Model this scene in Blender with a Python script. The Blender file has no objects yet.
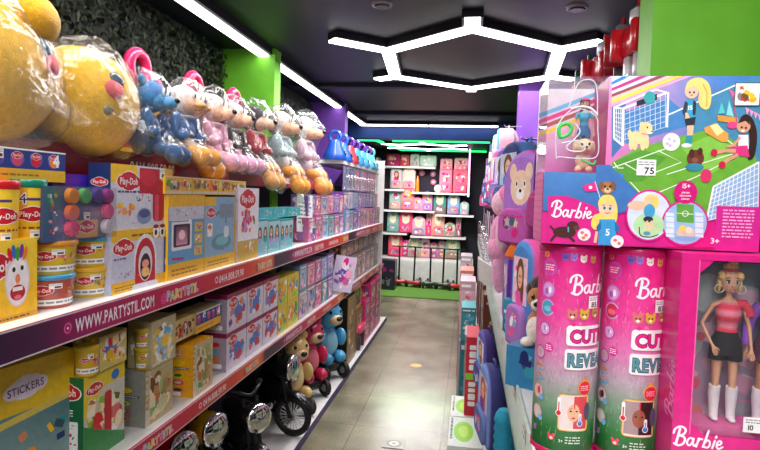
import bpy, math, random
from mathutils import Vector, Matrix, noise
SC = bpy.context.scene
COL = SC.collection
PI = math.pi
rnd = random.Random(11)

# ------------------------------------------------------------------ colour
def lin(v):
    return v / 12.92 if v <= .04045 else ((v + .055) / 1.055) ** 2.4
def hx(s):
    s = s.lstrip('#')
    return tuple(lin(int(s[i:i + 2], 16) / 255) for i in (0, 2, 4))
def mixc(a, b, t):
    return tuple(a[i] * (1 - t) + b[i] * t for i in range(3))
WHITE = hx('f2f0ee'); BLACK = hx('121214'); YEL = hx('f3c61c'); GOLD = hx('e0a51a'); RED = hx('d3202c')
NAVY = hx('22326e'); BLUE = hx('2f72c4'); SKY = hx('6bb4de'); TEAL = hx('1f9aa0'); PINK = hx('ee4fa0')
HOT = hx('dc1f86'); MAG = hx('a8175e'); PURP = hx('6d3aa5'); LILAC = hx('b39ad8'); GREEN = hx('3f9a3f')
LIME = hx('8fd13a'); ORANGE = hx('ee8323'); BROWN = hx('6e4327'); CREAM = hx('f0dcb4'); SKIN = hx('eab893')
GREY = hx('8b8b90'); DKG = hx('34343a'); BLOND = hx('f0d488'); DBROWN = hx('35211a'); LPINK = hx('f6b6d2')

# ------------------------------------------------------------------ materials
def nodes(name):
    m = bpy.data.materials.new(name); m.use_nodes = True
    nt = m.node_tree
    return m, nt, nt.nodes['Principled BSDF'], nt.nodes.new, nt.links.new
def vmat(name, rough, metal=0., coat=0., bump=0., bscale=200., vary=0., vscale=30., spec=.5, sheen=0., subs=0.):
    m, nt, p, N, L = nodes(name)
    a = N('ShaderNodeVertexColor'); a.layer_name = 'Col'
    src = a.outputs['Color']
    tc = N('ShaderNodeTexCoord')
    if vary:
        n = N('ShaderNodeTexNoise'); n.inputs['Scale'].default_value = vscale; n.inputs['Detail'].default_value = 3
        L(tc.outputs['Object'], n.inputs['Vector'])
        r = N('ShaderNodeMapRange'); r.inputs[1].default_value = .3; r.inputs[2].default_value = .7
        r.inputs[3].default_value = 1 - vary; r.inputs[4].default_value = 1 + vary
        L(n.outputs['Fac'], r.inputs[0])
        x = N('ShaderNodeVectorMath'); x.operation = 'SCALE'
        L(src, x.inputs[0]); L(r.outputs[0], x.inputs['Scale']); src = x.outputs[0]
    L(src, p.inputs['Base Color'])
    p.inputs['Roughness'].default_value = rough; p.inputs['Metallic'].default_value = metal
    p.inputs['Coat Weight'].default_value = coat; p.inputs['Coat Roughness'].default_value = .12
    p.inputs['Specular IOR Level'].default_value = spec
    if sheen: p.inputs['Sheen Weight'].default_value = sheen
    if bump:
        n = N('ShaderNodeTexNoise'); n.inputs['Scale'].default_value = bscale; n.inputs['Detail'].default_value = 4
        L(tc.outputs['Object'], n.inputs['Vector'])
        b = N('ShaderNodeBump'); b.inputs['Strength'].default_value = bump; b.inputs['Distance'].default_value = .004
        L(n.outputs['Fac'], b.inputs['Height']); L(b.outputs[0], p.inputs['Normal'])
    return m
M = {}
M['card'] = vmat('printed_card', .36, coat=.12, vary=.08, vscale=60)
M['plastic'] = vmat('coloured_plastic', .24, coat=.2)
M['matte'] = vmat('matte_paint', .65, vary=.05, vscale=6)
M['fabric'] = vmat('woven_fabric', .85, bump=.35, bscale=260, vary=.08, vscale=40)
M['plush'] = vmat('plush_fur', .95, bump=.9, bscale=190, vary=.14, vscale=60, sheen=.35)
M['skin'] = vmat('doll_vinyl', .45)
M['metal'] = vmat('brushed_metal', .32, metal=1.)
M['chrome'] = vmat('chrome_plating', .07, metal=1., bump=.25, bscale=22)
M['rubber'] = vmat('black_rubber', .6, bump=.2, bscale=90)
M['leaf'] = vmat('leaf_skin', .6, vary=.3, vscale=8)
def emat(name, strength):
    m, nt, p, N, L = nodes(name)
    a = N('ShaderNodeVertexColor'); a.layer_name = 'Col'
    L(a.outputs['Color'], p.inputs['Base Color']); L(a.outputs['Color'], p.inputs['Emission Color'])
    p.inputs['Emission Strength'].default_value = strength
    return m
M['lamp'] = emat('lit_diffuser', 6.)
M['neon'] = emat('neon_tube', 2.2)
def film(name, lo, hi, haze, bump, bscale, rough=.08):
    m, nt, p, N, L = nodes(name)
    nt.nodes.remove(p)
    out = [n for n in nt.nodes if n.type == 'OUTPUT_MATERIAL'][0]
    tr = N('ShaderNodeBsdfTransparent'); gl = N('ShaderNodeBsdfGlossy'); gl.inputs['Roughness'].default_value = rough
    df = N('ShaderNodeBsdfDiffuse'); df.inputs['Color'].default_value = (.85, .85, .88, 1)
    lw = N('ShaderNodeLayerWeight'); lw.inputs['Blend'].default_value = .35
    mr = N('ShaderNodeMapRange'); mr.inputs[3].default_value = lo; mr.inputs[4].default_value = hi
    tc = N('ShaderNodeTexCoord'); n = N('ShaderNodeTexNoise'); n.inputs['Scale'].default_value = bscale; n.inputs['Detail'].default_value = 5
    n.inputs['Distortion'].default_value = .8
    b = N('ShaderNodeBump'); b.inputs['Strength'].default_value = bump; b.inputs['Distance'].default_value = .01
    L(tc.outputs['Object'], n.inputs['Vector']); L(n.outputs['Fac'], b.inputs['Height'])
    L(b.outputs[0], gl.inputs['Normal']); L(b.outputs[0], lw.inputs['Normal']); L(lw.outputs['Facing'], mr.inputs[0])
    m1 = N('ShaderNodeMixShader'); L(mr.outputs[0], m1.inputs[0]); L(tr.outputs[0], m1.inputs[1]); L(gl.outputs[0], m1.inputs[2])
    m2 = N('ShaderNodeMixShader'); m2.inputs[0].default_value = haze; L(m1.outputs[0], m2.inputs[1]); L(df.outputs[0], m2.inputs[2])
    L(m2.outputs[0], out.inputs['Surface'])
    return m
M['bag'] = film('crinkled_clear_film', .04, .30, .03, .8, 24, .14)
M['pane'] = film('clear_window_plastic', .03, .35, .015, .05, 8, .05)
M['blister'] = film('clear_blister_plastic', .06, .5, .03, .25, 12, .06)

# ------------------------------------------------------------------ mesh builder
class MB:
    def __init__(s):
        s.v = []; s.f = []; s.c = []; s.m = []; s.mats = []; s.sm = []
    def mi(s, m):
        if m not in s.mats: s.mats.append(m)
        return s.mats.index(m)
    def add(s, vs, fs, col, m='card', smooth=False):
        b = len(s.v); s.v.extend(tuple(p) for p in vs); k = s.mi(m)
        per = isinstance(col, list)
        for f in fs:
            s.f.append([b + i for i in f]); s.m.append(k); s.sm.append(smooth)
            s.c.append([col[i] for i in f] if per else col)
    def xf(s, mat, start=0):
        for i in range(start, len(s.v)): s.v[i] = tuple(mat @ Vector(s.v[i]))
    def box(s, x0, x1, y0, y1, z0, z1, col, m='card', cols=None):
        vs = [(x0, y0, z0), (x1, y0, z0), (x1, y1, z0), (x0, y1, z0), (x0, y0, z1), (x1, y0, z1), (x1, y1, z1), (x0, y1, z1)]
        F = {'front': (0, 1, 5, 4), 'right': (1, 2, 6, 5), 'back': (2, 3, 7, 6), 'left': (3, 0, 4, 7), 'top': (4, 5, 6, 7), 'bottom': (3, 2, 1, 0)}
        b = len(s.v); s.v.extend(vs); k = s.mi(m)
        for n, f in F.items():
            s.f.append([b + i for i in f]); s.m.append(k); s.sm.append(False); s.c.append((cols or {}).get(n, col))
    def bev(s, x0, x1, y0, y1, z0, z1, r, col, m='plastic', seg=3):
        # box with rounded vertical edges and softened rims
        pr = []
        for cx, cy, a0 in ((x1 - r, y1 - r, 0), (x0 + r, y1 - r, 90), (x0 + r, y0 + r, 180), (x1 - r, y0 + r, 270)):
            for k in range(seg + 1):
                a = math.radians(a0 + 90 * k / seg); pr.append((cx, cy, math.cos(a), math.sin(a)))
        rings = []
        for z, rr in ((z0, r * .55), (z0 + r * .45, r), (z1 - r * .45, r), (z1, r * .55)):
            rings.append([(cx + rr * ca, cy + rr * sa, z) for cx, cy, ca, sa in pr])
        s.loft(rings, col, m, True, True, True)
    def loft(s, rings, col, m='plastic', cap0=True, cap1=True, smooth=True, close=True, cols=None):
        n = len(rings[0]); vs = [p for r in rings for p in r]; fs = []; fc = []
        for i in range(len(rings) - 1):
            for j in range(n if close else n - 1):
                k = (j + 1) % n
                fs.append((i * n + j, i * n + k, (i + 1) * n + k, (i + 1) * n + j))
        if cols:
            pc = [cols[i] for i in range(len(rings)) for _ in range(n)]
            s.add(vs, fs, pc, m, smooth)
        else: s.add(vs, fs, col, m, smooth)
        if cap0: s.add(rings[0], [tuple(reversed(range(n)))], cols[0] if cols else col, m)
        if cap1: s.add(rings[-1], [tuple(range(n))], cols[-1] if cols else col, m)
    def lathe(s, prof, col, m='plastic', n=20, c=(0, 0, 0), cap0=True, cap1=True, smooth=True, cols=None):
        rings = [[(c[0] + r * math.cos(2 * PI * k / n), c[1] + r * math.sin(2 * PI * k / n), c[2] + z) for k in range(n)] for r, z in prof]
        s.loft(rings, col, m, cap0, cap1, smooth, True, cols)
    def cyl(s, a, b, r, col, m='plastic', n=12, r2=None, smooth=True):
        a = Vector(a); b = Vector(b); d = (b - a).normalized()
        u = d.orthogonal().normalized(); w = d.cross(u)
        rr = [[tuple(p + (u * math.cos(2 * PI * k / n) + w * math.sin(2 * PI * k / n)) * q) for k in range(n)] for p, q in ((a, r), (b, r if r2 is None else r2))]
        s.loft(rr, col, m, True, True, smooth)
    def tube(s, pts, r, col, m='plastic', n=8, closed=False):
        P = [Vector(p) for p in pts]; rings = []; N_ = len(P)
        up = None
        for i, p in enumerate(P):
            a = P[(i - 1) % N_] if (i > 0 or closed) else p
            b = P[(i + 1) % N_] if (i < N_ - 1 or closed) else p
            d = (b - a).normalized()
            if up is None: up = d.orthogonal().normalized()
            up = (up - d * up.dot(d)).normalized(); w = d.cross(up)
            rad = r[i] if isinstance(r, (list, tuple)) else r
            rings.append([tuple(p + (up * math.cos(2 * PI * k / n) + w * math.sin(2 * PI * k / n)) * rad) for k in range(n)])
        if closed: rings.append(rings[0])
        s.loft(rings, col, m, not closed, not closed, True)
    def ell(s, c, r, col, m='plush', nu=20, nv=12, rot=None):
        vs = []; fs = []
        R = rot.to_matrix() if rot else None
        for j in range(nv + 1):
            t = PI * j / nv
            for i in range(nu):
                p = 2 * PI * i / nu
                q = Vector((r[0] * math.sin(t) * math.cos(p), r[1] * math.sin(t) * math.sin(p), r[2] * math.cos(t)))
                if R: q = R @ q
                vs.append((c[0] + q.x, c[1] + q.y, c[2] + q.z))
        for j in range(nv):
            for i in range(nu):
                k = (i + 1) % nu
                fs.append((j * nu + i, (j + 1) * nu + i, (j + 1) * nu + k, j * nu + k))
        s.add(vs, fs, col, m, True)
    def torus(s, c, R, r, col, m='plastic', axis='z', nu=24, nv=8, arc=1., a0=0.):
        pts = []
        n = max(4, int(nu * arc))
        for i in range(n + (0 if arc >= 1 else 1)):
            a = a0 + 2 * PI * arc * i / n
            x, y = R * math.cos(a), R * math.sin(a)
            pts.append({'z': (c[0] + x, c[1] + y, c[2]), 'y': (c[0] + x, c[1], c[2] + y), 'x': (c[0], c[1] + x, c[2] + y)}[axis])
        s.tube(pts, r, col, m, nv, arc >= 1)
    def build(s, name, parent=None, loc=None, rz=0.):
        me = bpy.data.meshes.new(name)
        me.from_pydata(s.v, [], s.f)
        at = me.color_attributes.new('Col', 'FLOAT_COLOR', 'CORNER')
        buf = []
        for f, c in zip(s.f, s.c):
            if isinstance(c, list):
                for q in c: buf.extend((q[0], q[1], q[2], 1.))
            else: buf.extend((c[0], c[1], c[2], 1.) * len(f))
        at.data.foreach_set('color', buf)
        me.polygons.foreach_set('material_index', s.m)
        me.polygons.foreach_set('use_smooth', s.sm)
        for m in s.mats: me.materials.append(M[m])
        me.update()
        o = bpy.data.objects.new(name, me); COL.objects.link(o)
        if parent: o.parent = parent
        if loc: o.location = loc
        if rz: o.rotation_euler = (0, 0, rz)
        return o
def tag(o, label=None, cat=None, group=None, kind=None):
    if label: o['label'] = label
    if cat: o['category'] = cat
    if group: o['group'] = group
    if kind: o['kind'] = kind
    return o
def empty(name, loc, rz=0., label=None, cat=None, group=None):
    o = bpy.data.objects.new(name, None); COL.objects.link(o); o.empty_display_size = .05
    o.location = loc; o.rotation_euler = (0, 0, rz)
    return tag(o, label, cat, group)
KIDS = {}
def copy_tree(o, parent=None):
    kids = [q for q in COL.objects if q.parent == o]
    c = o.copy(); COL.objects.link(c)
    if parent: c.parent = parent
    for k in kids: copy_tree(k, c)
    return c

# ------------------------------------------------------------------ glyphs
CHARS = "ABCDEFGHIJKLMNOPQRSTUVWXYZabcdefghijklmnopqrstuvwxyz0123456789.+-:@!,'"
GL = {}
def make_glyphs():
    tmp = []
    for w, off in ((0, .0), (1, .022), (2, .07)):
        for ch in CHARS:
            cu = bpy.data.curves.new('glyph', 'FONT'); cu.body = ch; cu.resolution_u = 3; cu.offset = off; cu.fill_mode = 'FRONT'
            o = bpy.data.objects.new('glyph', cu); COL.objects.link(o); tmp.append((w, ch, o, cu))
    bpy.context.view_layer.update()
    dg = bpy.context.evaluated_depsgraph_get()
    for w, ch, o, cu in tmp:
        me = bpy.data.meshes.new_from_object(o.evaluated_get(dg))
        vs = [(v.co.x, v.co.y) for v in me.vertices]; fs = [tuple(p.vertices) for p in me.polygons]
        GL[w, ch] = (vs, fs); bpy.data.meshes.remove(me)
    for w, ch, o, cu in tmp:
        bpy.data.objects.remove(o); bpy.data.curves.remove(cu)
make_glyphs()
def adv(ch):
    if ch == ' ': return .3
    vs = GL[0, ch][0]
    return max(x for x, y in vs) + .075
def twidth(s): return sum(adv(c) for c in s)

# ------------------------------------------------------------------ flat artwork printed on a surface
def spline(P, n=6, closed=False):
    out = []; N_ = len(P)
    for i in range(N_ if closed else N_ - 1):
        p0 = P[(i - 1) % N_] if (closed or i > 0) else P[0]
        p1 = P[i]; p2 = P[(i + 1) % N_]
        p3 = P[(i + 2) % N_] if (closed or i + 2 < N_) else P[-1]
        for k in range(n):
            t = k / n
            out.append(tuple(.5 * (2 * p1[d] + (p2[d] - p0[d]) * t + (2 * p0[d] - 5 * p1[d] + 4 * p2[d] - p3[d]) * t * t + (3 * p1[d] - p0[d] - 3 * p2[d] + p3[d]) * t ** 3) for d in range(len(p1))))
    if not closed: out.append(tuple(P[-1]))
    return out
def cut(P, x, sgn):
    out = []
    for i, a in enumerate(P):
        b = P[(i + 1) % len(P)]; ia = (a[0] - x) * sgn >= 0; ib = (b[0] - x) * sgn >= 0
        if ia: out.append(a)
        if ia != ib: t = (x - a[0]) / (b[0] - a[0]); out.append((x, a[1] + (b[1] - a[1]) * t))
    return out
class Fr:
    def __init__(s, mb, fn, m='card', eps=1e-5, w=2e-4):
        s.mb = mb; s.fn = fn; s.m = m; s.eps = eps; s.w = w
    def sub(s, u, v, k=1., rot=0.):
        ca, sa = math.cos(rot) * k, math.sin(rot) * k
        f = Fr(s.mb, lambda a, b, w: s.fn(u + a * ca - b * sa, v + a * sa + b * ca, w), s.m, s.eps, s.w); f.root = getattr(s, 'root', s)
        return f
    def nxt(s):
        r = getattr(s, 'root', s); r.w += r.eps; return r.w
    curved = 0.
    def poly(s, pts, col, w=None):
        w = s.nxt() if w is None else w
        cu = getattr(s, 'root', s).curved
        if cu:                                             # keep large shapes lying on a curved surface
            lo = min(p[0] for p in pts); hi = max(p[0] for p in pts)
            k0, k1 = math.floor(lo / cu), math.ceil(hi / cu)
            if k1 - k0 > 1:
                for i in range(k0, k1):
                    Q = cut(cut(pts, i * cu, 1), (i + 1) * cu, -1)
                    if len(Q) > 2: s.mb.add([s.fn(p[0], p[1], w) for p in Q], [tuple(range(len(Q)))], col, s.m)
                return
        s.mb.add([s.fn(p[0], p[1], w) for p in pts], [tuple(range(len(pts)))], col, s.m)
    def grid(s, u0, u1, v0, v1, col, nu=1, nv=1, cf=None):
        w = s.nxt(); vs = []; cs = []; fs = []; cv_ = getattr(s, 'root', s).curved
        if cv_: nu = max(nu, int(math.ceil((u1 - u0) / cv_)))
        for j in range(nv + 1):
            for i in range(nu + 1):
                a, b = i / nu, j / nv
                vs.append(s.fn(u0 + (u1 - u0) * a, v0 + (v1 - v0) * b, w)); cs.append(cf(a, b) if cf else col)
        for j in range(nv):
            for i in range(nu):
                k = j * (nu + 1) + i; fs.append((k, k + 1, k + nu + 2, k + nu + 1))
        s.mb.add(vs, fs, cs, s.m)
    def rect(s, u0, u1, v0, v1, col): s.poly([(u0, v0), (u1, v0), (u1, v1), (u0, v1)], col)
    def rrect(s, u0, u1, v0, v1, r, col, k=4):
        P = []
        for cx, cy, a0 in ((u1 - r, v1 - r, 0), (u0 + r, v1 - r, 90), (u0 + r, v0 + r, 180), (u1 - r, v0 + r, 270)):
            for i in range(k + 1):
                a = math.radians(a0 + 90 * i / k); P.append((cx + r * math.cos(a), cy + r * math.sin(a)))
        s.poly(P, col)
    def ell(s, u, v, a, b, col, n=18, rot=0.):
        ca, sa = math.cos(rot), math.sin(rot)
        s.poly([(u + a * math.cos(2 * PI * i / n) * ca - b * math.sin(2 * PI * i / n) * sa, v + a * math.cos(2 * PI * i / n) * sa + b * math.sin(2 * PI * i / n) * ca) for i in range(n)], col)
    def ring(s, u, v, a, b, t, col, n=24):
        w = s.nxt(); P = []
        for i in range(n):
            q = 2 * PI * i / n; c_, s_ = math.cos(q), math.sin(q)
            P += [s.fn(u + a * c_, v + b * s_, w), s.fn(u + (a - t) * c_, v + (b - t) * s_, w)]
        s.mb.add(P, [(2 * i, 2 * ((i + 1) % n), 2 * ((i + 1) % n) + 1, 2 * i + 1) for i in range(n)], col, s.m)
    def line(s, pts, wd, col, closed=False):
        w = s.nxt(); P = []; N_ = len(pts)
        for i, p in enumerate(pts):
            a = pts[i - 1] if (i > 0 or closed) else p
            b = pts[(i + 1) % N_] if (i < N_ - 1 or closed) else p
            dx, dy = b[0] - a[0], b[1] - a[1]; l = math.hypot(dx, dy) or 1
            h = (wd[i] if isinstance(wd, (list, tuple)) else wd) / 2
            P += [(p[0] - dy / l * h, p[1] + dx / l * h), (p[0] + dy / l * h, p[1] - dx / l * h)]
        qs = [(2 * i, 2 * i + 1, 2 * ((i + 1) % N_) + 1, 2 * ((i + 1) % N_)) for i in range(N_ if closed else N_ - 1)]
        if getattr(s, 'root', s).curved:
            for q in qs: s.poly([P[k] for k in q], col, w)
        else: s.mb.add([s.fn(p[0], p[1], w) for p in P], qs, col, s.m)
    def star(s, u, v, R, r, n, col, rot=0.):
        s.poly([(u + (R if i % 2 == 0 else r) * math.cos(rot + PI * i / n), v + (R if i % 2 == 0 else r) * math.sin(rot + PI * i / n)) for i in range(2 * n)], col)
    def text(s, t, u, v, size, col, w=1, sx=1., align='l', shear=0., rot=0., wave=0.):
        k = size / .72; x = 0.; tw = twidth(t) * k * sx
        x0 = {'l': 0, 'c': -tw / 2, 'r': -tw}[align]; lay = s.nxt(); ca, sa = math.cos(rot), math.sin(rot)
        for i, ch in enumerate(t):
            if ch != ' ':
                vs, fs = GL[w, ch]; dy = wave * (-1) ** i * size
                P2 = [(u + (x0 + (x + a) * k * sx + shear * b * k) * ca - (b * k + dy) * sa, v + (x0 + (x + a) * k * sx + shear * b * k) * sa + (b * k + dy) * ca) for a, b in vs]
                if getattr(s, 'root', s).curved:
                    for fc in fs: s.poly([P2[i_] for i_ in fc], col, lay)
                else: s.mb.add([s.fn(p, q, lay) for p, q in P2], fs, col, s.m)
            x += adv(ch)
    def microtext(s, u0, u1, v0, v1, rows, col, r):
        h = (v1 - v0) / rows
        for i in range(rows):
            x = u0; y = v1 - (i + .7) * h
            while x < u1 - h * .5:
                w = min(r.uniform(.5, 2.2) * h, u1 - x)
                s.rect(x, x + w, y, y + h * .42, col); x += w + h * .35
    def blobs(s, u0, u1, v0, v1, pal, n, r, lo=.05, hi=.18, kinds='err'):
        W = min(u1 - u0, v1 - v0)
        for i in range(n):
            a = r.uniform(lo, hi) * W; b = r.uniform(lo, hi) * W
            a = min(a, (u1 - u0) / 2.01); b = min(b, (v1 - v0) / 2.01); m_ = max(a, b)
            m_ = min(m_, (u1 - u0) / 2.01, (v1 - v0) / 2.01)
            x = r.uniform(u0 + m_, u1 - m_); y = r.uniform(v0 + m_, v1 - m_); k = r.choice(kinds)
            a = min(a, m_); b = min(b, m_)
            c = mixc(r.choice(pal), r.choice(pal), r.uniform(0, .35))
            if k == 'e': s.ell(x, y, a, b, c, 10, r.uniform(0, 3))
            elif k == 's': s.star(x, y, m_, m_ * .5, 5, c, r.uniform(0, 3))
            elif k == 't': s.poly([(x + m_ * math.cos(q), y + m_ * math.sin(q)) for q in sorted(r.uniform(0, 6.28) for _ in range(3))], c)
            else:
                q = r.uniform(-.5, .5); ca, sa = math.cos(q) * .7, math.sin(q) * .7
                s.poly([(x + i_ * a * ca - j_ * b * sa, y + i_ * a * sa + j_ * b * ca) for i_, j_ in ((-1, -1), (1, -1), (1, 1), (-1, 1))], c)
def faces(mb, w, d, h, m='card'):
    """frames of a carton with its base centre at the origin and its front on -y; u,v start at each face's lower left corner"""
    return {'front': Fr(mb, lambda u, v, t: (u - w / 2, -d / 2 - t, v), m), 'left': Fr(mb, lambda u, v, t: (-w / 2 - t, d / 2 - u, v), m),
            'right': Fr(mb, lambda u, v, t: (w / 2 + t, -d / 2 + u, v), m), 'top': Fr(mb, lambda u, v, t: (u - w / 2, -d / 2 + v, h + t), m)}

# ------------------------------------------------------------------ camera: 570 px lens, aisle vanishing point right of centre, slight roll
F = 570.; VX, VY, ROLL, H = 469., 198., .04, 1.6
d_ = Vector(((VX - 380) / F, (225 - VY) / F, -1)).normalized()
u_ = Vector((math.sin(ROLL), math.cos(ROLL), 0)); u_ = (u_ - d_ * u_.dot(d_)).normalized()
r_ = d_.cross(u_)
CW = Matrix((r_, d_, u_))                       # rows: world x, y, z axes in camera space -> camera to world
cam = bpy.data.cameras.new('camera'); co = bpy.data.objects.new('camera', cam); COL.objects.link(co)
co.matrix_world = Matrix.Translation((0, 0, H)) @ CW.to_4x4()
cam.sensor_width = 36; cam.lens = F / 760 * 36; cam.clip_start = .02
SC.camera = co
def ray(px, py): return CW @ Vector(((px - 380) / F, (225 - py) / F, -1))
def onX(px, py, X): v = ray(px, py); t = X / v.x; return Vector((X, v.y * t, H + v.z * t))
def onY(px, py, Y): v = ray(px, py); t = Y / v.y; return Vector((v.x * t, Y, H + v.z * t))
def onZ(px, py, Z): v = ray(px, py); t = (Z - H) / v.z; return Vector((v.x * t, v.y * t, Z))
SC.view_settings.view_transform = 'Standard'
SC.view_settings.look = 'None'; SC.view_settings.exposure = -.08; SC.view_settings.gamma = .94
SC.cycles.use_denoising = True
SC.cycles.max_bounces = 8; SC.cycles.transparent_max_bounces = 24; SC.cycles.caustics_reflective = False; SC.cycles.caustics_refractive = False
SC.cycles.sample_clamp_indirect = 3.0
# ------------------------------------------------------------------ surfaces
def surf(name, fn):
    m, nt, p, N, L = nodes(name); fn(nt, p, N, L); M[name] = m
def ramp(N, stops):
    r = N('ShaderNodeValToRGB'); e = r.color_ramp.elements
    e[0].position, e[0].color = stops[0][0], (*stops[0][1], 1); e[1].position, e[1].color = stops[1][0], (*stops[1][1], 1)
    for pos, c in stops[2:]:
        q = e.new(pos); q.color = (*c, 1)
    return r
def floor_nodes(nt, p, N, L):
    tc = N('ShaderNodeTexCoord')
    n = N('ShaderNodeTexNoise'); n.inputs['Scale'].default_value = 90; n.inputs['Detail'].default_value = 6; n.inputs['Roughness'].default_value = .68
    n2 = N('ShaderNodeTexNoise'); n2.inputs['Scale'].default_value = 2.2; n2.inputs['Detail'].default_value = 4
    r = ramp(N, [(.3, hx('757260')), (.7, hx('aeaa94'))]); r2 = ramp(N, [(.3, hx('a8a498')), (.7, hx('fffdf4'))])
    L(tc.outputs['Object'], n.inputs['Vector']); L(tc.outputs['Object'], n2.inputs['Vector']); L(n.outputs['Fac'], r.inputs[0]); L(n2.outputs['Fac'], r2.inputs[0])
    mp = N('ShaderNodeMapping'); mp.inputs['Location'].default_value = (.12, .38, 0); L(tc.outputs['Object'], mp.inputs[0])
    b = N('ShaderNodeTexBrick'); b.offset = 0; b.squash = 1; b.inputs['Scale'].default_value = 1; b.inputs['Brick Width'].default_value = .6; b.inputs['Row Height'].default_value = .6
    b.inputs['Mortar Size'].default_value = .003; b.inputs['Color1'].default_value = (1, 1, 1, 1); b.inputs['Color2'].default_value = (.9, .9, .9, 1); b.inputs['Mortar'].default_value = (.45, .45, .42, 1)
    L(mp.outputs[0], b.inputs['Vector'])
    def mul(a, c):
        x = N('ShaderNodeMix'); x.data_type = 'RGBA'; x.blend_type = 'MULTIPLY'; x.inputs[0].default_value = 1; L(a, x.inputs[6]); L(c, x.inputs[7]); return x.outputs[2]
    L(mul(mul(r.outputs[0], r2.outputs[0]), b.outputs['Color']), p.inputs['Base Color'])
    p.inputs['Roughness'].default_value = .26; p.inputs['Specular IOR Level'].default_value = .6
    bp = N('ShaderNodeBump'); bp.inputs['Strength'].default_value = .06; bp.inputs['Distance'].default_value = .01; L(n2.outputs['Fac'], bp.inputs['Height']); L(bp.outputs[0], p.inputs['Normal'])
surf('polished_floor', floor_nodes)
def plain(c0, c1, scale, rough, bump=0.):
    def fn(nt, p, N, L):
        tc = N('ShaderNodeTexCoord'); n = N('ShaderNodeTexNoise'); n.inputs['Scale'].default_value = scale; n.inputs['Detail'].default_value = 5
        L(tc.outputs['Object'], n.inputs['Vector']); r = ramp(N, [(.35, hx(c0)), (.65, hx(c1))]); L(n.outputs['Fac'], r.inputs[0]); L(r.outputs[0], p.inputs['Base Color'])
        p.inputs['Roughness'].default_value = rough
        if bump:
            b = N('ShaderNodeBump'); b.inputs['Strength'].default_value = bump; b.inputs['Distance'].default_value = .01; L(n.outputs['Fac'], b.inputs['Height']); L(b.outputs[0], p.inputs['Normal'])
    return fn
surf('ceiling_paint', plain('0d0b1e', '151229', 3, .45))
surf('dark_wall', plain('1c1a2c', '272238', 3, .7))
surf('back_wall_paint', plain('23202c', '2e2838', 3, .7))
surf('green_paint', plain('78d034', '84dc3c', 5, .55))
surf('purple_paint', plain('7440a8', '7e4ab4', 5, .55))
surf('blue_paint', plain('1a3d7c', '20478c', 5, .55))
surf('shelf_enamel', plain('dcdad8', 'e8e6e4', 9, .35))
surf('grass_pile', plain('3f6e22', '6f9c3c', 220, .9, 1.))
surf('edge_vinyl', plain('2c3670', '4a2f78', 2.2, .4))

def slab(name, x0, x1, y0, y1, z0, z1, m, parent=None, kind='structure', label=None):
    b = MB(); b.box(x0, x1, y0, y1, z0, z1, WHITE, m); o = b.build(name, parent)
    if kind: o['kind'] = kind
    if label: o['label'] = label
    return o
CZ = 2.66
slab('floor', -1.95, 1.1, -2.5, 11.1, -.1, 0, 'polished_floor')
slab('ceiling', -1.95, 1.1, -2.5, 8.3, CZ, CZ + .1, 'ceiling_paint')
slab('ceiling_2', -1.95, 1.1, 8.5, 11.1, 2.48, 2.56, 'ceiling_paint')
slab('trim_1', -1.95, 1.1, 8.3, 8.5, 2.43, CZ + .1, 'blue_paint')
slab('wall_left', -1.98, -1.88, -2.5, 11.1, 0, 2.76, 'dark_wall')
slab('wall_right', .99, 1.09, -2.5, 11.1, 0, 2.76, 'dark_wall')
slab('wall_back', -1.98, 1.1, 10.95, 11.05, 0, 2.6, 'back_wall_paint')
slab('column_1', -1.88, -1.462, 4.11, 4.245, 0, CZ, 'green_paint')
slab('column_2', -1.88, -1.462, 6.55, 6.7, 0, CZ, 'purple_paint')
slab('column_3', .58, .99, 2.04, 2.2, 0, CZ, 'green_paint')
slab('column_4', .40, .99, 5.22, 5.36, 0, CZ, 'purple_paint')
slab('column_5', .45, .99, 8.9, 9.05, 0, 2.48, 'green_paint')
g = slab('floor_2', -1.88, .99, 8.88, 10.46, 0, .012, 'grass_pile')
# floor drain plate and yellow floor sticker
b = MB(); p = onZ(394, 444, 0)
b.box(p.x - .07, p.x + .07, p.y - .07, p.y + .07, 0, .004, hx('77756e'), 'metal')
f = Fr(b, lambda u, v, w: (p.x + u, p.y + v, .004 + w)); f.ell(0, 0, .05, .05, hx('3d3b38')); f.ell(0, 0, .034, .034, hx('c9c6bd')); f.rect(-.012, .012, -.012, .012, hx('55524c'))
tag(b.build('floor_drain'), 'square steel drain cover set in the aisle floor', 'drain')
b = MB(); p = onZ(416, 365.5, 0); b.lathe([(.055, 0), (.055, .002)], hx('d8b25a'), 'card', c=(p.x, p.y, 0))
tag(b.build('floor_sticker'), 'small round yellow sticker on the aisle floor', 'sticker')

# artificial hedge panels on the left wall above the shelving (countless leaves)
def hedge(name, y0, y1, z0, z1, n, label, seed):
    r = random.Random(seed); b = MB()
    b.box(-1.879, -1.868, y0, y1, z0, z1, hx('0d140c'), 'leaf')
    for i in range(n):
        c = Vector((-1.865 + r.uniform(0, .045), r.uniform(y0 + .02, y1 - .02), r.uniform(z0 + .02, z1 - .02)))
        s = r.uniform(.014, .03); a = Vector((r.uniform(-.3, .6), r.gauss(0, 1), r.gauss(0, 1))).normalized()
        w = a.cross(Vector((1, r.uniform(-.6, .6), r.uniform(-.6, .6)))).normalized()
        c0 = mixc(hx('101c0b'), hx('36481f'), r.random() ** 2) if r.random() < .93 else hx('45442c')
        P = [c - a * s, c + w * s * .45, c + a * s, c - w * s * .45]
        P = [(min(max(q.x, -1.868), -1.80), q.y, q.z) for q in P]
        b.add(P, [(0, 1, 2, 3)], c0, 'leaf')
    o = b.build(name); tag(o, label, 'hedge', kind='stuff'); return o
hedge('hedge_panel', .9, 4.1, 1.72, 2.65, 7000, 'dark green artificial hedge panel on the wall above the bagged plush toys', 3)
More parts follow.
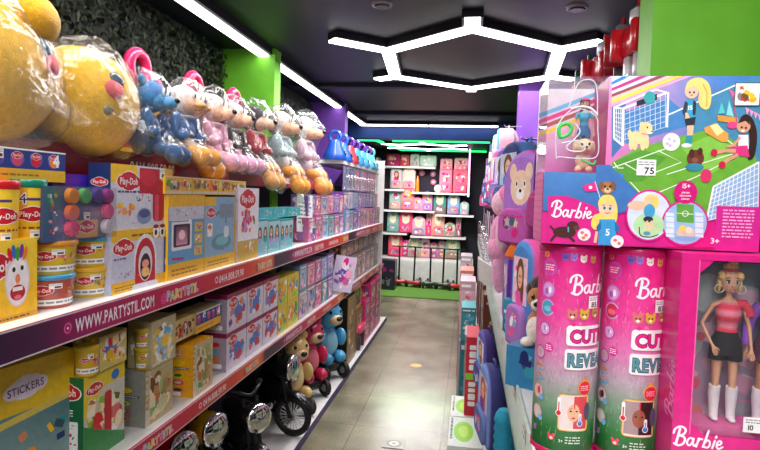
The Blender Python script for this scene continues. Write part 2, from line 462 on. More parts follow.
hedge('hedge_panel', 4.26, 6.54, 1.72, 2.65, 2600, 'dark artificial hedge strip between the green and the purple column', 4)

# ------------------------------------------------------------------ ceiling lights
def bar2(mb, a, c, wd, z0, z1, col, m):
    a = Vector(a[:2]); c = Vector(c[:2]); d = (c - a).normalized(); n = Vector((-d.y, d.x)) * wd / 2
    P = [a + n, a - n, c - n, c + n]
    lo = [(p.x, p.y, z0) for p in P]; hi = [(p.x, p.y, z1) for p in P]
    mb.add(lo + hi, [(0, 1, 2, 3), (4, 7, 6, 5), (0, 4, 5, 1), (1, 5, 6, 2), (2, 6, 7, 3), (3, 7, 4, 0)], col, m)
COOL = (1, .98, 1.0)
t = empty('ceiling_light', (0, 0, 0), 0, 'long white light strip along the ceiling turning a corner at the far end', 'ceiling light')
b = MB(); bar2(b, (-1.55, -2.3), (-1.55, 8.25), .13, 2.615, CZ, hx('15151c'), 'matte'); bar2(b, (-1.5, 8.19), (.36, 8.19), .13, 2.615, CZ, hx('15151c'), 'matte'); b.build('housing', t)
ys = [-2.28, -.8, .68, 2.16, 3.64, 5.12, 6.6, 8.12]
for y0, y1 in zip(ys, ys[1:]):
    b = MB(); bar2(b, (-1.55, y0 + .008), (-1.55, y1 - .008),   .075, 2.6, 2.616, COOL, 'lamp'); b.build('diffuser', t)
for x0, x1 in ((-1.6, -.62), (-.6, .36)):
    b = MB(); bar2(b, (x0, 8.19), (x1, 8.19), .09, 2.6, 2.616, COOL, 'lamp'); b.build('diffuser', t)
def hexlight(cx, cy, R, z, wd, label, stub, m='lamp', col=COOL, pts=None):
    t = empty('hexagon_ceiling_light', (cx, cy, 0), 0, label, 'ceiling light')
    V = [Vector((R * math.sin(k * PI / 3), -R * math.cos(k * PI / 3))) for k in range(6)]
    stubs = [stub] * 6
    if pts: V = [Vector((p[0] - cx, p[1] - cy)) for p in pts]; stubs = [.2, .3, .22, .12, .2, .44]
    hb = MB()
    for k in range(6):
        a, c = V[k], V[(k + 1) % 6]; bb = MB()
        bar2(hb, a, c, wd + .03, z + .016, z + .06, hx('15151c'), 'matte'); mid = (a + c) / 2; e = (c - a).normalized() * .006
        bar2(bb, a, mid - e, wd, z, z + .016, col, m); bar2(bb, mid + e, c, wd, z, z + .016, col, m); bb.build('light_bar', t)
        o = a * (1 + stubs[k] / a.length); sb = MB(); bar2(sb, a * 1.02, o, wd, z, z + .016, col, m); bar2(hb, a, o, wd + .03, z + .0161, z + .0595, hx('15151c'), 'matte'); sb.build('light_stub', t)
    hb.build('housing', t); return t
hexlight(-.02, 4.5, 1.02, 2.6, .09, 'large hexagon outline of white light bars on the ceiling over the aisle', .42, pts=[(-.02, 3.5), (.56, 4.0), (.62, 4.87), (-.02, 5.38), (-.66, 4.87), (-.60, 4.0)])
hexlight(-.75, 9.55, .5, 2.42, .07, 'small hexagon light on the lower ceiling before the backpack wall', .28)
t = empty('neon_outline', (0, 0, 0), 0, 'green neon tube framing the lower ceiling before the backpack wall', 'neon light')
NG = (.03, .8, .22)
for a, c in (((-1.75, 8.75), (-1.45, 8.75)), ((-1.45, 8.75), (-1.25, 10.5)), ((-1.25, 10.5), (.28, 10.5)), ((-1.2, 8.78), (.28, 8.78))):
    b = MB(); bar2(b, a, c, .05, 2.43, 2.46, NG, 'neon'); b.build('neon_tube', t)
b = MB(); b.box(-.03, .0, 10.42, 10.45, 1.62, 2.48, (1, .5, .85), 'neon'); tag(b.build('hanging_neon_tube'), 'upright pink white neon tube beside the pink luggage', 'neon light')
for px, py, lab in ((382, 4, 'round ceiling sensor directly ahead of the hexagon light'), (577, 7, 'round ceiling speaker toward the green column')):
    p = onZ(px, py, CZ); t = empty('ceiling_detector', p, 0, lab, 'detector')
    b = MB(); b.lathe([(.055, -.012), (.06, 0)], hx('b8b8c0'), 'plastic', c=(0, 0, 0)); b.build('ring', t)
    b = MB(); b.lathe([(.04, -.02), (.048, -.0121)], hx('2a2a34'), 'plastic'); b.build('dome', t)
# spot rail fittings and pipe across the ceiling
b = MB()
for y in (2.7, 5.4, 7.2): b.box(-1.8, .95, y, y + .09, CZ - .035, CZ - .001, hx('1b1832'), 'matte')
o = b.build('trim_2'); o['kind'] = 'structure'

def area(name, loc, sx, sy, power, rot=(0, 0, 0), col=(1, .97, .96)):
    l = bpy.data.lights.new(name, 'AREA'); l.shape = 'RECTANGLE'; l.size = sx; l.size_y = sy; l.energy = power; l.color = col
    o = bpy.data.objects.new(name, l); COL.objects.link(o); o.location = loc; o.rotation_euler = rot; o.visible_camera = False; return o
area('strip_lamp', (-1.0, 1.4, 2.58), .12, 3.4, 36)
area('strip_lamp', (-1.0, 5.5, 2.58), .12, 4.5, 60)
area('aisle_lamp', (.0, -.9, 2.58), 1.0, 1.2, 54)
area('column_lamp', (.3, .55, 2.6), .7, .4, 22, (math.radians(38), 0, 0))  # unseen fill added to brighten the green column, no fixture there
area('aisle_lamp', (-.02, 4.5, 2.56), 1.4, 1.8, 44)
area('back_lamp', (-.75, 9.4, 2.38), 1.2, .9, 84, col=(1, .96, .95))
for x, y, pw in ((-.12, 2.9, 1.6),):
    l = bpy.data.lights.new('green_spot', 'SPOT'); l.energy = 190; l.spot_size = .42; l.spot_blend = 1.; l.color = (.02, 1, .12); l.shadow_soft_size = .03
    o = bpy.data.objects.new('green_spot', l); COL.objects.link(o); q = onZ(424, 405, 0); o.location = (q.x, q.y, 2.55)
w = bpy.data.worlds.new('store'); SC.world = w; w.use_nodes = True
w.node_tree.nodes['Background'].inputs[0].default_value = (.9, .88, .95, 1); w.node_tree.nodes['Background'].inputs[1].default_value = .68

# ------------------------------------------------------------------ left shelving with printed sign strips
ST_COLS = [(0, '2f1a38'), (.12, '4d1a44'), (.2, 'a01860'), (.42, 'c4174f'), (.6, 'cc1c38'), (.8, 'd8362a'), (.97, 'f0842c'), (.975, 'e0602c'), (1, '30183a')]
def strip_col(a):
    for (p0, c0), (p1, c1) in zip(ST_COLS, ST_COLS[1:]):
        if a <= p1: return mixc(hx(c0), hx(c1), (a - p0) / max(1e-6, p1 - p0))
    return hx(ST_COLS[-1][1])
LOGO = [SKY, LIME, YEL, ORANGE, HOT, SKY, LIME, YEL, PINK]
def party_logo(f, u, v, s):
    f.text('PARTYSTIL', u, v, s, WHITE, 2, 1.0, wave=.06)
    x = u
    for i, ch in enumerate('PARTYSTIL'):
        f.text(ch, x, v + s * .06 * (-1) ** i, s, LOGO[i], 1); x += adv(ch) * s / .72
def strip(parent, X, y0, L_, z0, h, phase=0):
    b = MB(); b.box(X - .006, X, y0, y0 + L_ - .002, z0, z0 + h, hx('b81a4c'), 'card')
    f = Fr(b, lambda u, v, w: (X + w, y0 + u, z0 + v))
    f.grid(0, L_ - .002, 0, h, None, 40, 1, lambda a, c: strip_col(a))
    for v in (.001, h - .005): f.grid(0, L_ - .002, v, v + .004, None, 10, 1, lambda a, c: hx('d8cfd4'))
    s = h * .5; k = L_ / 1.95
    def at(t): return (t * L_)
    f.ell(at(.155) + .02, h * .5, s * .38, s * .38, PINK); f.ell(at(.155) + .02, h * .5, s * .24, s * .24, hx('8a1550')); f.ell(at(.155) + .02, h * .5, s * .1, s * .1, WHITE)
    f.text('WWW.PARTYSTIL.COM', at(.155) + .05, h * .26, s * .95, hx('f4ecf2'), 1, .64 * k)
    f.text('@', at(.4), h * .3, s * .7, PINK, 1); party_logo(f, at(.4) + s, h * .27, s * .8)
    f.ell(at(.62) + .01, h * .5, s * .36, s * .36, hx('e8dfe6')); f.ell(at(.62) + .01, h * .5, s * .22, s * .22, hx('b82030'))
    f.text('0414.808.59.90', at(.62) + .035, h * .28, s * .82, hx('efe4e6'), 1, .9)
    f.text('@', at(.85), h * .3, s * .6, hx('7a2030'), 1); party_logo(f, at(.85) + s, h * .3, s * .7)
    o = b.build('sign_strip', parent); return o
LG = empty('gondola_shelving', (-1.25, 4.0, 0), 0, 'long white gondola shelving along the aisle with printed magenta and orange sign strips', 'shelving')
def part(parent, name, *boxes, m='shelf_enamel', label=None):
    b = MB(); o0 = parent.location
    for (x0, x1, y0, y1, z0, z1) in boxes: b.box(x0 - o0.x, x1 - o0.x, y0 - o0.y, y1 - o0.y, z0 - o0.z, z1 - o0.z, WHITE, m)
    o = b.build(name, parent)
    if label: o['label'] = label
    return o
Y0L, Y1L = .25, 6.9
ZU, ZL, ZB, ZT = 1.262, .765, .05, 1.70
part(LG, 'shelf', (-1.455, -1.036, Y0L, Y1L, ZU - .03, ZU)); part(LG, 'shelf', (-1.455, -1.036, Y0L, Y1L, ZL - .03, ZL)); part(LG, 'top_shelf', (-1.455, -1.256, Y0L, 4.95, ZT - .03, ZT))
part(LG, 'base', (-1.455, -.985, Y0L, 7.15, 0, ZB)); part(LG, 'base_edge', (-.985, -.98, Y0L, 7.15, 0, ZB), m='edge_vinyl', label='blue and purple edging of the base')
part(LG, 'back_panel', (-1.50, -1.475, Y0L, 4.1, 0, 1.69), m='dark_wall'); part(LG, 'back_panel', (-1.50, -1.475, 4.26, 6.54, 0, 1.69), m='dark_wall')
part(LG, 'end_panel', (-1.455, -1.03, 6.905, 6.93, 0, 2.02))
for y in (2.0, 5.0):
    for z in (ZU, ZL): part(LG, 'bracket', (-1.45, -1.10, y, y + .006, z - .09, z - .03))
def lstrip(X, y0, n, z0, h, L_=1.95):
    for k in range(n):
        o = strip(LG, X, y0 + k * L_, min(L_, 6.9 - y0 - k * L_) if k == n - 1 else L_, z0, h)
        o.location = -LG.location
lstrip(-1.03, 1.02 - 1.95, 4, ZU - .078, .08)
lstrip(-1.03, .89 - 1.95, 5, ZL - .062, .066)
# maroon header under the top shelf
def header(y0, L_, txt):
    X, z0, h = -1.25, ZT - .07, .1
    b = MB(); b.box(X - .006, X, y0, y0 + L_ - .002, z0, z0 + h, hx('7d1428'), 'card'); f = Fr(b, lambda u, v, w: (X + w, y0 + u, z0 + v))
    f.grid(0, L_ - .002, 0, h, None, 12, 1, lambda a, c: mixc(hx('4a1226'), hx('b01c30'), a)); f.text('0414.808.59.90', txt, h * .3, h * .38, WHITE, 1, .95)
    o = b.build('sign_strip', LG); o.location = -LG.location
header(.9, 1.95, 1.06); header(2.85, 2.1, .8); part(LG, 'top_shelf', (-1.455, -1.13, 4.97, 6.9, 1.87, 1.9))
# ------------------------------------------------------------------ right shelving
RG = empty('gondola_shelving', (.35, 4.0, 0), 0, 'white gondola shelving hung with backpacks and dolls behind the pink tubes', 'shelving')
part(RG, 'shelf', (.136, .57, .55, 5.2, 1.12, 1.15)); part(RG, 'shelf', (.10, .57, 1.3, 5.2, .50, .53)); part(RG, 'base', (.11, .57, 1.3, 5.2, 0, .1)); part(RG, 'shelf', (.136, .39, 5.21, 7.3, 1.12, 1.15)); part(RG, 'shelf', (.10, .39, 5.21, 7.3, .50, .53)); part(RG, 'base', (.11, .39, 5.21, 7.3, 0, .1))
part(RG, 'top_shelf', (.565, .95, 2.23, 5.2, 2.03, 2.05)); part(RG, 'back_panel', (.575, .6, .55, 2.03, 0, 1.6), m='dark_wall'); part(RG, 'back_panel', (.575, .6, 2.21, 5.2, 0, 2.028), m='dark_wall'); part(RG, 'back_panel', (.575, .6, 5.38, 7.3, 0, 1.86), m='dark_wall')
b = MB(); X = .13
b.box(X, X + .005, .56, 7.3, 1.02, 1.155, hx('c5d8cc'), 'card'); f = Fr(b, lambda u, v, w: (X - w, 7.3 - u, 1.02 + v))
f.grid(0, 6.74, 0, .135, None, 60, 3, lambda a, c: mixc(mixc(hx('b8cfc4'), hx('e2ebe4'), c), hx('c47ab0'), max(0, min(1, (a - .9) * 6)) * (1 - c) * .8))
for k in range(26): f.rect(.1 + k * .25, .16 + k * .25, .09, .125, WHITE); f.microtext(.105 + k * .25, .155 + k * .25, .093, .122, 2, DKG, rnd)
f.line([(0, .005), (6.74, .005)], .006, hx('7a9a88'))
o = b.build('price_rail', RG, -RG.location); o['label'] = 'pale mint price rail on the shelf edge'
b = MB(); b.box(.558, .563, 2.23, 5.2, 2.02, 2.075, hx('8f9fce'), 'plastic'); o = b.build('top_rail', RG, -RG.location)
# ------------------------------------------------------------------ cartons
BODY = [RED, BLUE, YEL, ORANGE, GREEN, PINK, TEAL]
def cloud(f, u, v, s, col, k=1.):
    for dx, dy, a, b in ((-.3, 0, .24, .17), (.3, 0, .24, .17), (0, .08, .3, .2), (0, -.06, .34, .18), (-.18, .12, .16, .12), (.2, .12, .16, .12)):
        f.ell(u + dx * s, v + dy * s, a * s * k, b * s * k, col, 14)
def doh_logo(f, u, v, s):
    cloud(f, u, v, s, WHITE, 1.14); cloud(f, u, v, s, hx('c41f2c'))
    f.text('Play-Doh', u, v - s * .075, s * .19, WHITE, 1, .98 * s * .86 / (twidth('Play-Doh') * s * .19 / .72), 'c')
def price(f, u, v, w, h, t=''):
    f.rect(u - w / 2, u + w / 2, v - h / 2, v + h / 2, WHITE)
    f.microtext(u - w * .42, u + w * .42, v + h * .1, v + h * .42, 2, GREY, random.Random(5))
    if t: f.text(t, u + w * .44, v - h * .4, h * .42, BLACK, 1, 1, 'r')
    else: f.rect(u - w * .1, u + w * .4, v - h * .35, v - h * .02, DKG)
def carton(name, label, cat, loc, rz, w, d, h, col, art, cols=None, group=None, seed=0, m='card', parts=None):
    b = MB(); b.box(-w / 2, w / 2, -d / 2, d / 2, 0, h, col, m, cols); fr = faces(b, w, d, h, m)
    art(fr, w, d, h, random.Random(seed), b)
    if parts:
        t = empty(name, loc, rz, label, cat, group); b.build('carton', t); parts(t); return t
    o = b.build(name, None, loc, rz); return tag(o, label, cat, group)
def L_at(xl, xr, yt, Xf, z0, d):
    """front face on x=Xf between two sight lines -> centre, width, height"""
    ya = onX(xl, yt + 15, Xf).y; yb = onX(xr, yt + 15, Xf).y; zt = onX((xl + xr) / 2, yt, Xf).z
    return (Xf - d / 2, (ya + yb) / 2, z0), abs(yb - ya) - .006, zt - z0
def lbox(name, label, cat, xl, xr, yt, Xf, z0, d, col, art, **k):
    loc, w, h = L_at(xl, xr, yt, Xf, z0, d)
    if 'h' in k: h = k.pop('h')
    tilt = k.pop('tilt', 0)
    return carton(name, label, cat, loc, PI / 2 + tilt, w, d, h, col, art, **k)
def wrap(mb, r0, r1, h, c=(0, 0, 0), m='card', a0=-PI / 2):
    """frame around a tapering tub: u is arc length measured from the side facing -y"""
    def fn(u, v, w):
        t = v / h; r = r0 + (r1 - r0) * t + w; a = a0 + u / ((r0 + r1) / 2)
        return (c[0] + r * math.cos(a), c[1] + r * math.sin(a), c[2] + v)
    return Fr(mb, fn, m)
def tub(label, loc, rz, r, h, lid, body, cat='tub', group=None, art=None, name='modelling_clay_tub', lidh=.014):
    t = empty(name, loc, rz, label, cat, group); b = MB()
    b.lathe([(r * .84, 0), (r * .86, .003), (r * .94, h - lidh)], body, 'plastic', 48); f = wrap(b, r * .86, r * .94, h - lidh); f.curved = r * .06; f.w = 6e-4
    if art: art(f, r, h)
    else:
        f.grid(-r * 1.3, r * 1.3, h * .1, h * .28, WHITE, 10); f.microtext(-r * 1.2, r * 1.2, h * .12, h * .26, 1, GREY, random.Random(3))
        f.blobs(-r * .2, r * 1.3, h * .3, h * .75, BODY, 26, random.Random(int(r * 1e5) + len(label)), .06, .16)
        doh_logo(f, -r * .55, h * .55, r * .7); price(f, -r * .1, h * .68, r * .45, h * .16)
    b.build('tub', t)
    b = MB(); b.lathe([(r * .95, h - lidh), (r, h - lidh + .001), (r, h - .003), (r * .96, h), (r * .5, h - .001)], lid, 'plastic', 24); b.build('lid', t)
    return t
def clay_can(label, loc, rz, r, h, lid, n4=True):
    def art(f, r, h):
        f.grid(-r * 2, r * 2, .004, h * .92, None, 14, 6, lambda a, c: mixc(hx('e9b61c'), hx('f4d23a'), c))
        f.grid(-r * 1.05, -r * .25, h * .45, h * .85, hx('d6452a') if lid == RED else hx('e59a20'), 6)
        doh_logo(f, 0, h * .42, r * 1.5); f.text('4', -r * .65, h * .6, h * .17, WHITE, 2); f.text('4', -r * .65, h * .6, h * .17, hx('3a2a6a'), 0)
        f.microtext(-r * .3, r * .6, h * .62, h * .72, 1, hx('4a3a80'), random.Random(2)); f.microtext(-r * .8, r * .8, h * .16, h * .24, 1, hx('8a4a20'), random.Random(4))
        price(f, r * .1, h * .1, r * .5, h * .12)
    return tub(label, loc, rz, r, h, lid, hx('efc224'), 'can', None, art, 'modelling_clay_can', .022)

# ---- upper left shelf, from the near end
XF = -1.085
def a_face(fr, w, d, h, r, b):
    f = fr['front']; f.grid(0, w, 0, h, None, 1, 4, lambda a, c: mixc(hx('f0b818'), hx('f7d43c'), c)); doh_logo(f, w * .46, h * .68, w * .5)
    f.blobs(w * .05, w * .4, h * .1, h * .4, [ORANGE, YEL, hx('d89018')], 10, r); f.microtext(w * .04, w * .4, h * .3, h * .5, 4, hx('a85a18'), r)
    q = f.sub(w * .76, h * .48, h)
    q.ell(0, .02, .2, .34, hx('e2d2da')); q.ell(0, -.01, .17, .29, hx('efe6ea'))
    for k, c in enumerate((RED, BLUE, GREEN, PURP, ORANGE)): q.ell(-.12 + .06 * k, .34 + .03 * (k % 2), .035, .09, c, 12, .3 - .15 * k)
    q.ell(-.07, .15, .06, .07, WHITE); q.ell(.08, .17, .06, .075, WHITE); q.ell(-.06, .15, .026, .032, BLACK); q.ell(.07, .16, .026, .032, BLACK)
    q.ell(0, .03, .04, .06, hx('e88a5a')); q.ell(0, -.14, .12, .1, hx('b8202c')); q.rect(-.08, .08, -.12, -.07, WHITE); q.ell(0, -.2, .06, .03, hx('e87a8a'))
    f.rect(0, w, h * .0, h * .07, hx('dca018')); f.microtext(w * .05, w * .9, h * .01, h * .06, 1, BROWN, r)
lbox('clay_playset_box', 'yellow modelling clay box with a goofy toothy face under the two yellow cans', 'box', -60, 38, 242, -1.1, ZU, .15, hx('edbb20'), a_face, seed=1)
z1 = onX(20, 242, -1.1).z
def can_at(px, X, z0, yt, r, lid, label):
    p = onX(px, yt + 30, X - r); h = onX(px, yt, X - r * .4).z - z0
    return clay_can(label, (X - r, p.y, z0), PI / 2 - .5, r, h, lid)
can_at(-3, -1.095, z1, 180, .05, RED, 'yellow modelling clay can with red lid standing on the goofy face box')
can_at(26, -1.105, z1, 179, .05, hx('1f8a70'), 'yellow modelling clay can with green lid beside the red lidded one')
def a_four(fr, w, d, h, r, b):
    f = fr['front']; f.grid(0, w, 0, h * .38, hx('e2ac24')); f.grid(0, w, h * .38, h, hx('2c3a86'))
    f.microtext(w * .02, w * .7, h * .12, h * .26, 1, hx('a06a18'), r)
    for i in range(5):
        x = w * (.1 + i * .19); f.ell(x, h * .68, w * .07, h * .25, hx('4a5cb0')); f.ell(x, h * .66, w * .05, h * .2, (RED, PURP, hx('d84868'), RED, ORANGE)[i]); doh_logo(f, x, h * .78, w * .1)
    f.text('4', w * .86, h * .52, h * .36, WHITE, 2); f.rect(w * .0, w, h * .95, h, WHITE); price(f, w * .3, h * .8, w * .1, h * .28)
lbox('clay_multipack_box', 'flat navy and yellow four pack box lying across the tops of the cans', 'box', -40, 66, 149, -1.16, z1 + .152, .12, hx('d8c8b0'), a_four, seed=2, h=.085)
def t_at(xl, xr, X, z0, h, lid, label, body=hx('d9b93a'), rz=0):
    r = abs(onX(xl, 270, X).y - onX(xr, 270, X).y) / 2 * .86; c = onX((xl + xr) / 2, 270, X - r * .5)
    return tub(label, (X - r, c.y, z0), PI / 2 - .45, r, h, lid, body)
t_at(36, 81, XF - .0, ZU, .092, hx('4f9cc4'), 'clear tub of red clay with blue lid, below an orange lidded tub', hx('b85a4a'))
t_at(80, 114, XF - .01, ZU, .092, hx('e6b432'), 'yellow clay tub with orange lid on the white shelf beside the oven box')
t_at(39, 83, XF - .0, ZU + .092, .092, hx('e89a2c'), 'yellow clay tub with orange lid stacked on the clear red clay tub')
t_at(80, 117, XF - .01, ZU + .092, .092, hx('46a0b8'), 'yellow clay tub with blue lid stacked under the pack of coloured pots')
# pack of round pots seen lid first
def pot_pack():
    loc, w, h = L_at(46, 113, 187, -1.09, ZU + .185, .06); t = empty('clay_pot_pack', loc, PI / 2, 'clear pack of coloured round clay pots stacked on the small tubs', 'pot pack')
    b = MB(); b.box(-w / 2, w / 2, -.02, .03, 0, h, hx('3f5f8c'), 'card', {'top': hx('6fa0a8'), 'left': hx('42506e')}); f = Fr(b, lambda u, v, k: (u - w / 2, -.02 - k, v))
    f.grid(0, w * .24, 0, h, None, 1, 4, lambda a, c: mixc(hx('3a5a86'), hx('3c7078'), c)); f.blobs(w * .03, w * .21, h * .1, h * .9, [RED, YEL, GREEN, WHITE], 14, random.Random(3)); f.grid(w * .45, w * .8, h * .02, h * .36, hx('d8a53c')); doh_logo(f, w * .62, h * .22, w * .26); price(f, w * .62, h * .44, w * .1, h * .14); b.build('carton', t)
    cs = [hx('e8952c'), hx('62b868'), hx('5a3f96'), hx('b03f8c'), hx('ef7a34'), None, None, hx('e8508c'), hx('e8305c'), None, None, hx('d6dade')]
    for i, c in enumerate(cs):
        if c is None: continue
        x = -w / 2 + w * (.345 + .19 * (i % 4)); z = h * (.83 - .31 * (i // 4)); r = h * .15; b = MB()
        b.cyl((x, -.022, z), (x, -.034, z), r, c, 'plastic', 18); b.cyl((x, -.034, z), (x, -.038, z), r * .93, c, 'plastic', 18); b.cyl((x, -.038, z), (x, -.0385, z), r * .7, mixc(c, BLACK, .12), 'plastic', 18); b.build('pot_lid', t)
    b = MB(); b.box(-w / 2 + .001, w / 2 - .001, -.045, -.0445, 0, h, WHITE, 'pane'); b.box(-w / 2 + .001, w / 2 - .001, -.045, -.02, h, h + .0005, WHITE, 'pane'); b.build('clear_window', t)
pot_pack()
def a_purple(fr, w, d, h, r, b):
    f = fr['front']; f.grid(0, w, 0, h, None, 6, 1, lambda a, c: mixc(hx('7a1f78'), hx('4030c8'), a)); f.microtext(w * .05, w * .35, h * .3, h * .7, 1, LPINK, r)
lbox('flat_box', 'shiny violet flat box lying behind the clay pot pack', 'box', 52, 91, 174, -1.17, ZU + .185, .05, hx('4a2a9a'), a_purple, seed=4)
def a_badge(fr, w, d, h, r, b):
    f = fr['front']; f.rect(0, w, 0, h, hx('3c4a96')); f.blobs(w * .1, w * .9, h * .1, h * .9, [SKY, GREEN, PURP], 12, r)
# kitchen set boxes
def a_kitchen(fr, w, d, h, r, b):
    f = fr['left']; f.rect(0, d, 0, h, hx('1e3268')); doh_logo(f, d * .5, h * .72, d * .7)
    f = fr['front']; f.rect(0, w, 0, h, hx('cfd0dc')); f.grid(0, w * .38, h * .72, h, YEL); doh_logo(f, w * .26, h * .74, w * .32); f.microtext(w * .1, w * .42, h * .55, h * .62, 1, NAVY, r)
    q = hx('b81626'); f.grid(w * .42, w * .86, h * .55, h * .97, q); f.rrect(w * .64, w * .84, h * .1, h * .7, .02, q); f.ell(w * .56, h * .82, w * .14, h * .14, hx('cc2030')); f.rrect(w * .68, w * .75, h * .1, h * .55, .01, hx('d84a58')); f.grid(w * .42, w * .6, h * .35, h * .56, hx('d4d6e0'))
    f.blobs(w * .36, w * .6, h * .4, h * .6, [GREY, DKG, RED, WHITE], 14, r); f.blobs(w * .08, w * .36, h * .2, h * .45, [ORANGE, hx('e8a060'), YEL], 12, r, .1, .25); f.ell(w * .5, h * .2, w * .12, h * .13, hx('8494b8')); f.ell(w * .5, h * .24, w * .09, h * .07, hx('4a5a88')); f.blobs(w * .1, w * .6, h * .04, h * .16, [RED, BLUE, GREY, WHITE], 10, r)
    f.grid(w * .86, w, 0, h * .78, hx('26408c')); f.grid(w * .78, w, h * .78, h, hx('d8b030')); price(f, w * .8, h * .9, w * .09, h * .18)
    for i in range(3): f.ell(w * .93, h * (.62 - .25 * i), w * .055, h * .1, WHITE); f.blobs(w * .88, w * .98, h * (.54 - .25 * i), h * (.7 - .25 * i), [RED, ORANGE, BLUE, YEL], 6, r, .15, .3)
def a_oven(fr, w, d, h, r, b):
    f = fr['front']; f.rect(0, w, 0, h, hx('c6c9dc')); f.grid(0, w, h * .82, h, hx('e9b91e')); f.grid(0, w, 0, h * .18, hx('e3b024')); f.microtext(w * .05, w * .5, h * .03, h * .12, 2, hx('94661a'), r); f.microtext(w * .3, w * .9, h * .86, h * .95, 1, hx('94661a'), r)
    doh_logo(f, w * .18, h * .72, w * .3); f.microtext(w * .03, w * .24, h * .52, h * .58, 1, PURP, r)
    q = f.sub(w * .53, h * .44, w)
    q.ell(0, .02, .2, .25, hx('e8e4ea')); q.ell(0, .0, .17, .23, hx('c01a2c'), 20); q.rect(-.17, .17, -.2, 0, hx('c01a2c')); q.ell(0, -.02, .12, .17, hx('d8d4dc')); q.ell(0, -.05, .09, .13, hx('2c1620')); q.ell(0, -.1, .07, .05, hx('f0c070')); q.ell(0, -.02, .06, .04, hx('ee9a88')); q.rrect(-.22, .22, -.28, -.2, .03, hx('d4d6e2'))
    for x in (.18, .3): q.ell(x, .28, .055, .065, WHITE); q.ell(x, .27, .025, .03, BLACK); q.ell(x, .33, .05, .02, hx('7a2a30'))
    f.blobs(w * .04, w * .3, h * .2, h * .34, [RED, YEL, BLUE, hx('b05a9a')], 14, r); f.blobs(w * .35, w * .8, h * .19, h * .3, [RED, ORANGE, LPINK, SKY, WHITE], 14, r)
    f.grid(w * .86, w, h * .18, h * .82, hx('27428e')); f.grid(w * .9, w, h * .1, h * .45, hx('dd8a2a')); f.ell(w * .93, h * .38, w * .05, h * .1, hx('e8b07a'))
lbox('clay_playset_box', 'modelling clay box showing a red arched oven mouth, on the white shelf', 'box', 111, 171, 229, -1.08, ZU, .09, hx('c8b060'), a_oven, seed=6, cols={'left': hx('b8bace'), 'top': hx('e3b024')})
zk = onX(141, 229, -1.08).z + .001
lbox('clay_playset_box', 'navy and white clay box with a big red mixer on the oven mouth box', 'box', 110, 173, 166, -1.085, zk, .075, hx('1e3268'), a_kitchen, seed=7, cols={'left': hx('1e3268'), 'top': hx('d8b030')})
p = onX(74, 160, -1.2); b = MB()
b.box(-.05, .05, -.008, .008, 0, .05, hx('3f6a94')); f = Fr(b, lambda u, v, w: (u - .05, -.008 - w, v)); f.blobs(.0, .1, .0, .05, [NAVY, PURP, TEAL, GREEN], 16, random.Random(8), .1, .3); f.line([(0, .0), (.1, 0), (.1, .05), (0, .05)], .004, WHITE, True)
tag(b.build('cut_out_card', None, (-1.15, p.y, z1 + .0), PI / 2 - .3), 'small blue and green cut out card with white edge beside the four pack box', 'card')
bpy.data.objects['cut_out_card'].location = (-1.2, p.y + .02, ZU + .185 + .0535)
def a_appliance(fr, w, d, h, r, b):
    f = fr['front']; f.rect(0, w, 0, h, hx('5f9cc8')); f.grid(0, w, h * .86, h, hx('e2b020')); f.grid(0, w, 0, h * .19, hx('e0ae26')); f.microtext(w * .1, w * .8, h * .03, h * .13, 2, hx('94661a'), r)
    f.grid(w * .02, w * .98, h * .7, h * .86, hx('c4c6d0')); f.blobs(w * .05, w * .95, h * .7, h * .85, [GREY, WHITE, DKG, hx('b0b4c4')], 18, r, .06, .14)
    f.rrect(w * .08, w * .62, h * .34, h * .7, .01, hx('e4e2e8')); f.rrect(w * .13, w * .57, h * .38, h * .65, .008, hx('241a28')); f.grid(w * .2, w * .5, h * .4, h * .62, None, 1, 4, lambda a, c: mixc(hx('d890a8'), hx('6a3a50'), c)); f.ell(w * .35, h * .52, w * .09, h * .06, hx('f0c8d0'))
    for i, c in enumerate((ORANGE, YEL, hx('d07a30'))): f.rrect(w * .7, w * .93, h * (.24 + .15 * i), h * (.36 + .15 * i), .006, hx('d8b648')); f.blobs(w * .72, w * .91, h * (.25 + .15 * i), h * (.35 + .15 * i), [c, RED, BLUE, WHITE], 7, r, .12, .3)
    f.line([(w * .1, h * .25), (w * .4, h * .23)], .01, hx('b03a70')); f.microtext(w * .1, w * .55, h * .67, h * .7, 1, DKG, r)
lbox('clay_playset_box', 'blue and yellow clay box picturing a toaster oven with dark window', 'box', 168, 205, 195, -1.07, ZU, .09, hx('e0ae26'), a_appliance, seed=9)
def a_sink(fr, w, d, h, r, b):
    f = fr['front']; f.rect(0, w, 0, h, hx('86aecb')); f.grid(0, w, 0, h * .18, hx('e2b42c')); f.grid(0, w * .3, h * .88, h, hx('e2b42c')); f.grid(w * .88, w, 0, h, hx('d8b83c')); f.microtext(w * .08, w * .7, h * .04, h * .13, 2, hx('94661a'), r); doh_logo(f, w * .16, h * .78, w * .24)
    f.ell(w * .48, h * .36, w * .3, h * .12, hx('5f8f9c')); f.ell(w * .5, h * .38, w * .2, h * .07, hx('78b8c0')); f.line(spline([(w * .3, h * .75), (w * .5, h * .82), (w * .6, h * .72), (w * .6, h * .62)]), .012, hx('6a7482')); f.rrect(w * .4, w * .85, h * .7, h * .9, .01, hx('8090a0')); f.rrect(w * .55, w * .7, h * .42, h * .58, .012, hx('d8e0e4'))
    f.blobs(w * .06, w * .85, h * .19, h * .3, [RED, ORANGE, WHITE, LILAC, LIME], 20, r, .05, .12); f.rrect(w * .06, w * .2, h * .46, h * .64, .008, WHITE); f.blobs(w * .06, w * .2, h * .46, h * .64, [RED, WHITE, YEL], 6, r, .15, .3)
lbox('clay_playset_box', 'pale blue clay box picturing a kitchen sink, next to the toaster oven box', 'box', 205, 238, 197, -1.07, ZU, .09, hx('d8b83c'), a_sink, seed=10)
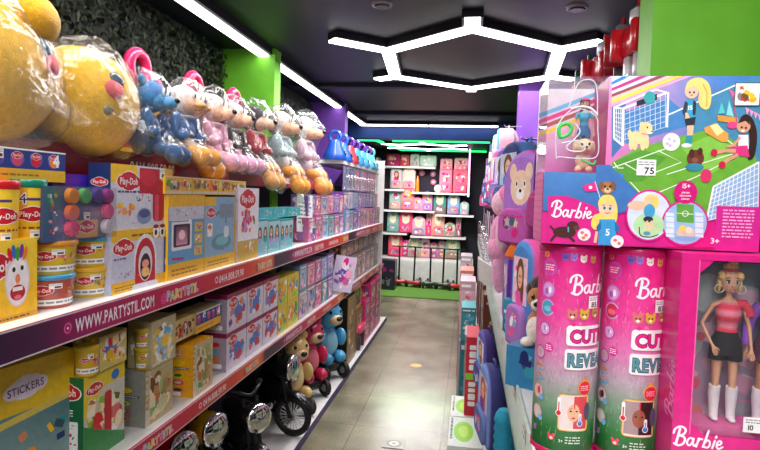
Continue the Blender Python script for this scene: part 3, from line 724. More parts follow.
def a_flat(fr, w, d, h, r, b):
    f = fr['front']; f.rect(0, w, 0, h, hx('dfb32c')); f.grid(0, w, h * .05, h * .2, hx('c8c2b4')); f.blobs(0, w, h * .2, h * .95, [RED, NAVY, BROWN, ORANGE, GREEN, CREAM], 40, r, .12, .34); f.rect(0, w, h * .95, h, hx('e8dcb0'))
zz = onX(190, 195, -1.07).z + .002
for i, (a, c_, lab) in enumerate(((165, 192, 'flat yellow clay box lying on the toaster oven box'), (192, 218, 'flat yellow clay box lying across toaster oven and sink boxes'), (218, 246, 'flat yellow clay box with orange pictures lying on the sink box'))):
    lbox('flat_clay_box', lab, 'box', a, c_, 177, -1.075, zz, .08, hx('dfb32c'), a_flat, seed=20 + i, h=.066)
def a_cream(fr, w, d, h, r, b):
    f = fr['front']; f.rect(0, w, 0, h, hx('e8e4ec')); f.grid(0, w, h * .0, h * .28, hx('c8a848')); doh_logo(f, w * .45, h * .84, w * .7); f.blobs(w * .1, w * .9, h * .35, h * .72, [RED, hx('d84a80'), ORANGE, GREEN, LILAC], 22, r, .08, .2); f.blobs(w * .3, w * .9, h * .05, h * .27, [GOLD, BROWN, ORANGE, WHITE], 14, r, .1, .25)
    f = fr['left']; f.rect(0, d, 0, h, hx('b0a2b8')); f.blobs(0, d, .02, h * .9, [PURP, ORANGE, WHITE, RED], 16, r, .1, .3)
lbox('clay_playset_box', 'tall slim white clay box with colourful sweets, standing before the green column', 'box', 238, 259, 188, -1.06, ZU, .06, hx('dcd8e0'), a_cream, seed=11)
# ------------------------------------------------------------------ bagged plush toys on the top shelf
def ray_ell(c, d, e):
    (ex, ey, ez), (a, b, k) = e
    p = Vector(((c[0] - ex) / a, (c[1] - ey) / b, (c[2] - ez) / k)); q = Vector((d[0] / a, d[1] / b, d[2] / k))
    A = q.dot(q); B = p.dot(q); D = B * B - A * (p.dot(p) - 1)
    return (-B + math.sqrt(D)) / A if D > 0 else 0
def bag(parent, els, s, seed, name='plastic_bag', spike=.09, nu=56, nv=40, peak=(0.15, 0.1)):
    c = Vector((sum(e[0][0] for e in els), sum(e[0][1] for e in els), sum(e[0][2] for e in els))) / len(els)
    R = [[0.] * nu for _ in range(nv + 1)]; D = [[None] * nu for _ in range(nv + 1)]
    for j in range(nv + 1):
        t = PI * j / nv
        for i in range(nu):
            p = 2 * PI * i / nu; d = Vector((math.sin(t) * math.cos(p), math.sin(t) * math.sin(p), math.cos(t))); D[j][i] = d
            R[j][i] = max([ray_ell(c, d, e) for e in els] + [.1 * s])
    for _ in range(5):
        R = [[max(R[j][i], (R[max(j - 1, 0)][i] + R[min(j + 1, nv)][i] + R[j][i - 1] + R[j][(i + 1) % nu]) / 4) for i in range(nu)] for j in range(nv + 1)]
    vs = []
    for j in range(nv + 1):
        for i in range(nu):
            d = D[j][i]; q = d * 3.2 + Vector((seed * 7.1, seed * 3.3, 0))
            n1 = noise.noise(q); n2 = abs(noise.noise(q * 2.3)); n3 = abs(noise.noise(q * 5.1))
            k = R[j][i] * (1.0 + .04 * n1 + .09 * n2 + .05 * n3) + .012 * s
            up = max(0, d.z) ** 6 * spike * s
            P = c + d * k + Vector((peak[0] * up, -peak[1] * up, up))
            if j in (0, nv): P = c + Vector((0, 0, 1 if j == 0 else -1)) * R[j][0] * 1.05 + Vector((peak[0], -peak[1], 1)) * (spike * s if j == 0 else 0)
            vs.append(P)
    fs = [(j * nu + i, (j + 1) * nu + i, (j + 1) * nu + (i + 1) % nu, j * nu + (i + 1) % nu) for j in range(nv) for i in range(nu)]
    b = MB(); b.add(vs, fs, WHITE, 'bag', True); return b.build(name, parent)
def ellpart(parent, name, items, col, m='plush', nu=24, nv=14, label=None):
    b = MB()
    for c, r in items: b.ell(c, r, col, m, nu, nv)
    o = b.build(name, parent)
    if label: o['label'] = label
    return o
def seated(label, loc, rz, s, head, face, body, shirt, foot, ear, kind, seed, turn=0., bagged=True, group=None, drop=0.):
    """seated soft toy facing -y, s metres tall, feet reaching over the shelf edge"""
    t = empty('plush_' + kind, loc, rz, label, 'plush toy', group)
    def S(*q): return tuple(x * s for x in q)
    els = []
    def P(name, items, col, m='plush', keep=True, **k):
        it = [(S(*c), S(*r)) for c, r in items]
        if keep: els.extend(it)
        return ellpart(t, name, it, col, m, **k)
    P('body', [((0, .02, .27), (.19, .17, .27)), ((0, .0, .16), (.22, .19, .16))], body)
    if shirt: P('shirt', [((0, .0, .34), (.21, .19, .17))], shirt, 'fabric'); P('collar', [((0, -.05, .5), (.15, .14, .04))], mixc(shirt, WHITE, .5), 'fabric', False)
    P('head', [((0, -.04, .7), (.21, .19, .19))], head)
    P('face', [((0, -.11, .66), (.17, .15, .13))], face)
    if kind == 'duck':
        b = MB(); b.ell(S(0, -.27, .64), S(.08, .085, .04), hx('e0a050'), 'plush', 16, 8); b.ell(S(0, -.25, .6), S(.06, .06, .025), hx('d08838'), 'plush', 16, 8); b.build('beak', t); els.append((S(0, -.27, .63), S(.1, .1, .05)))
    else:
        P('muzzle', [((0, -.26, .63), (.095, .1, .075))], face); P('nose', [((0, -.36, .66), (.042, .034, .032))], BLACK, 'plastic', False, nu=12, nv=8)
    for k in (-1, 1):
        P('eye', [((k * .075, -.225, .755), (.032, .02, .048))], WHITE, 'plastic', False, nu=12, nv=8); P('pupil', [((k * .072, -.243, .75), (.016, .009, .028))], BLACK, 'plastic', False, nu=10, nv=6)
        if kind == 'puppy': P('ear', [((k * .22, .0, .72), (.06, .09, .16))], ear)
        elif kind == 'bear': P('ear', [((k * .16, .0, .87), (.075, .045, .075))], ear)
        P('arm', [((k * .23, -.08, .38), (.07, .09, .16)), ((k * .22, -.17, .27), (.065, .075, .07))], shirt or body)
        P('foot', [((k * .13, -.26, .07 - drop * .3), (.09, .14, .085)), ((k * .135, -.34, .03 - drop * .7), (.085, .08, .1)), ((k * .14, -.38, .02 - drop), (.105, .11, .11))], foot)
    if bagged: bag(t, els, s, seed)
    return t
XP = -1.27
def plush_at(px, s, label, kind, seed, head, face, body, shirt, foot, ear, x=XP, drop=0., turn=0.):
    y = onX(px, 140, -1.2).y
    return seated(label, (x, y, ZT + .07 * s), PI / 2 + turn, s, head, face, body, shirt, foot, ear, kind, seed, drop=drop)
PEACH = hx('f0c2a4')
def blob_plush(label, y, x, s, seed, feats):
    """large round yellow soft toy lying on the shelf; feats: (kind, azimuth, elevation) of what the cover shows"""
    t = empty('plush_ball', (x, y, ZT), PI / 2, label, 'plush toy'); Yc = hx('e6b31a'); A, B, K = s * .53, s * .36, s * .43; cz = K * .97
    b = MB(); b.ell((0, 0, cz), (A, B, K), Yc, 'plush', 40, 28); b.build('body', t); els = [((0, 0, cz), (A, B, K))]
    for kind, az, el in feats:
        d = Vector((math.sin(az) * math.cos(el), -math.cos(az) * math.cos(el), math.sin(el))); c = (d.x * A, d.y * B, cz + d.z * K)
        rot = d.to_track_quat('Z', 'Y').to_euler(); b = MB(); R, col, m = {'eye': (.048, hx('4a5a68'), 'plastic'), 'cheek': (.058, hx('d8606a'), 'plush'), 'nose': (.03, hx('8a8a70'), 'plastic'), 'ear': (.12, hx('e0a81c'), 'plush')}[kind]
        b.ell(c, (R * s * 1.5, R * s * 1.25, R * s * (.5 if kind != 'ear' else 1.1)), col, m, 18, 10, rot); b.build(kind, t)
    bag(t, els + [((0, -B * .3, cz - K * .5), (A * .9, B * .9, K * .5))], s, seed, spike=.06)
blob_plush('big yellow round plush in crinkled clear bag at the near end of the shelf', 1.33, -1.32, .5, 1.3, [('eye', .4, .3), ('cheek', .46, .1), ('ear', .5, .75)])
blob_plush('yellow round plush in clear bag lying next to the blue plush', 1.74, -1.28, .42, 2.6, [('eye', -.12, .42), ('cheek', -.22, .2), ('nose', -.34, -.18)])
plush_at(147, .31, 'blue plush animal with dark nose in clear bag beside the yellow plush', 'bear', 3, hx('3f7cb4'), hx('5a9ac8'), hx('2f6398'), None, hx('2d5484'), hx('35699c'), x=-1.2, turn=.15)
plush_at(172, .33, 'cream duck plush with blue shirt in clear bag next to the blue plush', 'duck', 4, hx('ece0d8'), PEACH, hx('e8dcd4'), hx('4a78b0'), hx('e2a040'), PEACH, x=-1.17)
plush_at(198, .36, 'cream duck plush with red shirt and orange feet, third bag past the yellow plush', 'duck', 5, hx('eadfda'), PEACH, hx('e6dad2'), hx('a84450'), hx('e09a34'), PEACH, drop=.12)
plush_at(221, .38, 'puppy plush in pale pink dress in clear bag, in front of the green column', 'puppy', 6, hx('f0d8d0'), PEACH, hx('e8a4c0'), hx('f0b8d0'), hx('e8b0c8'), hx('3a3238'))
plush_at(241, .38, 'puppy plush in black and pink dress in clear bag, before the green column', 'puppy', 7, hx('e8cfc8'), PEACH, hx('d890b0'), hx('3c3438'), hx('e6a8c4'), hx('2c282c'))
plush_at(262, .41, 'dark eared puppy plush in red shirt with tan feet, by the green column', 'puppy', 8, hx('3a3638'), hx('e8c4ac'), hx('2e2c30'), hx('b83840'), hx('e0a860'), hx('242226'), drop=.2)
plush_at(287, .45, 'peach faced puppy plush with big orange feet in bag, just past the green column', 'puppy', 9, hx('d8ccc4'), hx('e6b898'), hx('c8ccd0'), hx('a8c0c4'), hx('eb9a24'), hx('8a8078'), drop=.22)
plush_at(310, .49, 'peach faced puppy plush in grey shirt, last bag before the blue toys', 'puppy', 10, hx('d4cac4'), hx('e2b494'), hx('c4bcc8'), hx('c8a8b8'), hx('e8982a'), hx('7a7074'), drop=.2)
# pink push toys standing behind the bags
def push_toy(px, zt, label):
    y = onX(px, 75, -1.40).y; t = empty('push_toy', (-1.37, y, ZT), PI / 2, label, 'push toy', 'pink push toys behind the plush'); h = zt - ZT
    b = MB(); b.bev(-.06, .06, -.055, .055, .03, .16, .03, hx('d8286a')); b.build('body', t)
    b = MB(); b.cyl((0, 0, .15), (0, 0, h - .1), .02, hx('e22f72')); b.build('stem', t)
    b = MB(); b.torus((0, 0, h - .06), .062, .024, hx('ea2f70'), 'plastic', 'y', 24, 10); b.build('handle', t)
    b = MB(); b.bev(-.03, .03, -.025, .0, h - .16, h - .1, .01, hx('f0d04c')); b.build('button', t)
    for k in (-1, 1):
        b = MB(); b.cyl((k * .062, 0, .03), (k * .08, 0, .03), .03, hx('f2c83a'), 'plastic', 16); b.build('wheel', t)
push_toy(131, 2.15, 'pink push toy with ring handle rising behind the blue plush'); push_toy(146, 2.06, 'shorter pink push toy close behind the blue plush'); push_toy(188, 2.16, 'pink push toy with ring handle behind the two duck plush'); push_toy(229, 2.17, 'pink push toy with ring handle against the green column')
# bubble lanterns on the far top shelf
for i, (px, c, lab) in enumerate(((335, hx('2456b8'), 'dark blue bubble toy with loop handle, next to the last plush bag'), (342, hx('2a62c4'), 'dark blue bubble toy, second past the plush bags'), (349, hx('b8404c'), 'red bubble toy with purple handle on the far top shelf'), (355, hx('4a9cd8'), 'light blue bubble toy next to the red one'), (361, hx('58a8de'), 'light blue bubble toy with purple handle, third from the end panel'), (367, hx('6ab8e4'), 'pale blue bubble toy, second from the end panel'), (373, hx('70c0c8'), 'pale teal bubble toy at the end of the top shelf'))):
    y = min(onX(px, 150, -1.2).y, 6.82); t = empty('bubble_toy', (-1.2, y, 1.9), PI / 2, lab, 'bubble toy'); hc = PURP if i in (2, 3, 4, 5) else c
    b = MB(); b.lathe([(.1, 0), (.11, .012), (.095, .06), (.065, .12), (.055, .16), (.04, .18)], c, 'plastic', 16); b.build('body', t)
    b = MB(); b.torus((0, 0, .205), .05, .016, hc, 'plastic', 'x', 16, 6); b.build('handle', t)
    b = MB(); b.cyl((0, -.07, .055), (0, -.1, .065), .022, hx('20242c'), 'plastic', 10); b.build('nozzle', t)
# ------------------------------------------------------------------ rest of the left shelving
NUM = ['first', 'second', 'third', 'fourth', 'fifth', 'sixth', 'seventh', 'eighth', 'ninth', 'tenth', 'eleventh', 'twelfth', 'thirteenth', 'fourteenth', 'fifteenth', 'sixteenth', 'seventeenth', 'eighteenth', 'nineteenth', 'twentieth']
def kid(f, u, v, s, hair, shirt=TEAL):
    f.ell(u, v - s * .9, s * .75, s * .5, shirt, 12); f.ell(u, v + s * .08, s * .62, s * .72, hair, 14); f.ell(u - s * .45, v - s * .3, s * .22, s * .55, hair, 10); f.ell(u + s * .45, v - s * .3, s * .22, s * .55, hair, 10)
    f.ell(u, v - s * .05, s * .42, s * .52, hx('e0a684'), 14); f.ell(u - s * .16, v, s * .06, s * .07, BLACK, 8); f.ell(u + s * .16, v, s * .06, s * .07, BLACK, 8); f.ell(u, v - s * .28, s * .2, s * .09, WHITE, 10)
def a_kids(bg, n=2):
    def art(fr, w, d, h, r, b):
        f = fr['front']; f.grid(0, w, 0, h, None, 1, 4, lambda a, c: mixc(bg, mixc(bg, WHITE, .5), c)); s = min(w / n * .5, h * .34)
        for i in range(n): kid(f, w * (i + .5) / n, h * .62, s, r.choice([DBROWN, BROWN, BLACK]), r.choice([TEAL, LILAC, PINK]))
        f.blobs(0, w, 0, h * .26, [TEAL, WHITE, LILAC, PINK], 14, r); f.rect(0, w, h * .94, h, hx('2a9aa4'))
        f = fr['left']; f.rect(0, d, 0, h, hx('4a9aa0'))
    return art
def a_photo(pal, bg, band=None, title=None, tcol=WHITE, dens=44):
    def art(fr, w, d, h, r, b):
        f = fr['front']; f.rect(0, w, 0, h, bg); f.blobs(w * .02, w * .98, h * .03, h * .97, pal, dens, r, .06, .2, 'eert'); f.blobs(w * .2, w * .85, h * .2, h * .7, pal, 12, r, .12, .28, 'e')
        if band: f.rect(0, w, h * .84, h, band); f.microtext(w * .06, w * .9, h * .87, h * .97, 1, tcol, r)
        if title: f.text(title, w * .5, h * .72, h * .14, WHITE, 2, .8, 'c'); f.text(title, w * .5, h * .72, h * .14, tcol, 1, .8, 'c')
        f.microtext(w * .05, w * .6, h * .03, h * .1, 1, WHITE, r)
        f = fr['left']; f.blobs(d * .05, d * .95, h * .1, h * .9, pal, 12, r, .1, .25)
    return art
def a_doll(bg, dress, hair, pal):
    def art(fr, w, d, h, r, b):
        f = fr['front']; f.rect(0, w, 0, h, bg); f.rrect(w * .1, w * .9, h * .08, h * .8, w * .06, mixc(bg, WHITE, .28)); f.blobs(w * .06, w * .94, h * .06, h * .82, pal + [mixc(bg, BLACK, .5), mixc(bg, BLACK, .25)], 34, r, .05, .14, 'eert')
        x = w * .45; s = h * .8; f.poly([(x - s * .16, h * .12), (x + s * .16, h * .12), (x + s * .05, h * .46), (x - s * .05, h * .46)], dress); f.ell(x, h * .56, s * .11, s * .14, hair); f.ell(x, h * .55, s * .065, s * .085, SKIN); f.line([(x - s * .05, h * .44), (x - s * .13, h * .3)], s * .03, SKIN); f.line([(x + s * .05, h * .44), (x + s * .13, h * .32)], s * .03, SKIN)
        f.microtext(w * .1, w * .8, h * .84, h * .95, 1, WHITE, r)
        f = fr['left']; f.blobs(d * .05, d * .95, h * .05, h * .95, pal, 12, r, .12, .3)
    return art
XL = -1.07
# -- upper shelf, beyond the tall white box
tk = onX(273, 219, XL).z
for i, (a, c) in enumerate(((257, 268), (268, 280), (280, 293))):
    lbox('glamour_kit_box', 'teal box with %s smiling girls, %s past the tall slim white box' % (('two', 'two', 'three')[i], NUM[i]), 'box', a, c, 219, XL, ZU, .08, hx('3fa6b0'), a_kids(hx('58b8c0'), (2, 2, 3)[i]), seed=30 + i)
for i, (a, c) in enumerate(((259, 273), (273, 287), (287, 300))):
    lbox('flat_teal_box', 'flat teal box lying over the boxes of smiling girls, %s from the green column' % NUM[i], 'box', a, c, 208, XL - .02, tk + .002, .1, hx('2f9aa4'), a_photo([TEAL, WHITE, LILAC, SKY], hx('3fb0b4'), dens=24), seed=34 + i, h=.055)
y_ = onX(303, 215, -1.06).y; b = MB(); b.box(-.075, .075, -.002, .002, 0, .26, hx('e4e8e2'), 'card'); f = Fr(b, lambda u, v, w: (u - .075, -.002 - w, v)); f.microtext(.012, .138, .05, .24, 7, hx('7a9a94'), rnd); f.rect(.01, .06, .2, .25, hx('b8d0c0'))
o = tag(b.build('leaning_card', None, (-1.10, y_ + .18, ZU + .07), PI / 2 - .5), 'white printed card leaning out between teal boxes and lilac tub on the upper shelf', 'card'); o.rotation_euler = (-.12, .1, PI / 2 - .5)
t = tub('lilac tub with teal lid under the leaning white card', (-1.11, onX(305, 235, -1.1).y + .1, ZU), PI / 2, .055, .1, hx('38b0a8'), hx('7a62b8'), art=lambda f, r, h: f.blobs(-r, r, h * .1, h * .8, [PURP, TEAL, WHITE, LPINK], 16, random.Random(2)), name='sequin_tub')
far = random.Random(77)
PALS = [('lilac', hx('7e68b0'), [PURP, WHITE, LPINK, TEAL]), ('pink', hx('b8648f'), [HOT, WHITE, LPINK, PURP]), ('teal', hx('3f8c92'), [TEAL, WHITE, LILAC, PINK]), ('violet', hx('6a4a9a'), [PURP, LPINK, SKY, WHITE]), ('rose', hx('c86a90'), [HOT, CREAM, WHITE, MAG]), ('pale blue', hx('7a94b8'), [SKY, WHITE, LPINK, BLUE]), ('white', hx('b4aab8'), [LPINK, SKY, PURP, TEAL])]
HAIRS = [BLOND, DBROWN, BROWN, hx('c87ab0'), BLACK]
def run(y0, y1, wlo, whi, z0, hlo, hhi, where, noun='doll box', name='doll_box', X=XL, d=.12, pal=PALS, group=None, start=0, art=None, gap=.008, cat='box'):
    y = y0; n = 0; r = far
    lst = []
    while y < y1 - wlo * .7:
        w = min(r.uniform(wlo, whi), y1 - y); h = r.uniform(hlo, hhi); cn, c, pl = r.choice(pal)
        a = art(cn, c, pl) if art else (a_doll(c, r.choice(pl), r.choice(HAIRS), pl) if r.random() < .6 else a_photo(pl + [SKIN], c, mixc(c, BLACK, .3), dens=30))
        o = carton(name, '%s %s %s' % (cn, noun, where % NUM[min(n + start, 19)]), cat, (X - d / 2, y + w / 2, z0), PI / 2, w - gap, d, h, c, a, group=group, seed=r.randint(0, 9999)); lst.append((o, y, w, h)); y += w; n += 1
    return lst
run(3.74, 4.9, .13, .2, ZU, .165, .175, 'standing on the upper shelf, %s past the leaning white card')
run(3.78, 4.9, .14, .22, ZU + .178, .14, .15, 'stacked upper row, %s past the leaning white card', X=XL - .02)
run(4.92, 6.88, .15, .24, ZU, .18, .2, 'on the upper shelf, %s under the bubble toys')
run(4.95, 6.85, .16, .26, ZU + .202, .14, .16, 'stacked second row, %s under the bubble toys', X=XL - .03)
# blister packs hanging under the bubble toy shelf
y = 5.02; i = 0
while y < 6.8:
    cn, c, pl = far.choice(PALS); b = MB(); w_ = .13
    t = empty('hanging_blister_pack', (-1.125, y + w_ / 2, 1.63), PI / 2, '%s blister pack hanging below the bubble toys, %s along' % (cn, NUM[i]), 'blister pack')
    b.box(-.058, .058, .0, .003, 0, .225, c, 'card'); f = Fr(b, lambda u, v, w: (u - .058, -w, v)); f.blobs(.005, .11, .16, .22, pl, 12, far); f.blobs(.01, .106, .01, .15, pl + [SKIN, PINK], 26, far, .08, .2); b.build('backing_card', t)
    b = MB(); b.bev(-.045, .045, -.035, -.001, .015, .15, .012, WHITE, 'blister'); b.build('blister', t)
    b = MB(); b.tube([(0, .05, .215), (0, -.05, .215), (0, -.06, .225)], .003, GREY, 'metal', 6); b.build('hook', t)
    y += w_ + .02; i += 1
# -- lower shelf
ZL0 = ZL
def a_stick(fr, w, d, h, r, b):
    f = fr['front']; f.rect(0, w, 0, h, hx('7f9a96')); f.grid(0, w, h * .62, h, hx('e8c326')); f.grid(0, w, h * .0, h * .62, None, 6, 4, lambda a, c: mixc(hx('8fa8a0'), hx('4f7c88'), a * c)); f.poly([(0, h * .62), (w * .5, h * .55), (w, h * .66), (w, h * .6), (w * .5, h * .5), (0, h * .5)], hx('d8c25a'))
    q = f.sub(w * .78, h * .8, 1, .06); cloud(q, 0, 0, h * .36, hx('e6e0ea'), 1); q.text('STICKERS', 0, -h * .03, h * .062, hx('7a3f8a'), 1, .8, 'c')
    f.blobs(w * .3, w * .98, h * .05, h * .5, [ORANGE, hx('e87a4a'), YEL, GREEN, TEAL, NAVY, hx('5a8a4a')], 30, r, .06, .18); f.ell(w * .62, h * .36, w * .06, h * .06, hx('284a86')); f.ell(w * .66, h * .2, w * .1, h * .07, hx('e8823c'), rot=.5); doh_logo(f, w * .36, h * .62, w * .3); price(f, w * .5, h * .72, w * .09, h * .1)
zs = onX(60, 352, -1.15).z; ys = onX(76, 360, -1.12).y
carton('sticker_set_box', 'large yellow topped sticker box standing slanted at the near end of the lower shelf', 'box', (-1.25, 1.17, ZL), PI / 2 - .16, .72, .1, zs - ZL, hx('e0bc2a'), a_stick, seed=40, cols={'left': hx('d8b020')})
def a_green(fr, w, d, h, r, b):
    f = fr['left']; f.grid(0, d, 0, h, None, 1, 4, lambda a, c: mixc(hx('0f5a34'), hx('176a3e'), c)); doh_logo(f, d * .5, h * .82, d * .8); f.microtext(d * .15, d * .8, h * .55, h * .64, 3, WHITE, r); f.rrect(d * .08, d * .88, h * .02, h * .5, .004, hx('e8e8e6')); f.blobs(d * .1, d * .86, h * .4, h * .48, [RED, PINK, ORANGE, LIME], 6, r, .08, .1, 'e'); f.blobs(d * .1, d * .86, h * .05, h * .38, [GREY, RED, GREEN, DKG], 18, r, .03, .09)
    f = fr['front']; f.rect(0, w, 0, h, hx('c9c6b8')); f.grid(0, w, h * .8, h, hx('dcc22c')); f.poly([(0, h * .8), (w * .5, h * .8), (0, h * .5)], hx('e0c832')); doh_logo(f, w * .25, h * .82, w * .36); f.blobs(w * .08, w * .42, h * .6, h * .74, [WHITE], 6, r, .12, .2); f.blobs(w * .02, w * .98, h * .1, h * .75, [RED, GREEN, WHITE, hx('b8403c'), LIME, CREAM, BROWN], 40, r, .07, .22); f.rrect(w * .48, w * .66, h * .12, h * .72, .01, hx('c02a30')); f.poly([(0, 0), (w, 0), (w, h * .12), (w * .4, h * .3), (0, h * .45)], hx('2f8a44')); f.ell(w * .75, h * .88, w * .1, h * .06, BLUE)
lbox('clay_playset_box', 'dark green sided clay box standing on the lower shelf before the grey craft box', 'box', 83, 125, 369, -1.10, ZL, .15, hx('135f38'), a_green, seed=41, cols={'top': hx('d8c22c')})
zg = onX(104, 369, -1.10).z
t = tub('yellow clay can standing on the green sided box', (-1.115, onX(86, 360, -1.11).y + .01, zg + .002), PI / 2 - .5, .036, .09, hx('d8bc30'), hx('cfae2c'), 'can')
def a_wrapbox(fr, w, d, h, r, b):
    f = fr['front']; f.rect(0, w, 0, h, hx('cdbb70')); doh_logo(f, w * .3, h * .6, w * .4); f.blobs(0, w, 0, h, [YEL, RED, WHITE, BROWN, CREAM, BLUE], 34, r, .08, .25)
    f = fr['left']; f.blobs(0, d, 0, h, [YEL, CREAM, BROWN], 16, r)
lbox('clay_variety_box', 'wrapped yellow clay box lying behind the can, on the green sided box', 'box', 99, 127, 333, -1.09, zg + .002, .09, hx('b8a040'), a_wrapbox, seed=42)
def art_craft(side, front, title):
    def art(fr, w, d, h, r, b):
        f = fr['left']; f.rect(0, d, 0, h, side); q = f.sub(d * .5, h * .83, 1, 0)
        q.text('ART', 0, 0, h * .075, WHITE, 2, .9, 'c'); q.text('ART', 0, 0, h * .075, hx('c0282c'), 1, .9, 'c'); q.text('CRAFT', 0, -h * .07, h * .05, WHITE, 2, .85, 'c'); q.text('CRAFT', 0, -h * .07, h * .05, hx('c0282c'), 1, .85, 'c')
        f.ell(d * .5, h * .66, d * .24, h * .06, YEL); f.rect(d * .12, d * .88, h * .53, h * .57, DKG); f.microtext(d * .14, d * .86, h * .535, h * .565, 1, WHITE, r)
        for i in range(3): f.ell(d * .5, h * (.42 - .14 * i), d * .2, h * .05, (hx('c8d040'), hx('c8505a'), hx('e0805a'))[i]); f.ell(d * .5, h * (.42 - .14 * i), d * .13, h * .03, (hx('5a6a20'), hx('e8b8a8'), hx('6a3a30'))[i])
        if title: f.rect(d * .2, d * .6, h * .02, h * .1, WHITE)
        f = fr['front']; f.rect(0, w, 0, h, front); f.blobs(w * .02, w * .98, h * .02, h * .98, [CREAM, hx('b89a58'), GREEN, hx('c8683c'), hx('e0d8b8'), BROWN, hx('8a9a50')], 60, r, .06, .2); f.rect(0, w * .16, 0, h, mixc(front, WHITE, .3)); f.text('ART CRAFT', w * .12, h * .3, w * .13, hx('b08a2a'), 1, .9, 'l', 0, PI / 2)
    return art
lbox('craft_set_box', 'grey sided craft box on the lower shelf between the green and the yellow box', 'box', 145, 173, 366, -1.08, ZL, .19, hx('84847c'), art_craft(hx('8a8a80'), hx('b8a878'), False), seed=43)
zc = onX(159, 366, -1.08).z
t = tub('lower yellow can on the grey sided craft box', (-1.12, onX(146, 360, -1.11).y, zc + .002), PI / 2 - .5, .033, .075, hx('cbae34'), hx('c8a830'), 'can')
t = tub('upper yellow can on the grey sided craft box', (-1.12, onX(146, 360, -1.11).y, zc + .078), PI / 2 - .5, .033, .07, hx('d4bc4a'), hx('c8a830'), 'can')
lbox('clay_variety_box', 'cling wrapped craft box lying on the grey sided craft box', 'box', 151, 176, 318, -1.08, zc + .002, .09, hx('b8aa80'), a_photo([CREAM, YEL, SKY, WHITE, BROWN], hx('c0b288')), seed=44)
lbox('craft_set_box', 'yellow sided craft box with clear wrapped front on the lower shelf', 'box', 193, 213, 341, -1.06, ZL, .13, hx('e3a01e'), art_craft(hx('e8a51f'), hx('c8b088'), True), seed=45)
zy = onX(203, 341, -1.06).z
lbox('flat_clay_box', 'flat printed clay box lying on the yellow sided craft box', 'box', 170, 196, 305, -1.09, zy + .032, .1, hx('c0a050'), a_photo([YEL, RED, BROWN, CREAM, NAVY], hx('c8b070')), seed=46, h=.085)
lbox('flat_clay_box', 'flat box with figure four lying past the printed clay box', 'box', 196, 221, 300, -1.08, zy + .032, .1, hx('b0a070'), a_four, seed=47, h=.085)
def a_white(fr, w, d, h, r, b):
    f = fr['front']; f.rect(0, w, 0, h, hx('d6cfdc')); f.rect(0, w, h * .88, h, hx('8a1a4a')); f.blobs(w * .05, w * .95, h * .08, h * .85, [BLUE, hx('c8303c'), hx('7a4a9a'), ORANGE, SKY, WHITE], 30, r, .08, .22); doh_logo(f, w * .3, h * .75, w * .4); f.ell(w * .55, h * .45, w * .2, h * .18, hx('4a7ac8')); f.ell(w * .62, h * .3, w * .14, h * .12, hx('c84040'))
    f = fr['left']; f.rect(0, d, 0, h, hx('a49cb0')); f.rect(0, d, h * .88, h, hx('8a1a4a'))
    for i in range(3): f.ell(d * .5, h * (.7 - .2 * i), d * .2, h * .06, (RED, SKY, ORANGE)[i])
    f.rrect(d * .2, d * .8, h * .08, h * .2, .004, WHITE)
h9 = .178
for i, (a, c) in enumerate(((226, 246), (246, 262), (262, 277))):
    for k in (0, 1):
        loc, w, h = L_at(a, c, 340, XL, ZL, .11)
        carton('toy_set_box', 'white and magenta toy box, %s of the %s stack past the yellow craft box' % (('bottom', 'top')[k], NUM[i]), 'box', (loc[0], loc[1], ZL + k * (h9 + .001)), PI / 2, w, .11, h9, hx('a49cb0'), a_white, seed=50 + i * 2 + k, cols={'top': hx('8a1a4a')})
def a_yellowfig(fr, w, d, h, r, b):
    f = fr['front']; f.rect(0, w, 0, h, hx('d8c040')); f.blobs(w * .05, w * .95, h * .05, h * .95, [YEL, LIME, GREEN, BLUE, WHITE, ORANGE], 40, r, .08, .22); f.star(w * .4, h * .4, w * .25, w * .12, 9, YEL); f.ell(w * .4, h * .4, w * .12, w * .12, ORANGE); f.ell(w * .62, h * .2, w * .22, h * .13, LIME)
    f = fr['left']; f.blobs(0, d, 0, h, [YEL, LIME, WHITE], 14, r)
for i, (a, c) in enumerate(((277, 287), (287, 298))):
    loc, w, h = L_at(a, c, 300, XL, ZL, .1)
    for k in (0, 1): carton('flower_toy_box', 'yellow and lime toy box with flower picture, %s of the %s stack' % (('bottom', 'top')[k], ('nearer', 'second')[i]), 'box', (loc[0], loc[1], ZL + k * .165), PI / 2, w, .1, .163, hx('c0a838'), a_yellowfig, seed=60 + i * 2 + k)
yy = onX(298, 300, XL).y
run(yy + .02, 4.55, .16, .2, ZL, .18, .185, 'on the lower shelf, %s past the lime flower boxes'); run(yy + .02, 4.55, .16, .22, ZL + .187, .16, .17, 'stacked above, %s past the lime flower boxes')
DULL = [('brown', hx('8a6a58'), [CREAM, LPINK, BROWN, GREY]), ('dusky pink', hx('b08090'), [LPINK, WHITE, MAG, GREY]), ('grey', hx('8a8088'), [WHITE, LPINK, GREY, PURP]), ('clear fronted', hx('a898a0'), [LPINK, WHITE, CREAM, HOT])]
run(4.75, 6.88, .22, .3, ZL, .24, .25, 'on the lower shelf, %s past the slanted sign', 'toy box', 'toy_box', pal=DULL); run(4.95, 6.86, .24, .34, ZL + .255, .12, .14, 'on the upper row, %s past the slanted sign', 'toy box', 'toy_box', pal=DULL, X=XL - .04)
b = MB(); b.box(-.1, .1, -.002, .002, 0, .3, hx('d0c4dc'), 'card'); f = Fr(b, lambda u, v, w: (u - .1, -.002 - w, v)); f.blobs(.01, .19, .01, .29, [PURP, LPINK, WHITE, HOT, SKY], 30, rnd, .06, .2)
o = tag(b.build('slanted_card', None, (-1.03, 4.62, ZL + .02), PI / 2 - .9), 'pale lilac printed card slanting out from the lower shelf', 'card'); o.rotation_euler = (0, .18, PI / 2 - .9)
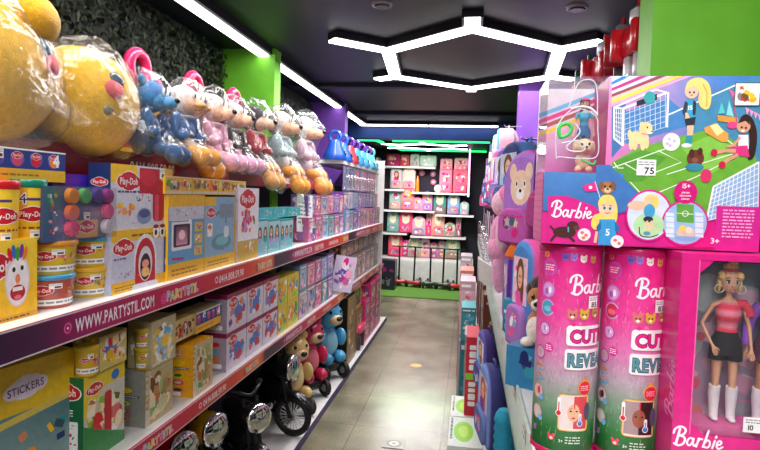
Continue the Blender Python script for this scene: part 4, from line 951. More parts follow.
# ------------------------------------------------------------------ ride-on toys and cartons on the base
def motorbike(label, loc, rz, paint, s=1., steer=0.):
    """child's ride-on motorbike, front wheel toward -y"""
    t = empty('toy_motorbike', loc, rz, label, 'toy motorbike')
    ST = Matrix.Translation((0, -.23 * s, 0)) @ Matrix.Rotation(steer, 4, 'Z') @ Matrix.Translation((0, .23 * s, 0))
    class SB(MB):
        def build(b_, name, par=None, *a):
            b_.xf(ST); return MB.build(b_, name, par, *a)
    def wheel(y, r, name):
        MB = SB if y < 0 else globals()['MB']
        b = MB(); b.torus((0, y, r), r * .84, r * .16, hx('141416'), 'rubber', 'x', 32, 10); o = b.build(name, t)
        b = MB()
        for k in range(22):
            a = 2 * PI * k / 22; b.cyl((.004 * (-1) ** k, y + r * .16 * math.cos(a), r + r * .16 * math.sin(a)), (0, y + r * .74 * math.cos(a), r + r * .74 * math.sin(a)), r * .026, hx('d8d8da'), 'plastic', 5)
        b.torus((0, y, r), r * .73, r * .03, hx('c8c8cc'), 'metal', 'x', 28, 6); b.cyl((-.022, y, r), (.022, y, r), r * .17, hx('b8b8bc'), 'metal', 14); b.cyl((-.026, y, r), (.026, y, r), r * .08, hx('3a3a3e'), 'plastic', 10); b.build('spokes', o)
    R = .125 * s; wheel(-.23 * s, R, 'front_wheel'); wheel(.23 * s, R, 'rear_wheel')
    b = SB()
    for k in (-1, 1): b.tube([(k * .035 * s, -.23 * s, R), (k * .04 * s, -.16 * s, .4 * s), (k * .045 * s, -.14 * s, .52 * s)], .011 * s, hx('18181a'), 'plastic', 8)
    b.build('fork', t)
    b = SB(); n = 12; rings = []
    for i in range(n + 1):
        a = math.radians(20 + 130 * i / n); y, z = -.23 * s - R * 1.16 * math.cos(a), R + R * 1.16 * math.sin(a)
        rings.append([(-.034 * s, y, z - .008), (-.026 * s, y + .0, z + .006), (.026 * s, y, z + .006), (.034 * s, y, z - .008)])
    b.loft(rings, hx('1a1a1e'), 'plastic', False, False, True, False); b.build('front_fender', t)
    b = SB(); b.lathe([(.02, -.1), (.066, -.085), (.078, -.03), (.08, .02)], paint, 'plastic', 20); b.xf(Matrix.Translation((0, -.2 * s, .42 * s)) @ Matrix.Rotation(PI / 2, 4, 'X') @ Matrix.Scale(s, 4)); hl = b.build('headlight', t)
    b = SB(); b.lathe([(.08, .02), (.086, .028), (.08, .04), (.045, .052), (.0, .056)], hx('e4e4e8'), 'chrome', 20); b.xf(Matrix.Translation((0, -.2 * s, .42 * s)) @ Matrix.Rotation(PI / 2, 4, 'X') @ Matrix.Scale(s, 4)); b.build('chrome_lens', hl)
    b = SB(); b.tube(spline([(-.12 * s, -.06 * s, .555 * s), (-.08 * s, -.11 * s, .56 * s), (0, -.14 * s, .53 * s), (.08 * s, -.11 * s, .56 * s), (.12 * s, -.06 * s, .555 * s)], 4), .011 * s, hx('26262a'), 'plastic', 8); b.build('handlebar', t)
    for k in (-1, 1):
        b = SB(); b.cyl((k * .12 * s, -.06 * s, .555 * s), (k * .155 * s, -.02 * s, .55 * s), .018 * s, hx('1a1a1c'), 'rubber', 10); b.build('grip', t)
    b = MB(); b.ell((0, -.02 * s, .38 * s), (.075 * s, .12 * s, .075 * s), paint, 'plastic', 20, 12); b.build('tank', t)
    b = MB(); b.bev(-.05 * s, .05 * s, -.14 * s, .22 * s, .14 * s, .3 * s, .04 * s, hx('222226')); b.build('body', t)
    b = MB(); b.ell((0, .15 * s, .36 * s), (.07 * s, .13 * s, .045 * s), hx('161618'), 'rubber', 18, 10); b.build('seat', t)
    b = MB()
    for k in (-1, 1): b.cyl((k * .07 * s, -.05 * s, .14 * s), (k * .075 * s, .25 * s, .16 * s), .022 * s, hx('c0c0c6'), 'chrome', 12)
    b.build('exhaust', t); return t
def bike_at(label, px, py, z, rz, steer, paint, sc):
    p = onZ(px, py, z); q = Matrix.Rotation(rz, 3, 'Z') @ Vector((0, -.23 * sc, 0))
    motorbike(label, (p.x - q.x, p.y - q.y, ZB), rz, paint, sc, steer)
bike_at('black toy motorbike with white spoked wheel and crumpled silver headlight cover by the aisle', 292, 436, ZB, .75, .62, hx('1c1c20'), 1.05)
bike_at('black toy motorbike with foil covered headlight, in front of the green column foot', 259, 416, .45, .75, .25, hx('202024'), .92)
bike_at('yellow toy motorbike with big chrome headlight under the lower shelf', 216, 424, .50, .72, .5, hx('e6b81c'), 1.0)
bike_at('red toy motorbike with chrome headlight next to the yellow one', 184, 441, .50, .7, .5, hx('c41a28'), .98)
def bear_ride(label, loc, rz, c, belly, s):
    t = empty('bear_ride_on', loc, rz, label, 'ride-on toy')
    b = MB(); b.ell((0, .02 * s, .42 * s), (.14 * s, .13 * s, .2 * s), c, 'plastic', 20, 14); b.build('body', t)
    ellpart(t, 'belly', [((0, -.06 * s, .4 * s), (.1 * s, .08 * s, .14 * s))], belly, 'plastic', 16, 10)
    b = MB(); b.ell((0, -.02 * s, .7 * s), (.17 * s, .15 * s, .15 * s), c, 'plastic', 20, 14); b.build('head', t)
    ellpart(t, 'muzzle', [((0, -.15 * s, .67 * s), (.085 * s, .06 * s, .06 * s))], hx('e0c49a'), 'plastic', 16, 10); ellpart(t, 'nose', [((0, -.205 * s, .69 * s), (.04 * s, .025 * s, .028 * s))], hx('3a241c'), 'plastic', 12, 8)
    for k in (-1, 1):
        ellpart(t, 'ear', [((k * .125 * s, .0, .83 * s), (.06 * s, .04 * s, .06 * s))], c, 'plastic', 14, 8); ellpart(t, 'eye', [((k * .07 * s, -.145 * s, .755 * s), (.018 * s, .012 * s, .022 * s))], BLACK, 'plastic', 10, 6); ellpart(t, 'arm', [((k * .15 * s, -.07 * s, .45 * s), (.05 * s, .08 * s, .1 * s))], c, 'plastic', 14, 8); ellpart(t, 'foot', [((k * .09 * s, -.12 * s, .25 * s), (.065 * s, .09 * s, .07 * s))], c, 'plastic', 14, 8)
    b = MB(); b.bev(-.12 * s, .12 * s, -.16 * s, .22 * s, .1 * s, .2 * s, .05 * s, hx('26262a')); b.build('chassis', t)
    for k in (-1, 1):
        for y in (-.14, .18):
            b = MB(); b.torus((k * .14 * s, y * s, .095 * s), .065 * s, .03 * s, hx('161618'), 'rubber', 'x', 20, 8); b.cyl((k * .12 * s, y * s, .095 * s), (k * .16 * s, y * s, .095 * s), .04 * s, hx('c83048') if c == RED else hx('8a8a90'), 'plastic', 12); b.build('wheel', t)
bear_ride('cream bear ride-on toy with foil by its side, next to the spoked wheel', (-1.17, 3.78, ZB), PI / 2 - .65, hx('d8b878'), hx('ecd8ac'), .66)
bear_ride('raspberry pink bear ride-on toy between the cream and the blue bear', (-1.17, 4.16, ZB), PI / 2 - .6, hx('c42a58'), hx('e0788c'), .70)
bear_ride('light blue bear ride-on toy on black wheels beside the tall brown carton', (-1.14, 4.62, ZB), PI / 2 - .6, hx('4a9cc8'), hx('8cc4dc'), .76)
def a_brown(fr, w, d, h, r, b):
    f = fr['front']; f.rect(0, w, 0, h, hx('8a6a4c')); f.line([(0, 0), (w, 0), (w, h), (0, h)], .02, hx('2a2018'), True); f.blobs(w * .1, w * .9, h * .1, h * .9, [BROWN, hx('a8845c'), DKG, CREAM], 20, r)
    f = fr['left']; f.rect(0, d, 0, h, hx('241c18')); f.line([(0, 0), (d, 0), (d, h), (0, h)], .012, hx('b89a58'), True)
carton('tall_carton', 'tall dark brown carton standing on the base past the blue bear', 'box', (-1.15, 5.12, ZB), PI / 2, .36, .25, .62, hx('3a2c22'), a_brown, seed=70)
def a_yb(fr, w, d, h, r, b):
    for f, q in ((fr['front'], w), (fr['left'], d)): f.rect(0, q, 0, h, hx('d8a820')); f.rect(q * .1, q * .9, h * .15, h * .75, hx('241e18')); f.blobs(q * .1, q * .9, h * .2, h * .7, [ORANGE, YEL, GREY], 12, r)
carton('toy_box', 'yellow and black toy carton standing on a taller one behind the brown carton', 'box', (-1.17, 5.58, ZB + .41), PI / 2, .3, .22, .26, hx('d8a820'), a_yb, seed=71)
carton('toy_box', 'dull gold carton under the yellow and black carton on the base', 'box', (-1.16, 5.58, ZB), PI / 2, .34, .24, .405, hx('7a6236'), a_brown, seed=72)
def a_pinkw(fr, w, d, h, r, b):
    for f, q in ((fr['front'], w), (fr['left'], d)): f.rect(0, q, 0, h, hx('cc2a78')); f.rect(q * .12, q * .88, h * .12, h * .82, hx('8a4a70')); f.blobs(q * .12, q * .88, h * .12, h * .82, [LPINK, WHITE, PINK, PURP, SKIN], 24, r, .08, .2); f.microtext(q * .1, q * .8, h * .86, h * .95, 1, WHITE, r)
for i, (y, z, w, h, lab) in enumerate(((5.94, ZB, .3, .24, 'pink windowed toy box on the base, bottom of the first pink stack'), (5.94, ZB + .241, .28, .2, 'pink windowed toy box, top of the first pink stack on the base'), (6.28, ZB, .34, .34, 'large pink windowed doll box on the base, second pink stack'), (6.28, ZB + .341, .32, .24, 'pink windowed toy box topping the second pink stack'), (6.64, ZB, .34, .3, 'pink windowed box, bottom of the last stack by the end panel'), (6.64, ZB + .301, .32, .3, 'pink windowed box, top of the last stack by the end panel'))):
    carton('pink_toy_box', lab, 'box', (-1.12, y, z), PI / 2, w, .2, h, hx('cc2a78'), a_pinkw, seed=80 + i)
t = empty('pink_toy_piano', (-1.06, 5.62, ZB), PI / 2, 'pink and white toy bench standing in front of the dull gold carton', 'toy')
b = MB(); b.bev(-.13, .13, -.06, .05, .17, .24, .02, hx('e0487c')); b.build('top', t)
for k in (-1, 1):
    b = MB(); b.bev(k * .1 - .02, k * .1 + .02, -.05, .04, 0, .17, .015, hx('4a3a48')); b.build('leg', t)
b = MB(); b.tube(spline([(-.1, .03, .24), (-.08, .035, .36), (.08, .035, .36), (.1, .03, .24)], 5), .016, hx('f0d8e0'), 'plastic', 8); b.build('arch', t)
# ------------------------------------------------------------------ backpacks
def outline(w, h, top, n=7, bot=.12):
    """front outline of a bag, base on z=0; top = share of the width used as the upper corner radius"""
    P = []; rt = min(top * w, h * .48); rb = bot * w
    for cx, cz, r, a0 in ((w / 2 - rt, h - rt, rt, 0), (-w / 2 + rt, h - rt, rt, 90), (-w / 2 + rb, rb, rb, 180), (w / 2 - rb, rb, rb, 270)):
        for k in range(n + 1):
            a = math.radians(a0 + 90 * k / n); P.append((cx + r * math.cos(a), cz + r * math.sin(a)))
    return P
def padded(b, w, h, d, top, col, y0=0., z0=0., m='fabric', x0=0., edge=None):
    O = outline(w, h, top); rings = []; cz = h / 2
    for t, k in ((.5, .94), (.42, 1.), (-.3, 1.), (-.44, .95), (-.5, .86)): rings.append([(x0 + x * k, y0 + d * t, z0 + cz + (z - cz) * k) for x, z in O])
    b.loft(rings[::-1], col, m, True, True, True, True, [edge or col if i in (2, 3) else col for i in range(5)] if edge else None)
def backpack(label, loc, rz, w, h, d, col, trim, pal, seed, top=.46, group=None, print_=None, name='backpack', detail=True):
    r = random.Random(seed); t = empty(name, loc, rz, label, 'backpack', group); b = MB(); padded(b, w, h, d, top, col, edge=trim)
    f = Fr(b, lambda u, v, k: (u, -d / 2 - k, v), 'fabric')
    if print_: print_(f, w, h, r, pal)
    else: f.blobs(-w * .34, w * .34, h * .42, h * .86, pal, 12, r, .1, .3, 'eees')
    b.build('body', t)
    b = MB(); padded(b, w * .78, h * .36, d * .3, .3, mixc(col, trim, .45), -d * .6, h * .05); f = Fr(b, lambda u, v, k: (u, -d * .75 - k, v), 'fabric'); f.blobs(-w * .28, w * .28, h * .1, h * .36, pal, 7, r, .12, .3, 'ees'); f.line([(-w * .3, h * .33), (w * .3, h * .33)], h * .012, trim); b.build('front_pocket', t)
    if detail:
        b = MB(); b.tube([(-w * .1, d * .2, h * .97), (-w * .08, d * .2, h * 1.05), (w * .08, d * .2, h * 1.05), (w * .1, d * .2, h * .97)], w * .025, trim, 'fabric', 6); b.build('handle', t)
        for k in (-1, 1):
            b = MB(); b.tube(spline([(k * w * .28, d * .5, h * .9), (k * w * .36, d * .72, h * .6), (k * w * .3, d * .6, h * .15), (k * w * .3, d * .48, h * .1)], 4), w * .04, trim, 'fabric', 6); b.build('strap', t)
    return t
def p_girl(hair, dress):
    def fn(f, w, h, r, pal):
        f.grid(-w * .36, w * .36, h * .42, h * .84, mixc(dress, WHITE, .55)); f.blobs(-w * .36, w * .36, h * .42, h * .84, pal, 10, r, .06, .16, 'es')
        f.ell(0, h * .48, w * .2, h * .1, dress); f.ell(0, h * .68, w * .19, h * .15, hair); f.ell(w * .12, h * .56, w * .08, h * .12, hair); f.ell(0, h * .66, w * .115, h * .1, SKIN)
        for k in (-1, 1): f.ell(k * w * .045, h * .67, w * .018, h * .016, BLACK, 8)
        f.ell(0, h * .615, w * .03, h * .009, RED, 8)
    return fn
def p_pet(c):
    def fn(f, w, h, r, pal):
        f.ell(0, h * .62, w * .26, h * .18, c); f.ell(-w * .2, h * .78, w * .09, h * .09, c); f.ell(w * .2, h * .78, w * .09, h * .09, c); f.ell(0, h * .56, w * .11, h * .06, WHITE); f.ell(0, h * .59, w * .035, h * .02, BLACK)
        for k in (-1, 1): f.ell(k * w * .1, h * .66, w * .04, h * .04, WHITE); f.ell(k * w * .1, h * .66, w * .02, h * .025, BLACK)
    return fn
PB = [HOT, LPINK, WHITE, SKY, LIME, YEL, PURP, RED]
# ------------------------------------------------------------------ back wall display
BY = 10.94; SY = 10.52
BS = empty('display_shelving', (-.8, 10.7, 0), 0, 'white wall shelving with panelled plinth full of pink backpacks', 'shelving')
part(BS, 'plinth', (-1.7, .12, 10.5, 10.93, 0, .42)); 
for i in range(12): part(BS, 'plinth_panel', (-1.69 + i * .15, -1.55 + i * .15, 10.49, 10.4995, .03, .40))
SH = {'A': (-1.7, -.63, 2.15), 'A2': (-1.7, -1.2, 1.72), 'B': (-1.05, -.03, 1.68), 'C': (-1.7, -.62, 1.335), 'C2': (-.58, .1, 1.28), 'D': (-1.05, -.03, .865), 'D2': (-1.7, -1.12, .905), 'E': (-1.7, .12, .455)}
for k, (x0, x1, z) in SH.items(): part(BS, 'shelf', (x0, x1, SY, 10.93, z - .035, z))
part(BS, 'upright', (-1.73, -1.70, SY - .02, 10.93, 0, 2.3))
ROWNAME = {'A': 'top', 'A2': 'upper corner', 'B': 'badge', 'C': 'third', 'C2': 'short third', 'D': 'fourth', 'D2': 'lower corner', 'E': 'bottom'}
def shelf_bag(row, zx0, zx1, zy0, scale, ox, oy, col, trim, pal, top, words, seed, lift=0., dep=0., pr=None):
    xa = onY(ox + zx0 / scale, 190, 10.6).x; xb = onY(ox + zx1 / scale, 190, 10.6).x; z0 = SH[row][2] + lift
    zt = onY(ox + (zx0 + zx1) / 2 / scale, oy + zy0 / scale, 10.6).z; w = xb - xa; h = max(.12, zt - z0)
    return backpack(words, ((xa + xb) / 2, 10.68 + dep, z0), 0, w * 1.12, h * 1.1, min(.22, w * .6), col, trim, pal, seed, top, None, pr, detail=True)
HP = hx('ea4a78'); CO = hx('e8607a'); GR2 = hx('9fb8b0'); DP = hx('b02858')
s1 = (6.92, 380, 150); s2 = (5., 380, 210)
for a in (('A', 40, 125, 32, s1, DP, MAG, PB, .12, 'deep pink square backpack, first on the top shelf of the back wall'), ('A', 135, 192, 38, s1, hx('e04a58'), RED, PB, .15, 'coral red backpack, second on the top shelf of the back wall'), ('A', 203, 262, 34, s1, hx('d4ccc8'), GREY, [GREY, LPINK], .2, 'pale grey backpack, third on the top shelf of the back wall'), ('A', 272, 378, 44, s1, hx('c8d4c4'), GR2, [WHITE, LPINK], .12, 'wide pale mint bag at the end of the top shelf of the back wall'),
          ('A2', 70, 148, 132, s1, GR2, HP, PB, .42, 'mint and pink backpack in the upper corner of the back wall'), ('A2', 154, 238, 134, s1, hx('d8c0bc'), RED, PB, .4, 'white and red printed backpack beside the mint one, upper corner'),
          ('C', 68, 142, 288, s1, hx('90b8a8'), CO, PB, .35, 'mint printed backpack, first on the third shelf of the back wall'), ('C', 148, 236, 262, s1, hx('e88a90'), HP, PB, .25, 'tall salmon printed backpack, second on the third shelf of the back wall'), ('C', 232, 292, 334, s1, hx('f0a0b4'), HP, PB, .48, 'small round pink bag, third on the third shelf of the back wall'), ('C', 296, 362, 300, s1, hx('d890c0'), PURP, PB, .4, 'lilac pink backpack at the end of the third shelf of the back wall'),
          ('C2', 376, 458, 312, s1, hx('3f8a80'), DP, PB, .45, 'dark teal backpack with pink trim on the short shelf, back wall'), ('C2', 474, 552, 316, s1, hx('7ea8d0'), RED, PB, .45, 'sky blue and red backpack on the short shelf, back wall'), ('C2', 560, 618, 368, s1, hx('8ac0d0'), HP, PB, .4, 'small aqua bag at the end of the short shelf, back wall'),
          ('D2', 42, 96, 16, s2, hx('7ab0a8'), hx('5a8a84'), PB, .4, 'teal grey backpack in the lower corner of the back wall'), ('D2', 102, 166, 20, s2, hx('ee4a7a'), HP, PB, .35, 'hot pink backpack in the lower corner, beside the teal grey one'),
          ('D', 168, 232, 40, s2, hx('c8a8b8'), PURP, PB, .48, 'greyish lilac round backpack, first on the fourth shelf of the back wall'), ('D', 236, 262, 12, s2, hx('ee3a80'), HP, PB, .2, 'narrow hot pink bag, second on the fourth shelf of the back wall'), ('D', 266, 326, 14, s2, hx('e4a8a0'), RED, PB, .25, 'salmon printed tall backpack, third on the fourth shelf of the back wall'), ('D', 326, 386, 70, s2, hx('70b088'), HP, PB, .48, 'rainbow green round backpack, fourth on the fourth shelf of the back wall'), ('D', 386, 412, 40, s2, hx('a87a90'), DP, PB, .3, 'slim mauve bag at the end of the fourth shelf of the back wall'),
          ('E', 52, 118, 132, s2, hx('f0607a'), HP, PB, .4, 'coral pink backpack, first on the bottom shelf of the back wall'), ('E', 120, 150, 160, s2, hx('e040b0'), MAG, PB, .3, 'magenta pouch, second on the bottom shelf of the back wall'), ('E', 152, 212, 150, s2, hx('a8c0a8'), RED, PB, .35, 'mint and red printed bag, third on the bottom shelf of the back wall'), ('E', 214, 256, 150, s2, hx('f0c8d4'), HP, PB, .45, 'white and pink bag, fourth on the bottom shelf of the back wall'), ('E', 256, 300, 170, s2, hx('d880b0'), PURP, PB, .48, 'orchid bag, fifth on the bottom shelf of the back wall'), ('E', 300, 338, 164, s2, hx('c090b0'), DP, PB, .4, 'mauve printed bag, sixth on the bottom shelf of the back wall'), ('E', 338, 410, 158, s2, hx('88b0a0'), RED, PB, .35, 'green and red printed bag at the end of the bottom shelf, back wall')):
    row, x0, x1, y0, sc, c, tr, pl, tp, wd = a; shelf_bag(row, x0, x1, y0, *sc, c, tr, pl, tp, wd, int(x0 * 7 + y0), pr=rnd.choice([None, p_pet(CREAM), p_girl(BROWN, HOT), None]))
for x0, x1, y0, lift, c, wd in ((412, 492, 142, 0, hx('f08aa0'), 'pink patterned case, lower of the first stack on the badge shelf'), (414, 490, 66, .42, hx('f4a8b4'), 'pale pink case with dark motif, upper of the first stack on the badge shelf'), (508, 604, 142, 0, hx('ee6a80'), 'red and white patterned case, lower of the second stack on the badge shelf'), (512, 602, 62, .42, hx('e8b0b4'), 'pale patterned case, upper of the second stack on the badge shelf')):
    shelf_bag('B', x0, x1, y0, *s1, c, HP, [WHITE, RED, HOT, CREAM], .12, wd, x0, lift, h if False else 0.)
for zx, zy, wd in ((290, 160, 'pink round badge on the dark back wall, first of three'), (367, 165, 'pink round badge on the dark back wall, upper right of the first'), (370, 222, 'pink round badge on the dark back wall, lowest of three')):
    p = onY(380 + zx / 6.92, 150 + zy / 6.92, 10.94); b = MB(); b.cyl((p.x, 10.949, p.z), (p.x, 10.93, p.z), .055, hx('e87aa4'), 'plastic', 16); f = Fr(b, lambda u, v, k: (p.x + u, 10.93 - k, p.z + v)); f.star(0, 0, .035, .015, 5, WHITE, .3)
    t = b.build('hanging_badge'); tag(t, wd, 'badge')
b = MB(); p = onY(380 + 400 / 6.92, 190, 10.6); b.ell((p.x, 10.62, 1.68 + .075), (.075, .075, .075), hx('e8e4e0'), 'plastic'); tag(b.build('toy_ball'), 'white ball on the badge shelf beside the pink cases', 'ball')
b = MB(); p = onY(380 + 257 / 6.92, 190, 10.6); b.lathe([(.03, 0), (.035, .02), (.03, .22), (.014, .27), (.014, .3)], hx('e08a30'), 'plastic', 14); tag(b.build('orange_bottle', None, (p.x, 10.62, 1.68)), 'orange bottle standing on the badge shelf of the back wall', 'bottle')
# scooters on the grass
def scooter(label, x, y, rz, c):
    t = empty('kick_scooter', (x, y, .012), rz, label, 'scooter')
    b = MB(); b.bev(-.06, .06, -.12, .3, .06, .085, .03, hx('1c1c20')); b.build('deck', t)
    b = MB(); b.cyl((0, -.15, .07), (0, -.1, .7), .016, hx('18181c'), 'plastic', 10); b.build('stem', t)
    b = MB(); b.cyl((-.13, -.1, .7), (.13, -.1, .7), .013, hx('1a1a1e'), 'plastic', 10); b.build('handlebar', t)
    b = MB(); b.bev(-.12, .12, -.2, -.1, .05, .11, .03, c); b.build('front_cover', t)
    for p in ((-.12, -.16), (.12, -.16), (0, .32)):
        b = MB(); b.torus((p[0], p[1], .056), .04, .018, hx('141416'), 'rubber', 'x', 18, 8); b.cyl((p[0] - .014, p[1], .056), (p[0] + .014, p[1], .056), .034, c, 'plastic', 12); b.build('wheel', t)
for i, (px, c, wd) in enumerate(((398, hx('d83040'), 'red and black scooter by the dark box, first in the row on the grass'), (416, hx('c83848'), 'black scooter with red wheels, second in the row on the grass'), (430, hx('38383c'), 'all black scooter, third in the row on the grass'), (445, hx('3c3034'), 'dark scooter with brownish wheels, fourth in the row on the grass'), (456, hx('d84048'), 'red scooter at the end of the row on the grass'))):
    p = onZ(px, 285, .012); scooter(wd, p.x, 10.08 - .04 * i, .15 * (-1) ** i, c)
def a_dark(fr, w, d, h, r, b):
    f = fr['front']; f.rect(0, w, 0, h, hx('2a3040')); f.blobs(0, w, 0, h, [NAVY, GREY, HOT, BLACK], 14, r)
carton('toy_carton', 'dark blue carton standing on the grass by the end of the shelving', 'box', (onZ(392, 290, 0).x - .12, 9.6, .012), 0, .34, .3, .5, hx('242a38'), a_dark, seed=5)

# ------------------------------------------------------------------ right side goods
def rx(px, py, Y): return onY(px, py, Y)
RZ = -PI / 2
SZ = 1.15
def rbox(name, label, xc, yc, z0, w, d, h, col, art, seed, rz=RZ, cat='box', cols=None): return carton(name, label, cat, (xc, yc, z0), rz, w, d, h, col, art, cols, None, seed)
def both(bg, pal, dens=26, band=None):
    def art(fr, w, d, h, r, b):
        for k, q in (('front', w), ('right', d), ('left', d)):
            f = fr[k]; f.rect(0, q, 0, h, bg); f.blobs(q * .05, q * .95, h * .05, h * .95, pal, dens, r, .1, .26)
            if band: f.rect(0, q, h * .82, h, band); f.microtext(q * .08, q * .9, h * .85, h * .97, 1, WHITE, r)
    return art
# bags hung along the aisle above the shelf, nearest first
BAGS = [  # Y, z0, w, h, d, x front, colour, trim, palette, words
    (2.16, 1.42, .25, .36, .13, .135, hx('a874c8'), HOT, [SKY, LPINK, CREAM, BLACK, HOT], 'large purple and pink backpack with animal print hanging over the purple box', p_pet(hx('e8c8b0'))),
    (1.7, 1.5, .24, .33, .13, .19, hx('4a2a70'), hx('e04a90'), [PURP, HOT, LPINK], 'dark violet backpack with pink trim hanging behind the pink tubes', None),
    (1.72, 1.155, .13, .33, .08, .115, hx('4a86c8'), hx('e85aa8'), [PINK, WHITE, SKY], 'slim pink rimmed blue backpack standing tall beside the brown and white plush', None),
    (2.75, 1.52, .28, .35, .14, .13, hx('2a3a78'), hx('5a86c8'), [SKY, HOT, WHITE], 'navy backpack hanging above the pink fluffy doll', None),
    (3.35, 1.55, .28, .35, .14, .13, hx('7a5ab8'), LILAC, [PINK, WHITE, SKY], 'lavender backpack hanging past the pink fluffy doll', None),
    (3.95, 1.58, .28, .36, .14, .13, hx('c85a98'), DP, [WHITE, PURP, YEL], 'rose backpack hanging in the middle of the far run', None),
    (4.6, 1.55, .28, .36, .14, .13, hx('3f88b8'), NAVY, [WHITE, LIME, YEL], 'blue backpack hanging in the far run past the rose one', None),
    (5.3, 1.6, .28, .36, .14, .13, hx('5a4a80'), PURP, [HOT, SKY, WHITE], 'dusky violet backpack hanging in the far run past the blue one', None),
    (6.1, 1.5, .28, .36, .14, .13, hx('c07aa8'), HOT, [WHITE, SKY], 'mauve backpack hanging at the far end of the aisle run', None)]
for i, (Y, z0, w, h, d, xf, c, tr, pl, wd, pr) in enumerate(BAGS):
    t = backpack(wd, (xf + d / 2 + .04, Y, z0), RZ + (.5, .5, .35, .3, .3, .3, .3, .3, .3)[i], w, h, d, c, tr, pl, 100 + i, .47, None, pr or p_girl(BROWN, tr), 'hanging_backpack' if z0 > 1.3 else 'backpack')
    if z0 > 1.3:
        b = MB(); b.tube([(0, .12, h * 1.05), (0, .0, h * 1.035), (0, -.012, h * 1.06)], .004, GREY, 'metal', 6); b.build('hook', t)
# pink fluffy doll
t = empty('hanging_doll', (.16, 2.62, 1.28), RZ, 'pink fluffy hanging doll with long legs beside the purple backpack', 'plush toy')
ellpart(t, 'body', [((0, 0, .16), (.07, .06, .1)), ((0, 0, .1), (.09, .07, .07))], hx('f0a0c8')); ellpart(t, 'head', [((0, 0, .3), (.07, .06, .065))], hx('f4c4d8')); ellpart(t, 'hair', [((0, .02, .32), (.085, .06, .07)), ((-.07, .02, .22), (.03, .03, .1)), ((.07, .02, .22), (.03, .03, .1))], hx('e880b8'))
for k in (-1, 1): ellpart(t, 'leg', [((k * .04, -.01, .0), (.03, .035, .1))], hx('e8a8cc')); ellpart(t, 'arm', [((k * .1, -.01, .17), (.03, .03, .08))], hx('f4c4d8'))
b = MB(); b.tube([(0, .4, .4), (0, 0, .385), (0, 0, .36)], .004, GREY, 'metal', 6); b.build('hook', t)
# purple boxed toy and what stands around it
rbox('purple_toy_box', 'bright purple toy box with pale writing on the shelf under the animal backpack', .20, 2.15, SZ, .24, .11, .24, hx('5a2a9a'), both(hx('6a34ac'), [PURP, LPINK, WHITE, hx('8a5ac8')], 16), 3)
b = MB(); b.lathe([(.05, 0), (.052, .006), (.02, .07), (.008, .1)], hx('ee7a24'), 'plastic', 18); tag(b.build('orange_cone', None, (.19, 2.14, SZ + .2405)), 'orange cone standing on the bright purple toy box', 'cone')
b = MB(); b.bev(-.06, .06, -.04, .04, 0, .12, .02, hx('2a8aa8')); f = Fr(b, lambda u, v, w: (u, -.04 - w, v)); f.blobs(-.05, .05, .01, .1, [SKY, TEAL, WHITE], 10, rnd); t = b.build('teal_pouch', None, (.185, 1.92, SZ), RZ + .5); tag(t, 'small teal pouch on the shelf edge in front of the purple box', 'pouch')
t = empty('plush_dog', (.195, 1.42, SZ + .1), -.5, 'brown and white plush dog with dark hair sitting on a blue box beside the tube', 'plush toy'); t.scale = (.74, .74, .74)
ellpart(t, 'body', [((0, 0, .06), (.06, .055, .065))], hx('b0703c')); ellpart(t, 'chest', [((-.01, -.03, .05), (.04, .035, .05))], hx('efe6da')); ellpart(t, 'head', [((0, -.01, .15), (.058, .05, .05))], hx('b8783f')); ellpart(t, 'muzzle', [((-.0, -.05, .135), (.03, .028, .024))], hx('f0e8dc')); ellpart(t, 'nose', [((0, -.077, .142), (.012, .008, .009))], BLACK, 'plastic', 10, 6); ellpart(t, 'hair', [((0, .015, .195), (.062, .055, .035)), ((-.05, .01, .175), (.022, .03, .03)), ((.05, .01, .175), (.022, .03, .03))], hx('3a1c18'))
for k in (-1, 1): ellpart(t, 'eye', [((k * .022, -.055, .16), (.007, .005, .009))], BLACK, 'plastic', 8, 6); ellpart(t, 'paw', [((k * .035, -.055, .012), (.022, .032, .016))], hx('f0e8dc'))
rbox('blue_toy_box', 'small blue box on the white shelf carrying the brown and white plush dog', .195, 1.42, SZ, .14, .12, .098, hx('2f78a8'), both(hx('3a86b4'), [SKY, WHITE, NAVY, TEAL], 12), 5, -.5)
b = MB(); b.box(-.06, .06, -.002, .002, 0, .13, hx('ecebea'), 'card'); o = b.build('hanging_leaflet', None, (.10, 2.95, 1.16), RZ + .5); o.rotation_euler = (.25, .25, RZ + .6); tag(o, 'blank white leaflet slanting out over the shelf edge below the pink doll', 'leaflet')
